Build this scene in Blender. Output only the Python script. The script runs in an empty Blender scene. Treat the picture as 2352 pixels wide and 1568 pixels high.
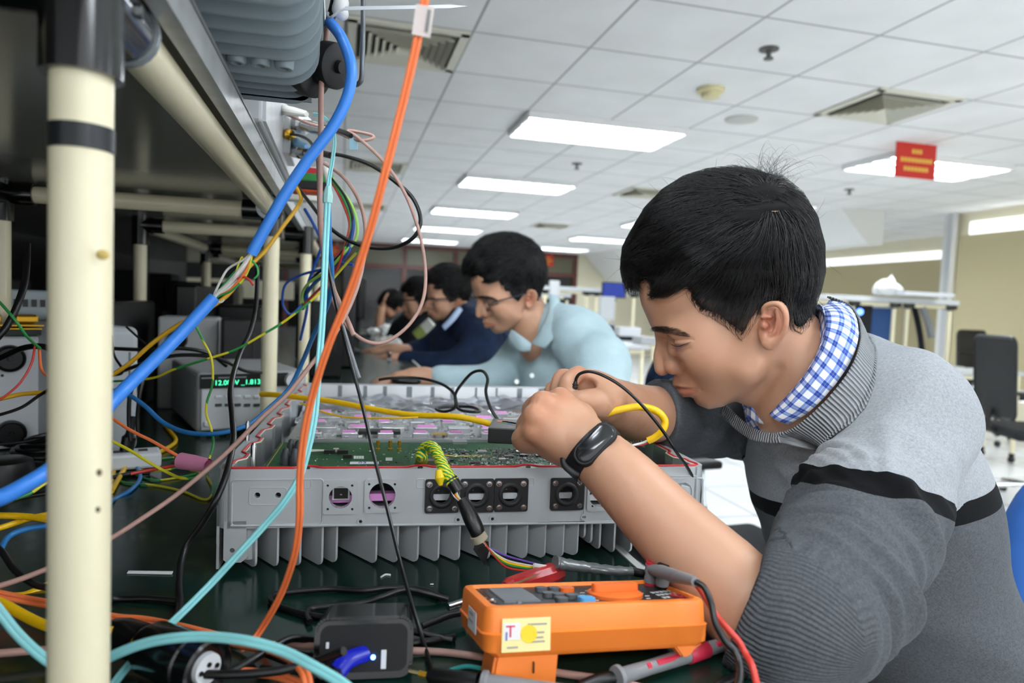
import bpy, bmesh, math, random
import numpy as np
from mathutils import Vector, Matrix, Quaternion, noise
random.seed(7); np.random.seed(7)
sc = bpy.context.scene
COL = sc.collection
PI = math.pi
# ---------------------------------------------------------------- camera
CAMZ = 1.14
CAM = Vector((0, 0, CAMZ))
FPX = 1568.0
YAW, PITCH, ROLL = math.radians(14.0), math.radians(-3.15), 0.04
F0 = Vector((math.sin(YAW)*math.cos(PITCH), math.cos(YAW)*math.cos(PITCH), math.sin(PITCH)))
R0 = Vector((math.cos(YAW), -math.sin(YAW), 0))
U0 = R0.cross(F0)
RC = math.cos(ROLL)*R0 + math.sin(ROLL)*U0
UC = math.cos(ROLL)*U0 - math.sin(ROLL)*R0
def ray(px, py):
    return F0 + RC*((px-1176)/FPX) - UC*((py-784)/FPX)
def W(px, py, d):
    return CAM + ray(px, py)*d
def onz(px, py, z):
    r = ray(px, py); return CAM + r*((z-CAMZ)/r.z)
def ony(px, py, y):
    r = ray(px, py); return CAM + r*(y/r.y)
def onx(px, py, x):
    r = ray(px, py); return CAM + r*(x/r.x)
def pix(p):
    v = Vector(p)-CAM; d = v.dot(F0)
    return (1176+FPX*v.dot(RC)/d, 784-FPX*v.dot(UC)/d, d)
cd = bpy.data.cameras.new('camera'); cam = bpy.data.objects.new('camera', cd); COL.objects.link(cam)
M = Matrix((RC, UC, -F0)).transposed().to_4x4(); M.translation = CAM
cam.matrix_world = M
cd.sensor_width = 36; cd.lens = 24; cd.clip_start = 0.02; cd.clip_end = 100
cd.dof.use_dof = True; cd.dof.focus_distance = 0.67; cd.dof.aperture_fstop = 5.6
sc.camera = cam
# ---------------------------------------------------------------- light
wd = bpy.data.worlds.new('world'); sc.world = wd; wd.use_nodes = True
wn = wd.node_tree.nodes['Background']; wn.inputs[0].default_value = (0.93, 0.97, 1.0, 1); wn.inputs[1].default_value = 1.35
sc.view_settings.view_transform = 'Standard'; sc.view_settings.look = 'None'
sc.view_settings.exposure = 0.32; sc.view_settings.gamma = 1.0
sc.view_settings.use_curve_mapping = False
# ---------------------------------------------------------------- materials
def srgb(c):
    if isinstance(c, str):
        c = [int(c[i:i+2], 16)/255 for i in (0, 2, 4)]
    return tuple(x/12.92 if x <= .04045 else ((x+.055)/1.055)**2.4 for x in c[:3]) + (1,)
MATS = {}
class N:
    """tiny node helper"""
    def __init__(s, m): s.t = m.node_tree; s.n = s.t.nodes; s.b = s.n['Principled BSDF']
    def new(s, ty, **kw):
        n = s.n.new(ty)
        for k, v in kw.items():
            if hasattr(n, k): setattr(n, k, v)
            else: n.inputs[k].default_value = v
        return n
    def link(s, a, b): s.t.links.new(a, b)
    def coord(s, out='Object'): return s.new('ShaderNodeTexCoord').outputs[out]
    def noise(s, scale, detail=3, vec=None, rough=.5):
        n = s.new('ShaderNodeTexNoise'); n.inputs['Scale'].default_value = scale; n.inputs['Detail'].default_value = detail
        n.inputs['Roughness'].default_value = rough
        s.link(vec if vec is not None else s.coord(), n.inputs['Vector']); return n
    def ramp(s, fac, stops, interp='LINEAR'):
        r = s.new('ShaderNodeValToRGB'); r.color_ramp.interpolation = interp
        e = r.color_ramp.elements
        while len(e) < len(stops): e.new(.5)
        for el, (p, c) in zip(e, stops): el.position = p; el.color = srgb(c) if isinstance(c, str) or len(c) == 3 else c
        s.link(fac, r.inputs[0]); return r.outputs[0]
    def math(s, op, a, b=None, c=None):
        n = s.new('ShaderNodeMath', operation=op)
        for i, v in enumerate((a, b, c)):
            if v is None: continue
            if isinstance(v, (int, float)): n.inputs[i].default_value = v
            else: s.link(v, n.inputs[i])
        return n.outputs[0]
    def mix(s, f, a, b, blend='MIX'):
        n = s.new('ShaderNodeMix', data_type='RGBA', blend_type=blend)
        for i, v in ((0, f), (6, a), (7, b)):
            if isinstance(v, (int, float)): n.inputs[i].default_value = v
            elif isinstance(v, str): n.inputs[i].default_value = srgb(v)
            elif isinstance(v, tuple): n.inputs[i].default_value = v
            else: s.link(v, n.inputs[i])
        return n.outputs[2]
    def bump(s, h, strength=.3, dist=.002):
        b = s.new('ShaderNodeBump'); b.inputs['Strength'].default_value = strength; b.inputs['Distance'].default_value = dist
        s.link(h, b.inputs['Height']); s.link(b.outputs[0], s.b.inputs['Normal']); return b
    def attr(s, name):
        return s.new('ShaderNodeAttribute', attribute_name=name)
def mat(name, col='808080', rough=.5, metal=0, noise_amt=0, noise_scale=30, bump=0, bump_scale=200, emit=None, emit_s=1, spec=None, coat=0, alpha=None, trans=0, sss=0, sheen=0):
    if name in MATS: return MATS[name]
    m = bpy.data.materials.new(name); m.use_nodes = True; MATS[name] = m
    k = N(m); b = k.b
    c = srgb(col)
    b.inputs['Base Color'].default_value = c; b.inputs['Roughness'].default_value = rough; b.inputs['Metallic'].default_value = metal
    m.diffuse_color = c
    if noise_amt:
        n = k.noise(noise_scale, 4)
        lo = tuple(x*(1-noise_amt) for x in c[:3])+(1,); hi = tuple(min(1, x*(1+noise_amt)) for x in c[:3])+(1,)
        k.link(k.ramp(n.outputs[0], [(.3, lo), (.7, hi)]), b.inputs['Base Color'])
    if bump:
        k.bump(k.noise(bump_scale, 3).outputs[0], bump, .001)
    if emit: b.inputs['Emission Color'].default_value = srgb(emit); b.inputs['Emission Strength'].default_value = emit_s
    if spec is not None: b.inputs['Specular IOR Level'].default_value = spec
    if coat: b.inputs['Coat Weight'].default_value = coat; b.inputs['Coat Roughness'].default_value = .1
    if alpha is not None: b.inputs['Alpha'].default_value = alpha
    if trans: b.inputs['Transmission Weight'].default_value = trans
    if sss: b.inputs['Subsurface Weight'].default_value = sss; b.inputs['Subsurface Radius'].default_value = (.012, .004, .002); b.inputs['Subsurface Scale'].default_value = .6
    if sheen: b.inputs['Sheen Weight'].default_value = sheen
    return m
# ---------------------------------------------------------------- objects
def setp(o, label=None, cat=None, group=None, kind=None):
    if label: o['label'] = label
    if cat: o['category'] = cat
    if group: o['group'] = group
    if kind: o['kind'] = kind
    return o
def thing(name, loc, label, cat, group=None, rotz=0):
    o = bpy.data.objects.new(name, None); COL.objects.link(o)
    o.location = loc; o.rotation_euler = (0, 0, rotz); o.empty_display_size = .05
    bpy.context.view_layer.update() if False else None
    return setp(o, label, cat, group)
class MB:
    """mesh builder; collects pieces into one mesh"""
    def __init__(s): s.v = []; s.f = []; s.mi = []; s.sm = []; s.mats = []
    def add(s, vs, fs, m, smooth=False):
        if m not in s.mats: s.mats.append(m)
        i = s.mats.index(m); o = len(s.v)
        s.v.extend(Vector(v) for v in vs)
        for f in fs: s.f.append([a+o for a in f]); s.mi.append(i); s.sm.append(smooth)
        return s
    def box(s, m, c, size, rot=None, bev=0, seg=2):
        bm = bmesh.new(); bmesh.ops.create_cube(bm, size=1)
        for v in bm.verts: v.co = Vector((v.co.x*size[0], v.co.y*size[1], v.co.z*size[2]))
        if bev: bmesh.ops.bevel(bm, geom=bm.edges[:], offset=bev, segments=seg, affect='EDGES', profile=.5)
        return s.frombm(bm, m, c, rot, smooth=False)
    def frombm(s, bm, m, c=(0, 0, 0), rot=None, smooth=False):
        c = Vector(c)
        if rot is None: R = Matrix.Identity(3)
        elif isinstance(rot, Matrix): R = rot
        else: R = Matrix.Rotation(rot, 3, 'Z')
        bm.verts.index_update()
        s.add([R @ v.co + c for v in bm.verts], [[v.index for v in f.verts] for f in bm.faces], m, smooth)
        bm.free(); return s
    def cyl(s, m, a, b, r, r2=None, n=20, caps=True, smooth=True):
        a, b = Vector(a), Vector(b); r2 = r if r2 is None else r2
        return s.lathe(m, a, b-a, [(0, 0)]*(1 if caps else 0)+[(0, r), (1, r2)]+[(1, 0)]*(1 if caps else 0), n, scale_len=True)
    def lathe(s, m, base, axis, prof, n=24, scale_len=False, smooth=True):
        """prof: (height, radius) along axis (unit, or whole axis vector if scale_len)"""
        base = Vector(base); axis = Vector(axis); L = axis.length if scale_len else 1.0
        z = axis.normalized(); x = z.orthogonal().normalized(); y = z.cross(x)
        vs = []; fs = []; sharp = []
        rings = []
        for (h, r) in prof:
            if r <= 1e-9: rings.append([len(vs)]); vs.append(base+z*(h*L))
            else:
                rings.append(list(range(len(vs), len(vs)+n)))
                for i in range(n):
                    t = 2*PI*i/n; vs.append(base+z*(h*L)+x*(r*math.cos(t))+y*(r*math.sin(t)))
        for a, b in zip(rings, rings[1:]):
            for i in range(n):
                j = (i+1) % n
                if len(a) == 1 and len(b) == 1: continue
                if len(a) == 1: fs.append([a[0], b[i], b[j]][::-1])
                elif len(b) == 1: fs.append([a[i], a[j], b[0]])
                else: fs.append([a[i], a[j], b[j], b[i]])
        o = len(s.v); s.add(vs, fs, m, smooth)
        return s
    def tube(s, m, pts, r, n=10, closed=False, caps=True, radii=None, flat=1.0):
        vs, fs = tube_geo(pts, r, n, closed, caps, radii, flat); return s.add(vs, fs, m, True)
    def prism(s, m, pts, a, b=None, smooth=False, bev=0):
        """pts: polygon (3D list), extruded by vector a"""
        a = Vector(a); n = len(pts); vs = [Vector(p) for p in pts]+[Vector(p)+a for p in pts]
        fs = [list(range(n))[::-1], list(range(n, 2*n))]+[[i, (i+1) % n, (i+1) % n+n, i+n] for i in range(n)]
        if bev:
            bm = bmesh.new(); bv = [bm.verts.new(v) for v in vs]
            for f in fs: bm.faces.new([bv[i] for i in f])
            bmesh.ops.recalc_face_normals(bm, faces=bm.faces[:])
            bmesh.ops.bevel(bm, geom=bm.edges[:], offset=bev, segments=2, affect='EDGES')
            return s.frombm(bm, m)
        return s.add(vs, fs, m, smooth)
    def sphere(s, m, c, r, sc=(1, 1, 1), rot=None, u=16, v=10):
        bm = bmesh.new(); bmesh.ops.create_uvsphere(bm, u_segments=u, v_segments=v, radius=r)
        for q in bm.verts: q.co = Vector((q.co.x*sc[0], q.co.y*sc[1], q.co.z*sc[2]))
        return s.frombm(bm, m, c, rot, smooth=True)
    def xform(s, Mx):
        s.v = [Mx @ v for v in s.v]; return s
    def build(s, name, parent=None, label=None, cat=None, group=None, kind=None, origin=None, auto=True, recalc=True):
        me = bpy.data.meshes.new(name)
        vs = s.v
        if parent is not None:
            inv = pmat(parent).inverted() if not getattr(s, 'local', False) else Matrix.Identity(4)
            vs = [inv @ v for v in vs]; loc = Vector((0, 0, 0))
        else:
            if origin is None:
                a = np.array([tuple(v) for v in vs]); lo = a.min(0); hi = a.max(0)
                loc = Vector(((lo[0]+hi[0])/2, (lo[1]+hi[1])/2, lo[2]))
            else: loc = Vector(origin)
            vs = [v-loc for v in vs]
        me.from_pydata([tuple(v) for v in vs], [], s.f)
        for m in s.mats: me.materials.append(m)
        me.polygons.foreach_set('material_index', s.mi)
        me.polygons.foreach_set('use_smooth', s.sm)
        me.update()
        if recalc:
            bm = bmesh.new(); bm.from_mesh(me); bmesh.ops.recalc_face_normals(bm, faces=bm.faces[:])
            if any(s.sm):
                for e in bm.edges:
                    if len(e.link_faces) == 2 and e.calc_face_angle(0) > .7: e.smooth = False
            bm.to_mesh(me); bm.free()
        o = bpy.data.objects.new(name, me); COL.objects.link(o); o.location = loc
        if parent is not None: o.parent = parent
        return setp(o, label, cat, group, kind)
def pmat(p):
    m = p.matrix_basis.copy()
    if p.parent: m = pmat(p.parent) @ m
    return m
def catmull(pts, sub=8, closed=False):
    P = [Vector(p) for p in pts]
    if len(P) < 3:
        return [P[0].lerp(P[1], i/sub) for i in range(sub+1)]
    n = len(P); out = []
    rng = range(n) if closed else range(n-1)
    for i in rng:
        if closed: p0, p1, p2, p3 = P[(i-1) % n], P[i], P[(i+1) % n], P[(i+2) % n]
        else: p0, p1, p2, p3 = P[max(i-1, 0)], P[i], P[i+1], P[min(i+2, n-1)]
        for j in range(sub):
            t = j/sub; t2 = t*t; t3 = t2*t
            out.append(.5*((2*p1)+(p2-p0)*t+(2*p0-5*p1+4*p2-p3)*t2+(3*p1-p0-3*p2+p3)*t3))
    if not closed: out.append(P[-1].copy())
    return out
def tube_geo(pts, r, n=10, closed=False, caps=True, radii=None, flat=1.0):
    P = [Vector(p) for p in pts]; L = len(P)
    T = []
    for i in range(L):
        a = P[(i-1) % L] if closed else P[max(i-1, 0)]; b = P[(i+1) % L] if closed else P[min(i+1, L-1)]
        d = b-a; T.append(d.normalized() if d.length > 1e-9 else (T[-1] if T else Vector((0, 0, 1))))
    x = T[0].orthogonal().normalized()
    if abs(T[0].z) < .95: x = Vector((0, 0, 1)).cross(T[0]).normalized()
    vs = []
    for i in range(L):
        x = (x - T[i]*x.dot(T[i])).normalized(); y = T[i].cross(x)
        rr = radii[i] if radii is not None else r
        for k in range(n):
            a = 2*PI*k/n; vs.append(P[i]+x*(rr*math.cos(a))+y*(rr*flat*math.sin(a)))
    fs = []
    for i in range(L if closed else L-1):
        j = (i+1) % L
        for k in range(n):
            q = (k+1) % n; fs.append([i*n+k, i*n+q, j*n+q, j*n+k])
    if caps and not closed:
        fs.append(list(range(n))[::-1]); fs.append([(L-1)*n+k for k in range(n)])
    return vs, fs
def frame_from(z, x=None):
    z = Vector(z).normalized(); x = Vector(x) if x is not None else z.orthogonal()
    x = (x-z*x.dot(z)).normalized(); y = z.cross(x)
    return Matrix((x, y, z)).transposed()
def rrect(w, h, r, seg=4):
    """rounded rectangle outline (2D), centred"""
    out = []
    for (cx, cy, a0) in ((w/2-r, h/2-r, 0), (-w/2+r, h/2-r, PI/2), (-w/2+r, -h/2+r, PI), (w/2-r, -h/2+r, 1.5*PI)):
        for i in range(seg+1):
            a = a0+PI/2*i/seg; out.append((cx+r*math.cos(a), cy+r*math.sin(a)))
    return out
def copy_tree(o, parent=None):
    c = o.copy(); COL.objects.link(c); c.parent = parent
    if parent: c.matrix_parent_inverse = o.matrix_parent_inverse
    for ch in list(o.children): copy_tree(ch, c)
    return c
def text_geo(s, size, font_ext=.0004):
    cu = bpy.data.curves.new('txt', 'FONT'); cu.body = s; cu.size = size; cu.align_x = 'CENTER'; cu.align_y = 'CENTER'; cu.extrude = font_ext; cu.resolution_u = 3
    o = bpy.data.objects.new('txt', cu); COL.objects.link(o)
    dg = bpy.context.evaluated_depsgraph_get(); me = bpy.data.meshes.new_from_object(o.evaluated_get(dg))
    vs = [v.co.copy() for v in me.vertices]; fs = [list(p.vertices) for p in me.polygons]
    bpy.data.objects.remove(o); bpy.data.curves.remove(cu); bpy.data.meshes.remove(me)
    return vs, fs
def put_text(mb, m, s, size, c, right, up, ext=.0002):
    vs, fs = text_geo(s, size, ext); right = Vector(right).normalized(); up = Vector(up).normalized(); n = right.cross(up)
    mb.add([Vector(c)+right*v.x+up*v.y+n*v.z for v in vs], fs, m)
TZ = CAMZ-0.257      # bench top height
# ---------------------------------------------------------------- 2D plates with holes
def plate_geo(outer, holes, th):
    cu = bpy.data.curves.new('pl', 'CURVE'); cu.dimensions = '2D'; cu.fill_mode = 'BOTH'; cu.extrude = th/2
    for poly in [outer]+list(holes):
        s = cu.splines.new('POLY'); s.points.add(len(poly)-1)
        for p, q in zip(s.points, poly): p.co = (q[0], q[1], 0, 1)
        s.use_cyclic_u = True
    o = bpy.data.objects.new('pl', cu); COL.objects.link(o)
    me = bpy.data.meshes.new_from_object(o.evaluated_get(bpy.context.evaluated_depsgraph_get()))
    vs = [v.co.copy() for v in me.vertices]; fs = [list(p.vertices) for p in me.polygons]
    bpy.data.objects.remove(o); bpy.data.curves.remove(cu); bpy.data.meshes.remove(me)
    return vs, fs
def circle2(cx, cy, r, n=28): return [(cx+r*math.cos(2*PI*i/n), cy+r*math.sin(2*PI*i/n)) for i in range(n)]
class Frm:
    """a local frame: origin, x, y, z axes; at(u,v,w)"""
    def __init__(s, o, x, y, z=None):
        s.o = Vector(o); s.x = Vector(x).normalized(); y = Vector(y); s.y = (y-s.x*y.dot(s.x)).normalized(); s.z = s.x.cross(s.y)
        s.R = Matrix((s.x, s.y, s.z)).transposed()
    def at(s, u, v=0, w=0): return s.o+s.x*u+s.y*v+s.z*w
    def hit(s, px, py, w=0):
        """pixel ray meets plane z=w of the frame -> (u, v)"""
        r = ray(px, py); t = (s.at(0, 0, w)-CAM).dot(s.z)/r.dot(s.z); p = CAM+r*t-s.o
        return p.dot(s.x), p.dot(s.y)
    def pts(s, l): return [s.at(*q) for q in l]
def cable(name, pts, r, m, label, cat='cable', group=None, n=10, sub=8, flat=1.0, twin=0, closed=False, parent=None, **kw):
    """pts: (px,py,depth) or (px,py,'t'[,h]) lying on the bench"""
    P = []
    for p in pts:
        if isinstance(p, Vector): P.append(p)
        elif p[2] == 't': P.append(onz(p[0], p[1], TZ+r+.0004+(p[3] if len(p) > 3 else 0)))
        else: P.append(W(*p))
    P = catmull(P, sub, closed)
    b = MB()
    if twin:
        for s in (-1, 1):
            Q = []
            for i, p in enumerate(P):
                d = (P[min(i+1, len(P)-1)]-P[max(i-1, 0)]).normalized(); v = (p-CAM).normalized(); side = d.cross(v).normalized()
                side = (side+Vector((0, 0, 0)))
                Q.append(p+side*s*twin)
            b.tube(m, Q, r, n)
    else: b.tube(m, P, r, n, closed=closed, flat=flat)
    return b.build(name, parent, label, cat if parent is None else None, group, **kw)
# ---------------------------------------------------------------- clay modelling: smooth-blended solids -> one surface
class Clay:
    def __init__(s, lo, hi, h):
        s.lo = np.array(lo, float); s.h = h
        s.n = np.maximum(np.ceil((np.array(hi)-s.lo)/h).astype(int)+1, 4)
        s.ax = [s.lo[i]+h*np.arange(s.n[i]) for i in range(3)]
        s.f = np.full(tuple(s.n), .05, np.float32)
    def sl(s, lo, hi):
        a = np.clip(np.floor((np.array(lo)-s.lo)/s.h).astype(int), 0, s.n-1); b = np.clip(np.ceil((np.array(hi)-s.lo)/s.h).astype(int)+1, 1, s.n)
        if np.any(b <= a): return None
        S = tuple(slice(a[i], b[i]) for i in range(3))
        X = np.meshgrid(*[s.ax[i][S[i]] for i in range(3)], indexing='ij', sparse=True)
        return S, X
    def _comb(s, S, d, k, op):
        f = s.f[S]
        if op == 'sub': d = -d
        if k <= 0: r = np.minimum(f, d) if op == 'add' else np.maximum(f, d)
        elif op == 'add':
            h = np.maximum(k-np.abs(f-d), 0)/k; r = np.minimum(f, d)-h*h*k*.25
        else:
            h = np.maximum(k-np.abs(f-d), 0)/k; r = np.maximum(f, d)+h*h*k*.25
        s.f[S] = r
    def cone(s, a, b, ra, rb, k=.01, op='add'):
        a = np.array(a, float); b = np.array(b, float); m = max(ra, rb)+k+3*s.h+(.012 if op == 'add' else 0)
        q = s.sl(np.minimum(a, b)-m, np.maximum(a, b)+m)
        if q is None: return s
        S, X = q; ab = b-a; L2 = max(float(ab@ab), 1e-12)
        t = ((X[0]-a[0])*ab[0]+(X[1]-a[1])*ab[1]+(X[2]-a[2])*ab[2])/L2; t = np.clip(t, 0, 1)
        d = np.sqrt((X[0]-a[0]-t*ab[0])**2+(X[1]-a[1]-t*ab[1])**2+(X[2]-a[2]-t*ab[2])**2)-(ra+(rb-ra)*t)
        s._comb(S, d, k, op); return s
    def sph(s, c, r, k=.01, op='add'): return s.cone(c, c, r, r, k, op)
    def ell(s, c, rad, R=None, k=.01, op='add'):
        c = np.array(c, float); rad = np.array(rad, float); m = rad.max()+k+3*s.h+(.012 if op == 'add' else 0)
        q = s.sl(c-m, c+m)
        if q is None: return s
        S, X = q; R = np.eye(3) if R is None else np.array(R)
        D = [X[i]-c[i] for i in range(3)]
        L = [D[0]*R[0][j]+D[1]*R[1][j]+D[2]*R[2][j] for j in range(3)]
        k0 = np.sqrt(sum((L[j]/rad[j])**2 for j in range(3))); k1 = np.sqrt(sum((L[j]/rad[j]**2)**2 for j in range(3)))+1e-9
        d = np.where(k0 < .25, -rad.min()*.75, k0*(k0-1)/k1)
        s._comb(S, d, k, op); return s
    def chain(s, pts, rad, k=.008, op='add', sub=4):
        P = catmull(pts, sub); n = len(P); m = len(rad)-1
        rr = [float(np.interp(i/(n-1)*m, range(m+1), rad)) for i in range(n)]
        # evaluate the chain as its own union first, then blend once
        lo = np.min([np.array(p)-r for p, r in zip(P, rr)], 0)-k-3*s.h-.012; hi = np.max([np.array(p)+r for p, r in zip(P, rr)], 0)+k+3*s.h+.012
        q = s.sl(lo, hi)
        if q is None: return s
        S, X = q; best = None
        for i in range(n-1):
            a = np.array(P[i]); b = np.array(P[i+1]); ab = b-a; L2 = max(float(ab@ab), 1e-12)
            t = np.clip(((X[0]-a[0])*ab[0]+(X[1]-a[1])*ab[1]+(X[2]-a[2])*ab[2])/L2, 0, 1)
            d = np.sqrt((X[0]-a[0]-t*ab[0])**2+(X[1]-a[1]-t*ab[1])**2+(X[2]-a[2]-t*ab[2])**2)-(rr[i]+(rr[i+1]-rr[i])*t)
            best = d if best is None else np.minimum(best, d)
        s._comb(S, best, k, op); return s
    def plane(s, p, n, k=.003, lim=None):
        """keep the side opposite to n; lim=(centre, radius) restricts the cut"""
        n = np.array(Vector(n).normalized()); p = np.array(p)
        if lim: q = s.sl(np.array(lim[0])-lim[1], np.array(lim[0])+lim[1])
        else: q = s.sl(s.lo, s.lo+s.h*s.n)
        S, X = q; d = (X[0]-p[0])*n[0]+(X[1]-p[1])*n[1]+(X[2]-p[2])*n[2]
        s._comb(S, d, k, 'max'); return s
    def field(s, fn, k=0, op='max'):
        X = np.meshgrid(*s.ax, indexing='ij', sparse=True); s._comb(tuple(slice(0, n) for n in s.n), fn(X), k, op); return s
    def sample(s, P):
        P = np.asarray(P, float); g = (P-s.lo)/s.h; g = np.clip(g, 0, s.n-1.001); i = g.astype(int); t = g-i; out = 0
        for dx in (0, 1):
            for dy in (0, 1):
                for dz in (0, 1):
                    w = (t[:, 0] if dx else 1-t[:, 0])*(t[:, 1] if dy else 1-t[:, 1])*(t[:, 2] if dz else 1-t[:, 2])
                    out = out+w*s.f[i[:, 0]+dx, i[:, 1]+dy, i[:, 2]+dz]
        return out
    def grad(s, P):
        P = np.asarray(P, float); e = s.h; G = np.stack([s.sample(P+np.eye(3)[k]*e)-s.sample(P-np.eye(3)[k]*e) for k in range(3)], 1)
        return G/(np.linalg.norm(G, axis=1, keepdims=True)+1e-9)
    def snap(s, P, off=0, it=3):
        P = np.array(P, float)
        for _ in range(it): P = P-s.grad(P)*(s.sample(P)-off)[:, None]
        return P
    def mesh(s, smooth=2):
        f = s.f.copy()
        for a in range(3):
            sl0 = [slice(None)]*3; sl0[a] = 0; f[tuple(sl0)] = np.maximum(f[tuple(sl0)], 1e-4); sl0[a] = -1; f[tuple(sl0)] = np.maximum(f[tuple(sl0)], 1e-4)
        ins = f < 0; n0, n1, n2 = f.shape
        cnt = np.zeros((n0-1, n1-1, n2-1), np.int8)
        for dx in (0, 1):
            for dy in (0, 1):
                for dz in (0, 1): cnt += ins[dx:n0-1+dx, dy:n1-1+dy, dz:n2-1+dz]
        act = (cnt > 0) & (cnt < 8); idx = np.argwhere(act); vid = np.full(act.shape, -1, np.int64); vid[act] = np.arange(len(idx))
        acc = np.zeros((len(idx), 3)); num = np.zeros(len(idx))
        i, j, k = idx.T
        cs = [(a, b, c) for a in (0, 1) for b in (0, 1) for c in (0, 1)]
        V = {c: f[i+c[0], j+c[1], k+c[2]] for c in cs}
        for c in cs:
            for a in range(3):
                if c[a] == 1: continue
                d = list(c); d[a] = 1; d = tuple(d); va, vb = V[c], V[d]; m = (va < 0) != (vb < 0)
                t = np.where(m, va/np.where(m, va-vb, 1), 0)
                p = np.array(c, float)[None, :]+np.zeros((len(idx), 3)); p[:, a] += t
                acc += p*m[:, None]; num += m
        P = s.lo+s.h*(idx+acc/num[:, None])
        F = []
        for a in range(3):
            b, c = (a+1) % 3, (a+2) % 3
            A = [slice(None)]*3; A[a] = slice(0, f.shape[a]-1); B = [slice(None)]*3; B[a] = slice(1, f.shape[a])
            x = ins[tuple(A)] != ins[tuple(B)]; e = np.argwhere(x)
            ok = (e[:, b] > 0) & (e[:, c] > 0) & (e[:, b] < f.shape[b]-1) & (e[:, c] < f.shape[c]-1); e = e[ok]
            def vi(db, dc):
                q = e.copy(); q[:, b] -= db; q[:, c] -= dc; return vid[q[:, 0], q[:, 1], q[:, 2]]
            Q = np.stack([vi(0, 0), vi(1, 0), vi(1, 1), vi(0, 1)], 1)
            fl = ins[tuple(e.T)]; Q[~fl] = Q[~fl][:, ::-1]; F.append(Q)
        F = np.concatenate(F); F = F[(F >= 0).all(1)]
        if smooth:
            for _ in range(smooth):
                S = np.zeros_like(P); C = np.zeros(len(P))
                for x in range(4):
                    u, v = F[:, x], F[:, (x+1) % 4]
                    for d_ in range(3): S[:, d_] += np.bincount(u, P[v, d_], len(P))+np.bincount(v, P[u, d_], len(P))
                    C += np.bincount(u, minlength=len(P))+np.bincount(v, minlength=len(P))
                P = P*.45+.55*S/np.maximum(C, 1)[:, None]
        return P, F
def normals(P, F):
    a = P[F[:, 2]]-P[F[:, 0]]; b = P[F[:, 3]]-P[F[:, 1]]; nn = np.cross(a, b); N_ = np.zeros_like(P)
    for x in range(4):
        for d_ in range(3): N_[:, d_] += np.bincount(F[:, x], nn[:, d_], len(P))
    return N_/(np.linalg.norm(N_, axis=1, keepdims=True)+1e-12)
def clay_obj(name, P, F, mats, parent=None, attrs=None, mi=None, **kw):
    me = bpy.data.meshes.new(name); o = bpy.data.objects.new(name, me); COL.objects.link(o)
    P = np.asarray(P); 
    if parent is not None: loc = np.array(pmat(parent).translation); o.parent = parent
    else: loc = (P.min(0)+P.max(0))/2; loc[2] = P[:, 2].min(); o.location = Vector(loc)
    Q = P-loc
    me.vertices.add(len(Q)); me.vertices.foreach_set('co', Q.astype(np.float32).ravel())
    me.loops.add(len(F)*4); me.loops.foreach_set('vertex_index', F.astype(np.int32).ravel())
    me.polygons.add(len(F)); me.polygons.foreach_set('loop_start', (np.arange(len(F))*4).astype(np.int32)); me.polygons.foreach_set('loop_total', np.full(len(F), 4, np.int32))
    me.polygons.foreach_set('use_smooth', np.ones(len(F), bool))
    if mi is not None: me.polygons.foreach_set('material_index', mi.astype(np.int32))
    me.update(calc_edges=True); me.validate()
    for m in (mats if isinstance(mats, (list, tuple)) else [mats]): me.materials.append(m)
    for k, v in (attrs or {}).items():
        v = np.asarray(v, np.float32)
        if v.ndim == 1: a = me.attributes.new(k, 'FLOAT', 'POINT'); a.data.foreach_set('value', v)
        else: a = me.attributes.new(k, 'FLOAT_COLOR', 'POINT'); a.data.foreach_set('color', np.concatenate([v, np.ones((len(v), 1), np.float32)], 1).ravel())
    return setp(o, kw.get('label'), kw.get('cat'), kw.get('group'))
class ImgFrame:
    """frame facing the viewer at one spot: x right, y up, z towards the viewer"""
    def __init__(s, px, py, d):
        s.o = W(px, py, d); s.z = -ray(px, py).normalized(); s.x = (RC-s.z*RC.dot(s.z)).normalized(); s.y = s.z.cross(s.x); s.d = d
        s.R = Matrix((s.x, s.y, s.z)).transposed()
    def at(s, px, py, n=0):
        r = ray(px, py); t = (s.o+s.z*n-CAM).dot(s.z)/r.dot(s.z); return CAM+r*t
    def loc(s, P):
        P = np.asarray(P)-np.array(s.o); return P @ np.array(s.R)
    def mir(s, p): p = Vector(p); return p-s.z*(2*(p-s.o).dot(s.z))
    def rot(s, deg): return np.array(s.R) @ np.array(Matrix.Rotation(math.radians(deg), 3, 'Z'))
def poly_sd(px, py, X, Y):
    """signed distance to 2D polygon (negative inside), vectorised"""
    d = np.full(X.shape, 1e9); sgn = np.ones(X.shape); n = len(px)
    for i in range(n):
        j = (i-1) % n; ex, ey = px[j]-px[i], py[j]-py[i]; wx, wy = X-px[i], Y-py[i]
        t = np.clip((wx*ex+wy*ey)/(ex*ex+ey*ey+1e-12), 0, 1); d = np.minimum(d, (wx-ex*t)**2+(wy-ey*t)**2)
        c1 = Y >= py[i]; c2 = Y < py[j]; c3 = ex*wy > ey*wx
        fl = (c1 & c2 & c3) | (~c1 & ~c2 & ~c3); sgn = np.where(fl, -sgn, sgn)
    return sgn*np.sqrt(d)
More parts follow.
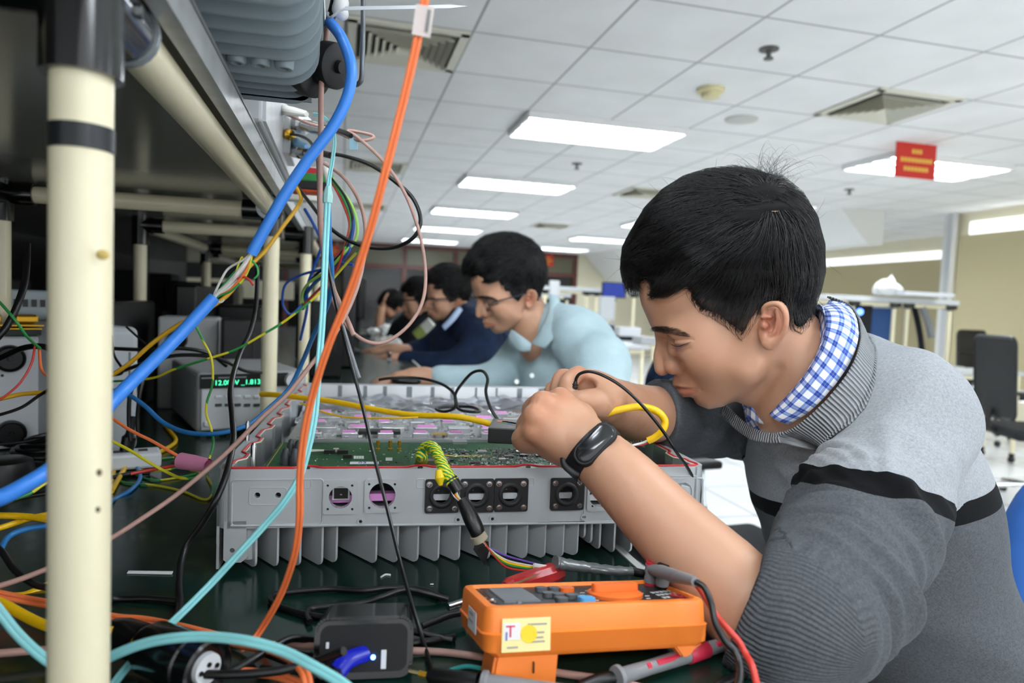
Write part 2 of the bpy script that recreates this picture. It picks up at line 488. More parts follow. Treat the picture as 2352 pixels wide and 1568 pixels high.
def strands(P, r, sides=3, taper=True):
    """P: (n, m, 3) polylines -> one mesh of thin tubes"""
    n, m, _ = P.shape; T = np.gradient(P, axis=1); T /= np.linalg.norm(T, axis=2, keepdims=True)+1e-12
    up = np.array([.31, .52, .79]); X = np.cross(T, up); X /= np.linalg.norm(X, axis=2, keepdims=True)+1e-12; Y = np.cross(T, X)
    rr = np.linspace(1, .15 if taper else 1, m)[None, :, None]*np.asarray(r).reshape(-1, 1, 1)
    rings = [P+rr*(X*math.cos(2*PI*k/sides)+Y*math.sin(2*PI*k/sides)) for k in range(sides)]
    V = np.stack(rings, 2).reshape(-1, 3); base = np.arange(n*m).reshape(n, m)*sides
    F = []
    for k in range(sides):
        q = (k+1) % sides; a = base[:, :-1]; b = base[:, 1:]; F.append(np.stack([a+k, a+q, b+q, b+k], -1).reshape(-1, 4))
    return V, np.concatenate(F)
# ================================================================ ROOM
CZ = 2.36
def m_ceiling():
    m = mat('ceiling_tile', 'dfe0df', .9); k = N(m)
    co = k.coord(); sp = k.new('ShaderNodeSeparateXYZ'); k.link(co, sp.inputs[0])
    def line(ax, off):
        a = k.math('DIVIDE', k.math('ADD', sp.outputs[ax], -off+560), .56)
        f = k.math('FRACT', a); f = k.math('ABSOLUTE', k.math('SUBTRACT', f, .5))
        return k.math('GREATER_THAN', f, .5-.011)
    g = k.math('MAXIMUM', line(0, 1.10), line(1, 4.24))
    n = k.noise(3, 3)
    base = k.ramp(n.outputs[0], [(.35, 'e6e6e4'), (.7, 'eeeeec')])
    k.link(k.mix(g, base, 'a3a5a3'), k.b.inputs['Base Color'])  # grey grid lines: shadow gap along the bars painted into the tile colour
    k.bump(k.noise(220, 2).outputs[0], .15, .001); return m
def m_floor():
    m = mat('floor_tile', 'e2e5e6', .25); k = N(m)
    co = k.coord(); sp = k.new('ShaderNodeSeparateXYZ'); k.link(co, sp.inputs[0])
    def line(ax, off):
        f = k.math('FRACT', k.math('DIVIDE', k.math('ADD', sp.outputs[ax], off+600), .6)); f = k.math('ABSOLUTE', k.math('SUBTRACT', f, .5))
        return k.math('GREATER_THAN', f, .5-.009)
    g = k.math('MAXIMUM', line(0, .1), line(1, .25))
    k.link(k.mix(g, k.ramp(k.noise(2.2, 4).outputs[0], [(.3, 'e4e6e8'), (.7, 'f2f4f5')]), '8f9495'), k.b.inputs['Base Color'])
    return m
def panel(name, m, pts, a=(0, 0, 0), kind='structure'):
    b = MB(); b.prism(m, pts, a); return b.build(name, kind=kind, origin=(0, 0, 0))
WALLC = mat('wall_beige', 'e6dfc4', .8, noise_amt=.03, noise_scale=2)
WALLW = mat('wall_white', 'e6e6e2', .8, noise_amt=.02, noise_scale=2)
panel('floor', m_floor(), [(-3, -2.5, -.1), (9, -2.5, -.1), (9, 16, -.1), (-3, 16, -.1)], (0, 0, .1))
panel('ceiling', m_ceiling(), [(-3, -2.5, CZ), (9, -2.5, CZ), (9, 16, CZ), (-3, 16, CZ)], (0, 0, .1))
panel('wall_back', WALLC, [(5.35, 15.4, 0), (9, 15.4, 0), (9, 15.4, CZ), (5.35, 15.4, CZ)], (0, .1, 0))
panel('wall_left', mat('wall_dark', '35363a', .8), [(-2.6, -1.5, 0), (-2.6, 15.4, 0), (-2.6, 15.4, CZ), (-2.6, -1.5, CZ)], (-.1, 0, 0))
panel('wall_right', WALLC, [(6.75, -2.5, 0), (6.75, 6.4, 0), (6.75, 6.4, CZ), (6.75, -2.5, CZ)], (.1, 0, 0))
panel('wall_corner', WALLW, [(6.7, 6.4, 0), (8.6, 6.4, 0), (8.6, 6.4, CZ), (6.7, 6.4, CZ)], (0, .12, 0))
panel('wall_far_right', WALLC, [(8.35, 6.5, 0), (8.35, 15.4, 0), (8.35, 15.4, CZ), (8.35, 6.5, CZ)], (.1, 0, 0))
# sloping bulkheads that drop below the ceiling by the windows
bk = MB(); bk.prism(WALLW, [(5.35, 6.6, CZ), (5.95, 6.6, CZ), (5.95, 6.6, 1.98), (5.75, 6.6, 1.98)], (0, 1.6, 0)); bk.build('trim_1', kind='structure')
bk = MB(); bk.prism(WALLW, [(5.5, 13.5, CZ), (6.6, 13.5, CZ), (6.6, 13.5, 1.75), (6.1, 13.5, 1.75)], (0, 1.8, 0)); bk.build('trim_2', kind='structure')
# brown-framed glass partition closing the far end
BROWN = mat('brown_frame', '5b2f28', .4); DGL = mat('dark_glass', '1c1e1c', .12, spec=.6); TRANS = mat('transom_glass', '6f6d58', .25)
pt = thing('glass_partition', (1.6, 15.4, 0), 'brown framed dark glass partition across the far end of the room', 'partition')
b = MB()
for x in (-2.5, -1.2, .1, 1.3, 2.45, 3.6, 4.5, 5.3): b.box(BROWN, (x, 15.38, 1.18), (.09, .08, 2.36))
for z in (.04, 1.86, 2.31): b.box(BROWN, (1.4, 15.37, z), (7.9, .07, .09))
b.build('frame', pt)
b = MB(); b.box(DGL, (1.4, 15.41, .93), (7.8, .02, 1.8)); b.build('glass_panel', pt)
b = MB(); b.box(TRANS, (1.4, 15.41, 2.09), (7.8, .02, .4)); b.build('transom_panel', pt)
FRM = mat('white_metal', 'e8e8e6', .4)
RED = mat('banner_red', 'c8281c', .6); GOLDT = mat('banner_gold', 'e8b84a', .5)
def banner(c, w, h, label, hang=.0):
    b = MB(); b.box(RED, c, (w, .02, h))
    for i, z in enumerate((.25, 0, -.25)):
        for k in range(6 if i != 1 else 7): b.box(GOLDT, (c[0]+(k-2.8)*w*.12, c[1]-.012, c[2]+z*h), (w*.08, .004, h*.13))
    for s in (-1, 1): b.cyl(FRM, (c[0]+s*w*.4, c[1], c[2]+h/2), (c[0]+s*w*.4, c[1], CZ), .004, n=6)
    b.build('hanging_sign', label=label, cat='sign')
banner((4.45, 15.2, 2.17), .5, .26, 'small orange red sign hung over the far doorway beyond the second worker')
banner((-.32, 15.2, 2.12), .42, .22, 'small red sign far away behind the hanging cable bundle')
LAMPM = mat('lamp_tube', 'ffffff', .5, emit='f4faff', emit_s=88); REFL = mat('lamp_reflector', '7d868c', .5)
LOUV = mat('louver_metal', '8d959b', .35, metal=.5)
FRM = mat('white_metal', 'e8e8e6', .4)
def ceiling_light(x, y, label, group=None):
    t = thing('ceiling_light', (x, y, CZ), label, 'ceiling light', group)
    w, d = 1.10, .54
    b = MB(); b.box(REFL, (x, y, CZ-.002), (w-.02, d-.02, .003)); b.build('reflector', t)
    for s in (-1, 0, 1):
        b = MB(); b.cyl(LAMPM, (x-w/2+.03, y+s*d/3, CZ-.014), (x+w/2-.03, y+s*d/3, CZ-.014), .0125, n=8); b.build('lamp_tube', t)
    b = MB()
    for s in (-1, 1):
        b.box(FRM, (x, y+s*(d/2), CZ-.02), (w, .02, .045)); b.box(FRM, (x+s*(w/2), y, CZ-.02), (.02, d, .045))
    b.build('frame', t)
    b = MB()
    for i in range(1, 11): b.box(LOUV, (x-w/2+w*i/11, y, CZ-.023), (.005, d-.02, .036))
    for s in (-1, 1): b.box(LOUV, (x, y+s*d/6, CZ-.023), (w-.02, .014, .034))
    b.build('louver', t)
    return t
LG = 'recessed lights in the ceiling'
rows = [4.51, 6.75, 9.05, 11.4, 13.8]
nm = ['nearest recessed light of the middle row, above the second worker', 'second recessed light from the near end of the middle row', 'third recessed light from the near end of the middle row', 'fourth recessed light along the middle row', 'farthest recessed light of the middle row, by the partition']
for i, y in enumerate(rows): ceiling_light(1.66, y, nm[i], LG)
nm = ['bright recessed light behind the hanging red sign at the right', 'recessed light hidden partly by the worker\'s hair on its right', 'right row recessed light just left of the worker\'s hair', 'wide recessed light low behind, left of the worker\'s fringe', 'farthest recessed light of the right row, over the far sign']
for i, y in enumerate(rows): ceiling_light(4.42, y, nm[i], LG)
ceiling_light(1.66, .3, 'added recessed light above the bench, out of view nearer than the framed row', LG)  # this and the next five: unseen lamps added to light from above
ceiling_light(-.6, .3, 'added recessed light above the shelf racks, out of view', LG); ceiling_light(4.42, 0.9, 'added recessed light above the right aisle, out of view', LG)
ceiling_light(1.66, -1.7, 'added unseen recessed light behind the viewer over the bench', LG); ceiling_light(-.6, -1.7, 'added unseen recessed light behind the viewer over the racks', LG)
ceiling_light(4.42, -1.4, 'added unseen recessed light behind the viewer over the aisle', LG)
# red sign hanging under the right light
c = ony(2103, 369, 4.0); w = .33
b = MB(); b.box(RED, c, (w, .012, .24))
for i, z in enumerate((.06, .0, -.06)):
    n = (3, 9, 7)[i]
    for k in range(n): b.box(GOLDT, (c.x+(k-(n-1)/2)*.03, c.y-.008, c.z+z), (.022, .003, .03))
b.box(FRM, (c.x-.1, c.y, (c.z+.12+CZ)/2), (.004, .004, CZ-c.z-.12)); b.box(FRM, (c.x+.1, c.y, (c.z+.12+CZ)/2), (.004, .004, CZ-c.z-.12))
b.build('hanging_sign', label='red sign with gold lettering hanging from the ceiling before the right light', cat='sign')
VENTM = mat('vent_metal', 'd6d3c2', .5); VD = mat('vent_dark', '4d4c45', .8)
def vent(x, y, label):
    t = thing('ceiling_vent', (x, y, CZ), label, 'vent', 'square air vents in the ceiling')
    b = MB(); s = .27
    for k in (0, 1):
        for sg in (-1, 1):
            c = (x+sg*s*.93, y) if k == 0 else (x, y+sg*s*.93)
            b.box(VENTM, (c[0], c[1], CZ-.006), (s*.15, 2*s, .014) if k == 0 else (2*s, s*.15, .014))
    b.build('frame', t)
    b = MB(); b.box(VD, (x, y, CZ-.001), (2*s-.04, 2*s-.04, .002)); b.build('backing', t)
    b = MB()
    for i in range(1, 7):
        r = s*.9*(1-i/7.3); z0 = CZ-.004; z1 = CZ-.03; q = .020
        for a in range(4):
            R = Matrix.Rotation(a*PI/2, 3, 'Z')
            pts = [Vector((-r, r, 0)), Vector((r, r, 0)), Vector((r-q, r-q, 0)), Vector((-r+q, r-q, 0))]
            zz = [z1, z1, z0, z0]
            P = [R @ p + Vector((x, y, zz[j])) for j, p in enumerate(pts)]
            b.prism(VENTM, P, (0, 0, .002))
    b.build('louver', t)
vent(.26, 3.40, 'large square air vent seen behind the orange cable')
vent(3.0, 3.38, 'large square air vent above and right of the worker\'s head')
vent(3.06, 6.7, 'square air vent just above the worker\'s fringe')
vent(3.06, 10.1, 'small far air vent over the second worker\'s head')
vent(.26, 6.5, 'air vent seen between the looped cables')
vent(.26, 9.4, 'farther air vent low between the looped cables')
SPR = mat('sprinkler_dark', '55544e', .5)
for (px, py, l) in ((1766, 117, 'dark sprinkler head on the ceiling above the man'), (1325, 378, 'small dark sprinkler between two lights'), (1951, 437, 'small sprinkler over the man\'s nape')):
    p = onz(px, py, CZ-.01); b = MB(); b.lathe(SPR, (p.x, p.y, CZ), (0, 0, -1), [(0, 0), (0, .045), (.006, .045), (.01, .012), (.04, .01), (.042, .022), (.048, .022), (.048, 0)]); b.build('ceiling_sprinkler', label=l, cat='sprinkler')
p = onz(1632, 208, CZ-.01); b = MB(); b.lathe(mat('detector', 'd9cfa2', .5), (p.x, p.y, CZ), (0, 0, -1), [(0, 0), (0, .075), (.02, .075), (.025, .05), (.05, .05), (.055, .03), (.055, 0)]); b.build('smoke_detector', label='round cream smoke detector on the ceiling', cat='smoke detector')
p = onz(1703, 277, CZ-.01); b = MB(); b.lathe(mat('speaker_grille', 'c3c4bd', .7), (p.x, p.y, CZ), (0, 0, -1), [(0, 0), (0, .1), (.008, .1), (.012, .085), (.012, 0)]); b.build('ceiling_speaker', label='round flat speaker grille in the ceiling', cat='speaker')
p = onz(975, 519, CZ-.01); b = MB(); b.lathe(mat('detector', 'd9cfa2'), (p.x, p.y, CZ), (0, 0, -1), [(0, 0), (0, .08), (.05, .06), (.05, 0)])
# windows with roller blinds
BLIND = mat('blind_fabric', 'c9bd96', .9, bump=.1, bump_scale=90)
DAY = mat('daylight_strip', 'ffffff', .5, emit='eef6ff', emit_s=1.1)
wi = MB(); wi.box(DAY, (6.73, 1.9, 1.3), (.02, 8.6, 1.9)); wi.build('window_1', kind='structure')
wi = MB(); wi.box(DAY, (8.33, 9.6, 1.3), (.02, 5.6, 1.7)); wi.build('window_2', kind='structure')
t = thing('roller_blind', (6.6, 4.9, .5), 'beige roller blind pulled down over the near window at right', 'blind')
b = MB(); b.box(BLIND, (6.60, 4.85, 1.28), (.006, 2.7, 1.62)); b.build('blind_fabric', t); b = MB(); b.box(FRM, (6.6, 4.85, .47), (.02, 2.7, .03)); b.build('bottom_bar', t)
t = thing('roller_blind', (6.6, 1.9, .5), 'beige roller blind over the nearest window, beside the frame edge', 'blind')
b = MB(); b.box(BLIND, (6.60, 1.9, 1.28), (.006, 2.9, 1.62)); b.build('blind_fabric', t); b = MB(); b.box(FRM, (6.6, 1.9, .47), (.02, 2.9, .03)); b.build('bottom_bar', t)
t = thing('roller_blind', (8.2, 9.2, .5), 'beige roller blind on the farther window behind the man\'s collar', 'blind')
b = MB(); b.box(BLIND, (8.31, 9.3, 1.2), (.006, 4.2, 1.66)); b.build('blind_fabric', t); b = MB(); b.box(FRM, (8.31, 9.3, .36), (.02, 4.2, .03)); b.build('bottom_bar', t)
b = MB(); b.box(mat('column_grey', 'c4c6c8', .4), (6.66, 6.36, CZ/2), (.07, .07, CZ)); b.build('trim_3', kind='structure')
# ================================================================ BENCH AND PIPE RACKS
def m_bench():
    m = mat('bench_green', '12352b', .16, spec=.6); k = N(m)
    n = k.noise(6, 4); k.link(k.ramp(n.outputs[0], [(.3, '0a231c'), (.75, '123229')]), k.b.inputs['Base Color'])
    r = k.noise(40, 4); k.link(k.ramp(r.outputs[0], [(.3, (.12, .12, .12, 1)), (.7, (.24, .24, .24, 1))]), k.b.inputs['Roughness'])
    sp = k.noise(900, 2); k.bump(sp.outputs[0], .04, .0005)
    return m
BENCH = m_bench(); EDGE = mat('bench_edge', 'e9ebe7', .35)
PIPE = mat('cream_pipe', 'f6edcb', .28, noise_amt=.03, noise_scale=12, coat=.2); JOINT = mat('black_joint', '0b0b0c', .18, coat=.4)
t = thing('work_bench', (-.3, 2.6, TZ-.03), 'long workbench with glossy dark green top and thin white edge', 'bench')
b = MB(); b.box(BENCH, (-.3255, 2.6, TZ-.014), (1.229, 6.4, .028)); b.build('bench_top', t)
b = MB(); b.box(EDGE, (.2935, 2.6, TZ-.0145), (.008, 6.4, .031)); b.box(EDGE, (-.942, 2.6, TZ-.0145), (.006, 6.4, .031)); b.build('edge_strip', t)
for (x, y) in ((.2, -.4), (.2, 1.9), (.2, 5.6), (-.86, -.4), (-.86, 1.9), (-.86, 5.6)):
    b = MB(); b.cyl(PIPE, (x, y, 0), (x, y, TZ-.03), .02); b.build('leg', t)
b = MB()
for x in (.2, -.86): b.cyl(PIPE, (x, -.4, TZ-.055), (x, 5.6, TZ-.055), .016)
b.build('rail', t)
SHELFU = mat('shelf_laminate', '8b8c84', .16, spec=.7); SHELFE = mat('shelf_edge', 'b9bcbc', .3, metal=.3, noise_amt=.12, noise_scale=40)
t = thing('overhead_shelf', (-.55, 1.9, 1.303), 'long grey shelf plate with dull metal edge over the pipe racks', 'shelf')
b = MB(); b.box(SHELFU, (-.56, 1.9, 1.3115), (.91, 4.6, .017)); b.build('shelf_board', t)
b = MB(); b.box(SHELFE, (-.1005, 1.9, 1.3065), (.012, 4.6, .027)); b.box(mat('edge_groove', '6f7373', .4), (-.0945, 1.9, 1.3165), (.002, 4.6, .003)); b.build('edge_profile', t)
PR = .0136; BZ = 1.285
def rack(name, label, xr, xl, y0, y1, front=True, rings=False, band=None, xl2=None):
    t = thing(name, ((xr+xl)/2, (y0+y1)/2, TZ), label, 'rack', 'cream pipe racks standing along the bench')
    for (x, y) in ((xr, y0), (xr, y1), (xl, y0), (xl, y1)):
        bb = MB(); bb.cyl(PIPE, (x, y, TZ+.001), (x, y, BZ), PR, n=28)
        if band and (x, y) == (xr, y0):
            pass
        pole = bb.build('pole', t)
        if band and (x, y) == (xr, y0):
            bb = MB(); bb.lathe(mat('black_tape', '1c1f24', .3), (x, y, band[0]), (0, 0, 1), [(0, PR), (0, PR+.0006), (band[1]-band[0], PR+.0006), (band[1]-band[0], PR)], 28); bb.build('tape_band', pole, 'black tape band')
            bb = MB()
            for (px, py, s) in ((225, 1170, .0011), (228, 1085, .0013)):
                q = W(px, py, .333-.0125); bb.sphere(mat('dirt_spot', '6e5f45', .8), q, s, (1, .6, 1.3))
            q = W(236, 585, .333-.012); bb.sphere(mat('glue_spot', 'd9bd6c', .6), q, .003, (1, .5, .8))
            bb.build('spot', pole, 'small dirt marks')
        bb = MB(); bb.lathe(JOINT, (x, y, BZ-.045), (0, 0, 1), [(0, PR), (0, PR+.0042), (.064, PR+.0042), (.064, 0)], 28)
        sx = -1 if x == xr else 1; sy = 1 if y == y0 else -1
        bb.cyl(JOINT, (x, y, BZ), (x+sx*.048, y, BZ), PR+.0038, n=24); bb.cyl(JOINT, (x, y, BZ-.0015), (x, y+sy*.058, BZ-.0015), PR+.0045, n=24)
        bb.cyl(mat('bolt_metal', '8c8f90', .3, metal=1), (x+(PR+.002)*(1 if x == xr else -1), y+sy*.022, BZ-.003), (x+(PR+.0065)*(1 if x == xr else -1), y+sy*.022, BZ-.003), .0038, n=6)
        if rings:
            bb.lathe(mat('ring_grey', '9aa3a6', .25, metal=.5), (x, y+sy*.056, BZ-.0015), (0, sy, 0), [(0, PR), (0, PR+.0062), (.006, PR+.0062), (.006, PR)], 24)
        bb.build('joint', t)
    for x in (xr, xl):
        bb = MB(); bb.cyl(PIPE, (x, y0, BZ), (x, y1, BZ), PR, n=28); bb.build('beam', t)
    for y in (y0, y1):
        bb = MB(); bb.cyl(PIPE, (xr, y, BZ), (xl, y, BZ), PR, n=24); bb.build('cross_bar', t)
    return t
rack('pipe_rack', 'nearest cream pipe rack whose black-banded pole fills the left foreground', -.124, -.535, .374, 1.268, rings=True, band=(W(186, 340, .32).z, W(186, 283, .32).z))
rack('pipe_rack', 'second pipe rack in line, just beyond the power supply', -.09, -.45, 1.72, 2.5)
rack('pipe_rack', 'third pipe rack in line, in the dark under the shelf', -.13, -.5, 2.75, 3.6)
# ================================================================ EQUIPMENT UNDER THE SHELF
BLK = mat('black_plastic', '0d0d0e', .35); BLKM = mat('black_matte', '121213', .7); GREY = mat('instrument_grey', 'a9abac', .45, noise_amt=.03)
LGREY = mat('panel_light', 'c9ccce', .45); DGREY = mat('dark_grey_plastic', '3a3b3d', .5); WHITEP = mat('white_plastic', 'dfe2e6', .4)
GREEN_E = mat('display_green', '57ffc0', .5, emit='45f0b0', emit_s=1.6)
# bench power supply
A = onz(452, 1003, TZ); B = onz(703, 985, TZ); ax = (B-A).normalized()
PF = Frm(A+Vector((0, 0, .006)), ax, (0, 0, 1)); Wp = (B-A).length
Hp = PF.hit(560, 855)[1]
t = thing('power_supply', (A+B)/2+PF.z*-.1, 'grey bench power supply with green digits on a black display', 'power supply')
b = MB(); b.box(GREY, PF.at(Wp/2, Hp/2, -.15), (Wp, Hp, .29), PF.R, bev=.006); b.build('case', t)
b = MB(); b.box(LGREY, PF.at(Wp/2, Hp/2-.002, -.001), (Wp-.012, Hp-.014, .006), PF.R, bev=.002); fp = b.build('front_panel', t)
u0, v0 = PF.hit(458, 892); u1, v1 = PF.hit(660, 855)
b = MB(); b.box(BLK, PF.at((u0+u1)/2, (v0+v1)/2, .003), (u1-u0, v1-v0, .004), PF.R); disp = b.build('display', t)
b = MB(); u, v = PF.hit(552, 878, .0055); put_text(b, GREEN_E, '12.000V _1.813A', .0115*1.1, PF.at(u, v, .0055), PF.x, PF.y)
b.build('digits', disp, 'green digits')
b = MB()
for k in range(3): b.box(mat('faint_print', '8c9294', .5), PF.at(u0+.012+k*.028, v1-.006, .0055), (.02, .0022, .0004), PF.R)
b.build('print', disp)
for r, (py, mm) in enumerate(((910, WHITEP), (929, DGREY))):
    for k in range(5):
        u, v = PF.hit(501+k*22, py); b = MB(); b.box(mm, PF.at(u, v, .003), (.011, .005, .004), PF.R, bev=.001); b.build('button', t)
u, v = PF.hit(474, 972); b = MB(); b.box(WHITEP, PF.at(u, v, .004), (.010, .009, .008), PF.R, bev=.002); b.build('power_button', t)
u, v = PF.hit(668, 872); b = MB(); b.cyl(LGREY, PF.at(u, v, .002), PF.at(u, v, .014), .014, .0125, n=28); b.build('knob', t)
for k, c in enumerate((581, 600)):
    u, v = PF.hit(c, 968); b = MB(); b.cyl(mat('red_terminal', 'a02a2c', .4) if k == 0 else BLK, PF.at(u, v, .002), PF.at(u, v, .014), .0045, n=14); b.build('terminal', t)
b = MB()
for k in range(9): b.box(BLK, PF.at(.01+k*(Wp-.02)/8, -.003, -.002), (.010, .006, .01), PF.R)
b.build('foot', t)
# white instrument with two round black caps
A = onz(-120, 1046, TZ); B = onz(117, 1024, TZ); WF = Frm(A+Vector((0, 0, .002)), B-A, (0, 0, 1)); Ww = (B-A).length; Hw = WF.hit(40, 772)[1]
t = thing('rf_instrument', (A+B)/2, 'white instrument with round black caps on its face at the left edge', 'instrument')
b = MB(); b.box(WHITEP, WF.at(Ww/2, Hw/2, -.07), (Ww, Hw, .14), WF.R, bev=.004); b.build('case', t)
for (px, py) in ((22, 823), (24, 995), (-60, 823), (-60, 995)):
    u, v = WF.hit(px, py); b = MB(); b.lathe(BLK, WF.at(u, v, 0), WF.z, [(0, .021), (.008, .0205), (.009, .018), (.006, .016), (.006, .004), (.011, .003), (.011, 0)], 32); b.build('round_cap', t)
for (px, py) in ((5, 862), (6, 951)):
    u, v = WF.hit(px, py); b = MB(); b.cyl(BLK, WF.at(u, v, 0), WF.at(u, v, .001), .0022, n=12); b.build('screw', t)
# narrow second unit beside it
A = onz(124, 1030, TZ); B = onz(190, 1018, TZ); GF = Frm(A+Vector((0, 0, .001)), B-A, (0, 0, 1)); h = GF.hit(110, 770)[1]; g = (B-A).length
t = thing('ribbed_module', (A+B)/2, 'pale grey narrow module standing against the white instrument', 'instrument')
b = MB(); b.box(LGREY, GF.at(g/2+.004, h/2, -.12), (g, h, .14), GF.R, bev=.003); b.build('case', t)
b = MB()
for k in range(4): b.box(mat('slot_grey', '6f7478', .5), GF.at(.012+k*.007, h/2, -.049), (.002, h*.8, .003), GF.R)
b.build('slot', t)
# gold board stack lying on top of the white instrument
GOLD = mat('gold_plate', 'c99a2e', .3, metal=.8); PCBD = mat('dark_board', '1d2a24', .5)
t = thing('board_stack', WF.at(Ww/2, Hw, -.05), 'stack of dark circuit boards with gold edges on the white instrument', 'circuit board')
b = MB(); b.box(PCBD, WF.at(Ww/2+.005, Hw+.006, -.05), (Ww+.02, .008, .12), WF.R); b.build('board', t)
b = MB()
for z in (.012, .017): b.box(GOLD, WF.at(Ww/2+.005, Hw+z, -.05), (Ww+.02, .0018, .12), WF.R)
for k in range(3): b.box(GOLD, WF.at(.05+k*.05, Hw+.0255, -.02-.02*k), (.03, .015, .03), WF.R, bev=.004)
b.build('gold_plate', t)
t = thing('rf_module', WF.at(Ww/2, Hw+.04, -.1), 'light blue grey boxy module half hidden above the gold-edged boards', 'module')
b = MB(); b.box(mat('pale_blue_case', 'a9b6bd', .4), WF.at(Ww/2+.05, Hw+.0465, -.1), (.11, .05, .05), WF.R, bev=.003); b.build('case', t)
b = MB()
for k in range(7): b.box(DGREY, WF.at(Ww/2+.015+k*.012, Hw+.05, -.0742), (.007, .012, .003), WF.R)
b.build('port', t)
b = MB(); b.box(DGREY, WF.at(Ww/2-.04, Hw+.0365, -.09), (.07, .03, .06), WF.R, bev=.003)
for k in range(4): b.cyl(GREY, WF.at(Ww/2-.06+k*.015, Hw+.05, -.09), WF.at(Ww/2-.06+k*.015, Hw+.06, -.09), .004)
b.build('filter_block', label='dark filter block with small posts left of the pale blue module', cat='module')
# grey cabinet behind the foreground pole
A = onz(205, 1062, TZ); B = onz(337, 1040, TZ)
CF = Frm(A+Vector((0, 0, .001)), B-A, (0, 0, 1)); cw = (B-A).length; ch = CF.hit(300, 752)[1]
t = thing('instrument_cabinet', (A+B)/2, 'plain pale grey cabinet behind the foreground pole', 'cabinet')
b = MB(); b.box(mat('cabinet_grey', 'b4b9bd', .5), CF.at(cw/2, ch/2, -.13), (cw, ch, .22), CF.R, bev=.012, seg=4); b.build('case', t)
b = MB(); b.box(mat('slot_grey'), CF.at(cw*.8, ch*.55, -.0195), (.002, ch*.5, .002), CF.R); b.build('seam', t)
# power strip with plugs
A = onz(300, 1078, TZ); t = thing('power_strip', A, 'white power strip with two black plugs at the foot of the grey cabinet', 'power strip')
b = MB(); b.box(WHITEP, (A.x-.02, A.y+.01, TZ+.012), (.11, .045, .022), .3, bev=.004); b.build('body', t)
b = MB()
for k in range(3): b.box(DGREY, (A.x-.05+k*.03, A.y+.002+.01*k, TZ+.0232), (.012, .014, .001), .3)
b.build('socket', t)
for k, (px, py) in enumerate(((285, 1010), (318, 1000))):
    q = onz(px, 1060, TZ+.03); b = MB(); b.lathe(BLK, (A.x-.045+k*.035, A.y+.005+.011*k, TZ+.0235), (.15, .1, 1), [(0, 0), (0, .009), (.02, .0095), (.024, .006), (.04, .0045), (.05, .003)], 14)
    b.build('power_plug', label=('left' if k == 0 else 'right')+' black power plug pushed into the white power strip', cat='plug', group='plugs in the white strip')
# dark towers and monitors under the shelf
def tower(c, s, label, cat='computer', m=BLK, face=None):
    t = thing('computer_tower' if cat == 'computer' else 'flat_monitor', (c[0], c[1], TZ), label, cat)
    b = MB(); b.box(m, (c[0], c[1], TZ+s[2]/2+.001), s, c[2] if len(c) > 2 else 0, bev=.006); b.build('case', t)
    b = MB()
    for k in range(4): b.box(DGREY, (c[0]-s[0]*.3+k*s[0]*.2, c[1]-s[1]/2-.0005, TZ+s[2]*.6), (s[0]*.02, .002, s[2]*.5))
    b.build('trim_line', t); return t
tower((-.47, 1.58), (.10, .3, .23), 'black computer tower behind the grey cabinet, under the shelf')
tower((-.37, 1.95), (.05, .3, .27), 'narrow black tower between two cream poles')
tower((-.28, 2.2), (.12, .3, .22), 'black computer case beyond the split blue cable')
tower((-.20, 1.62, .2), (.12, .05, .2), 'low black box behind the power supply')
tower((-.05, 2.35), (.10, .25, .24), 'black case right of the far poles')
tower((-.72, 2.0), (.2, .3, .2), 'wide dark case at the far left under the shelf')
tower((-.1, 3.0), (.16, .3, .26), 'dark case deep under the shelf near the hanging wires')
tower((-.65, 3.6), (.3, .3, .3), 'big dark case at the far end of the shelf')
tower((.02, 2.75), (.05, .4, .29), 'slim black monitor turned edge-on beside the fourth worker')
t = thing('grey_box_device', (-.33, 1.85, TZ), 'grey boxy device with a dark dial behind the power supply', 'instrument')
b = MB(); b.box(GREY, (-.33, 1.66, TZ+.1), (.12, .1, .2), .1, bev=.005); b.build('case', t)
b = MB(); b.cyl(BLK, (-.345, 1.609, TZ+.15), (-.346, 1.6, TZ+.15), .02); b.build('dial', t)
b = MB(); b.box(WALLC, (-1.3, 5.2, 1.17), (1.9, .03, .13)); b.build('pinboard_screen', label='cream partition board glimpsed between the poles under the shelf', cat='board')
b = MB(); b.box(BLKM, (-1.55, 5.6, .8), (2.0, .03, 1.6)); b.build('dark_backdrop', label='tall dark backdrop added behind the cream partition board', cat='board')  # added blocker, keeps the background under the shelf dark
b = MB(); b.box(BLKM, (-1.06, 2.6, .80), (.03, 5.0, 1.6)); b.build('dark_backdrop', label='long dark backdrop added along the back of the bench under the shelf', cat='board')  # second added blocker, darkens the space behind the racks
rq = random.Random(3)
for k in range(9):  # black boxes added as blockers to darken the clutter behind the racks
    x = -.86+rq.uniform(-.02, .04); y = .95+k*.33; h = rq.uniform(.14, .34)
    b = MB(); b.box(rq.choice([BLK, BLKM, DGREY]), (x, y, TZ+h/2+.001), (.16, rq.uniform(.12, .26), h), rq.uniform(-.1, .1), bev=.006); b.build('dark_filler_case', label='added dark filler case, %s from the near end of the unlit back row' % ('first', 'second', 'third', 'fourth', 'fifth', 'sixth', 'seventh', 'eighth', 'ninth')[k], cat='case', group='added dark cases at the back of the bench')
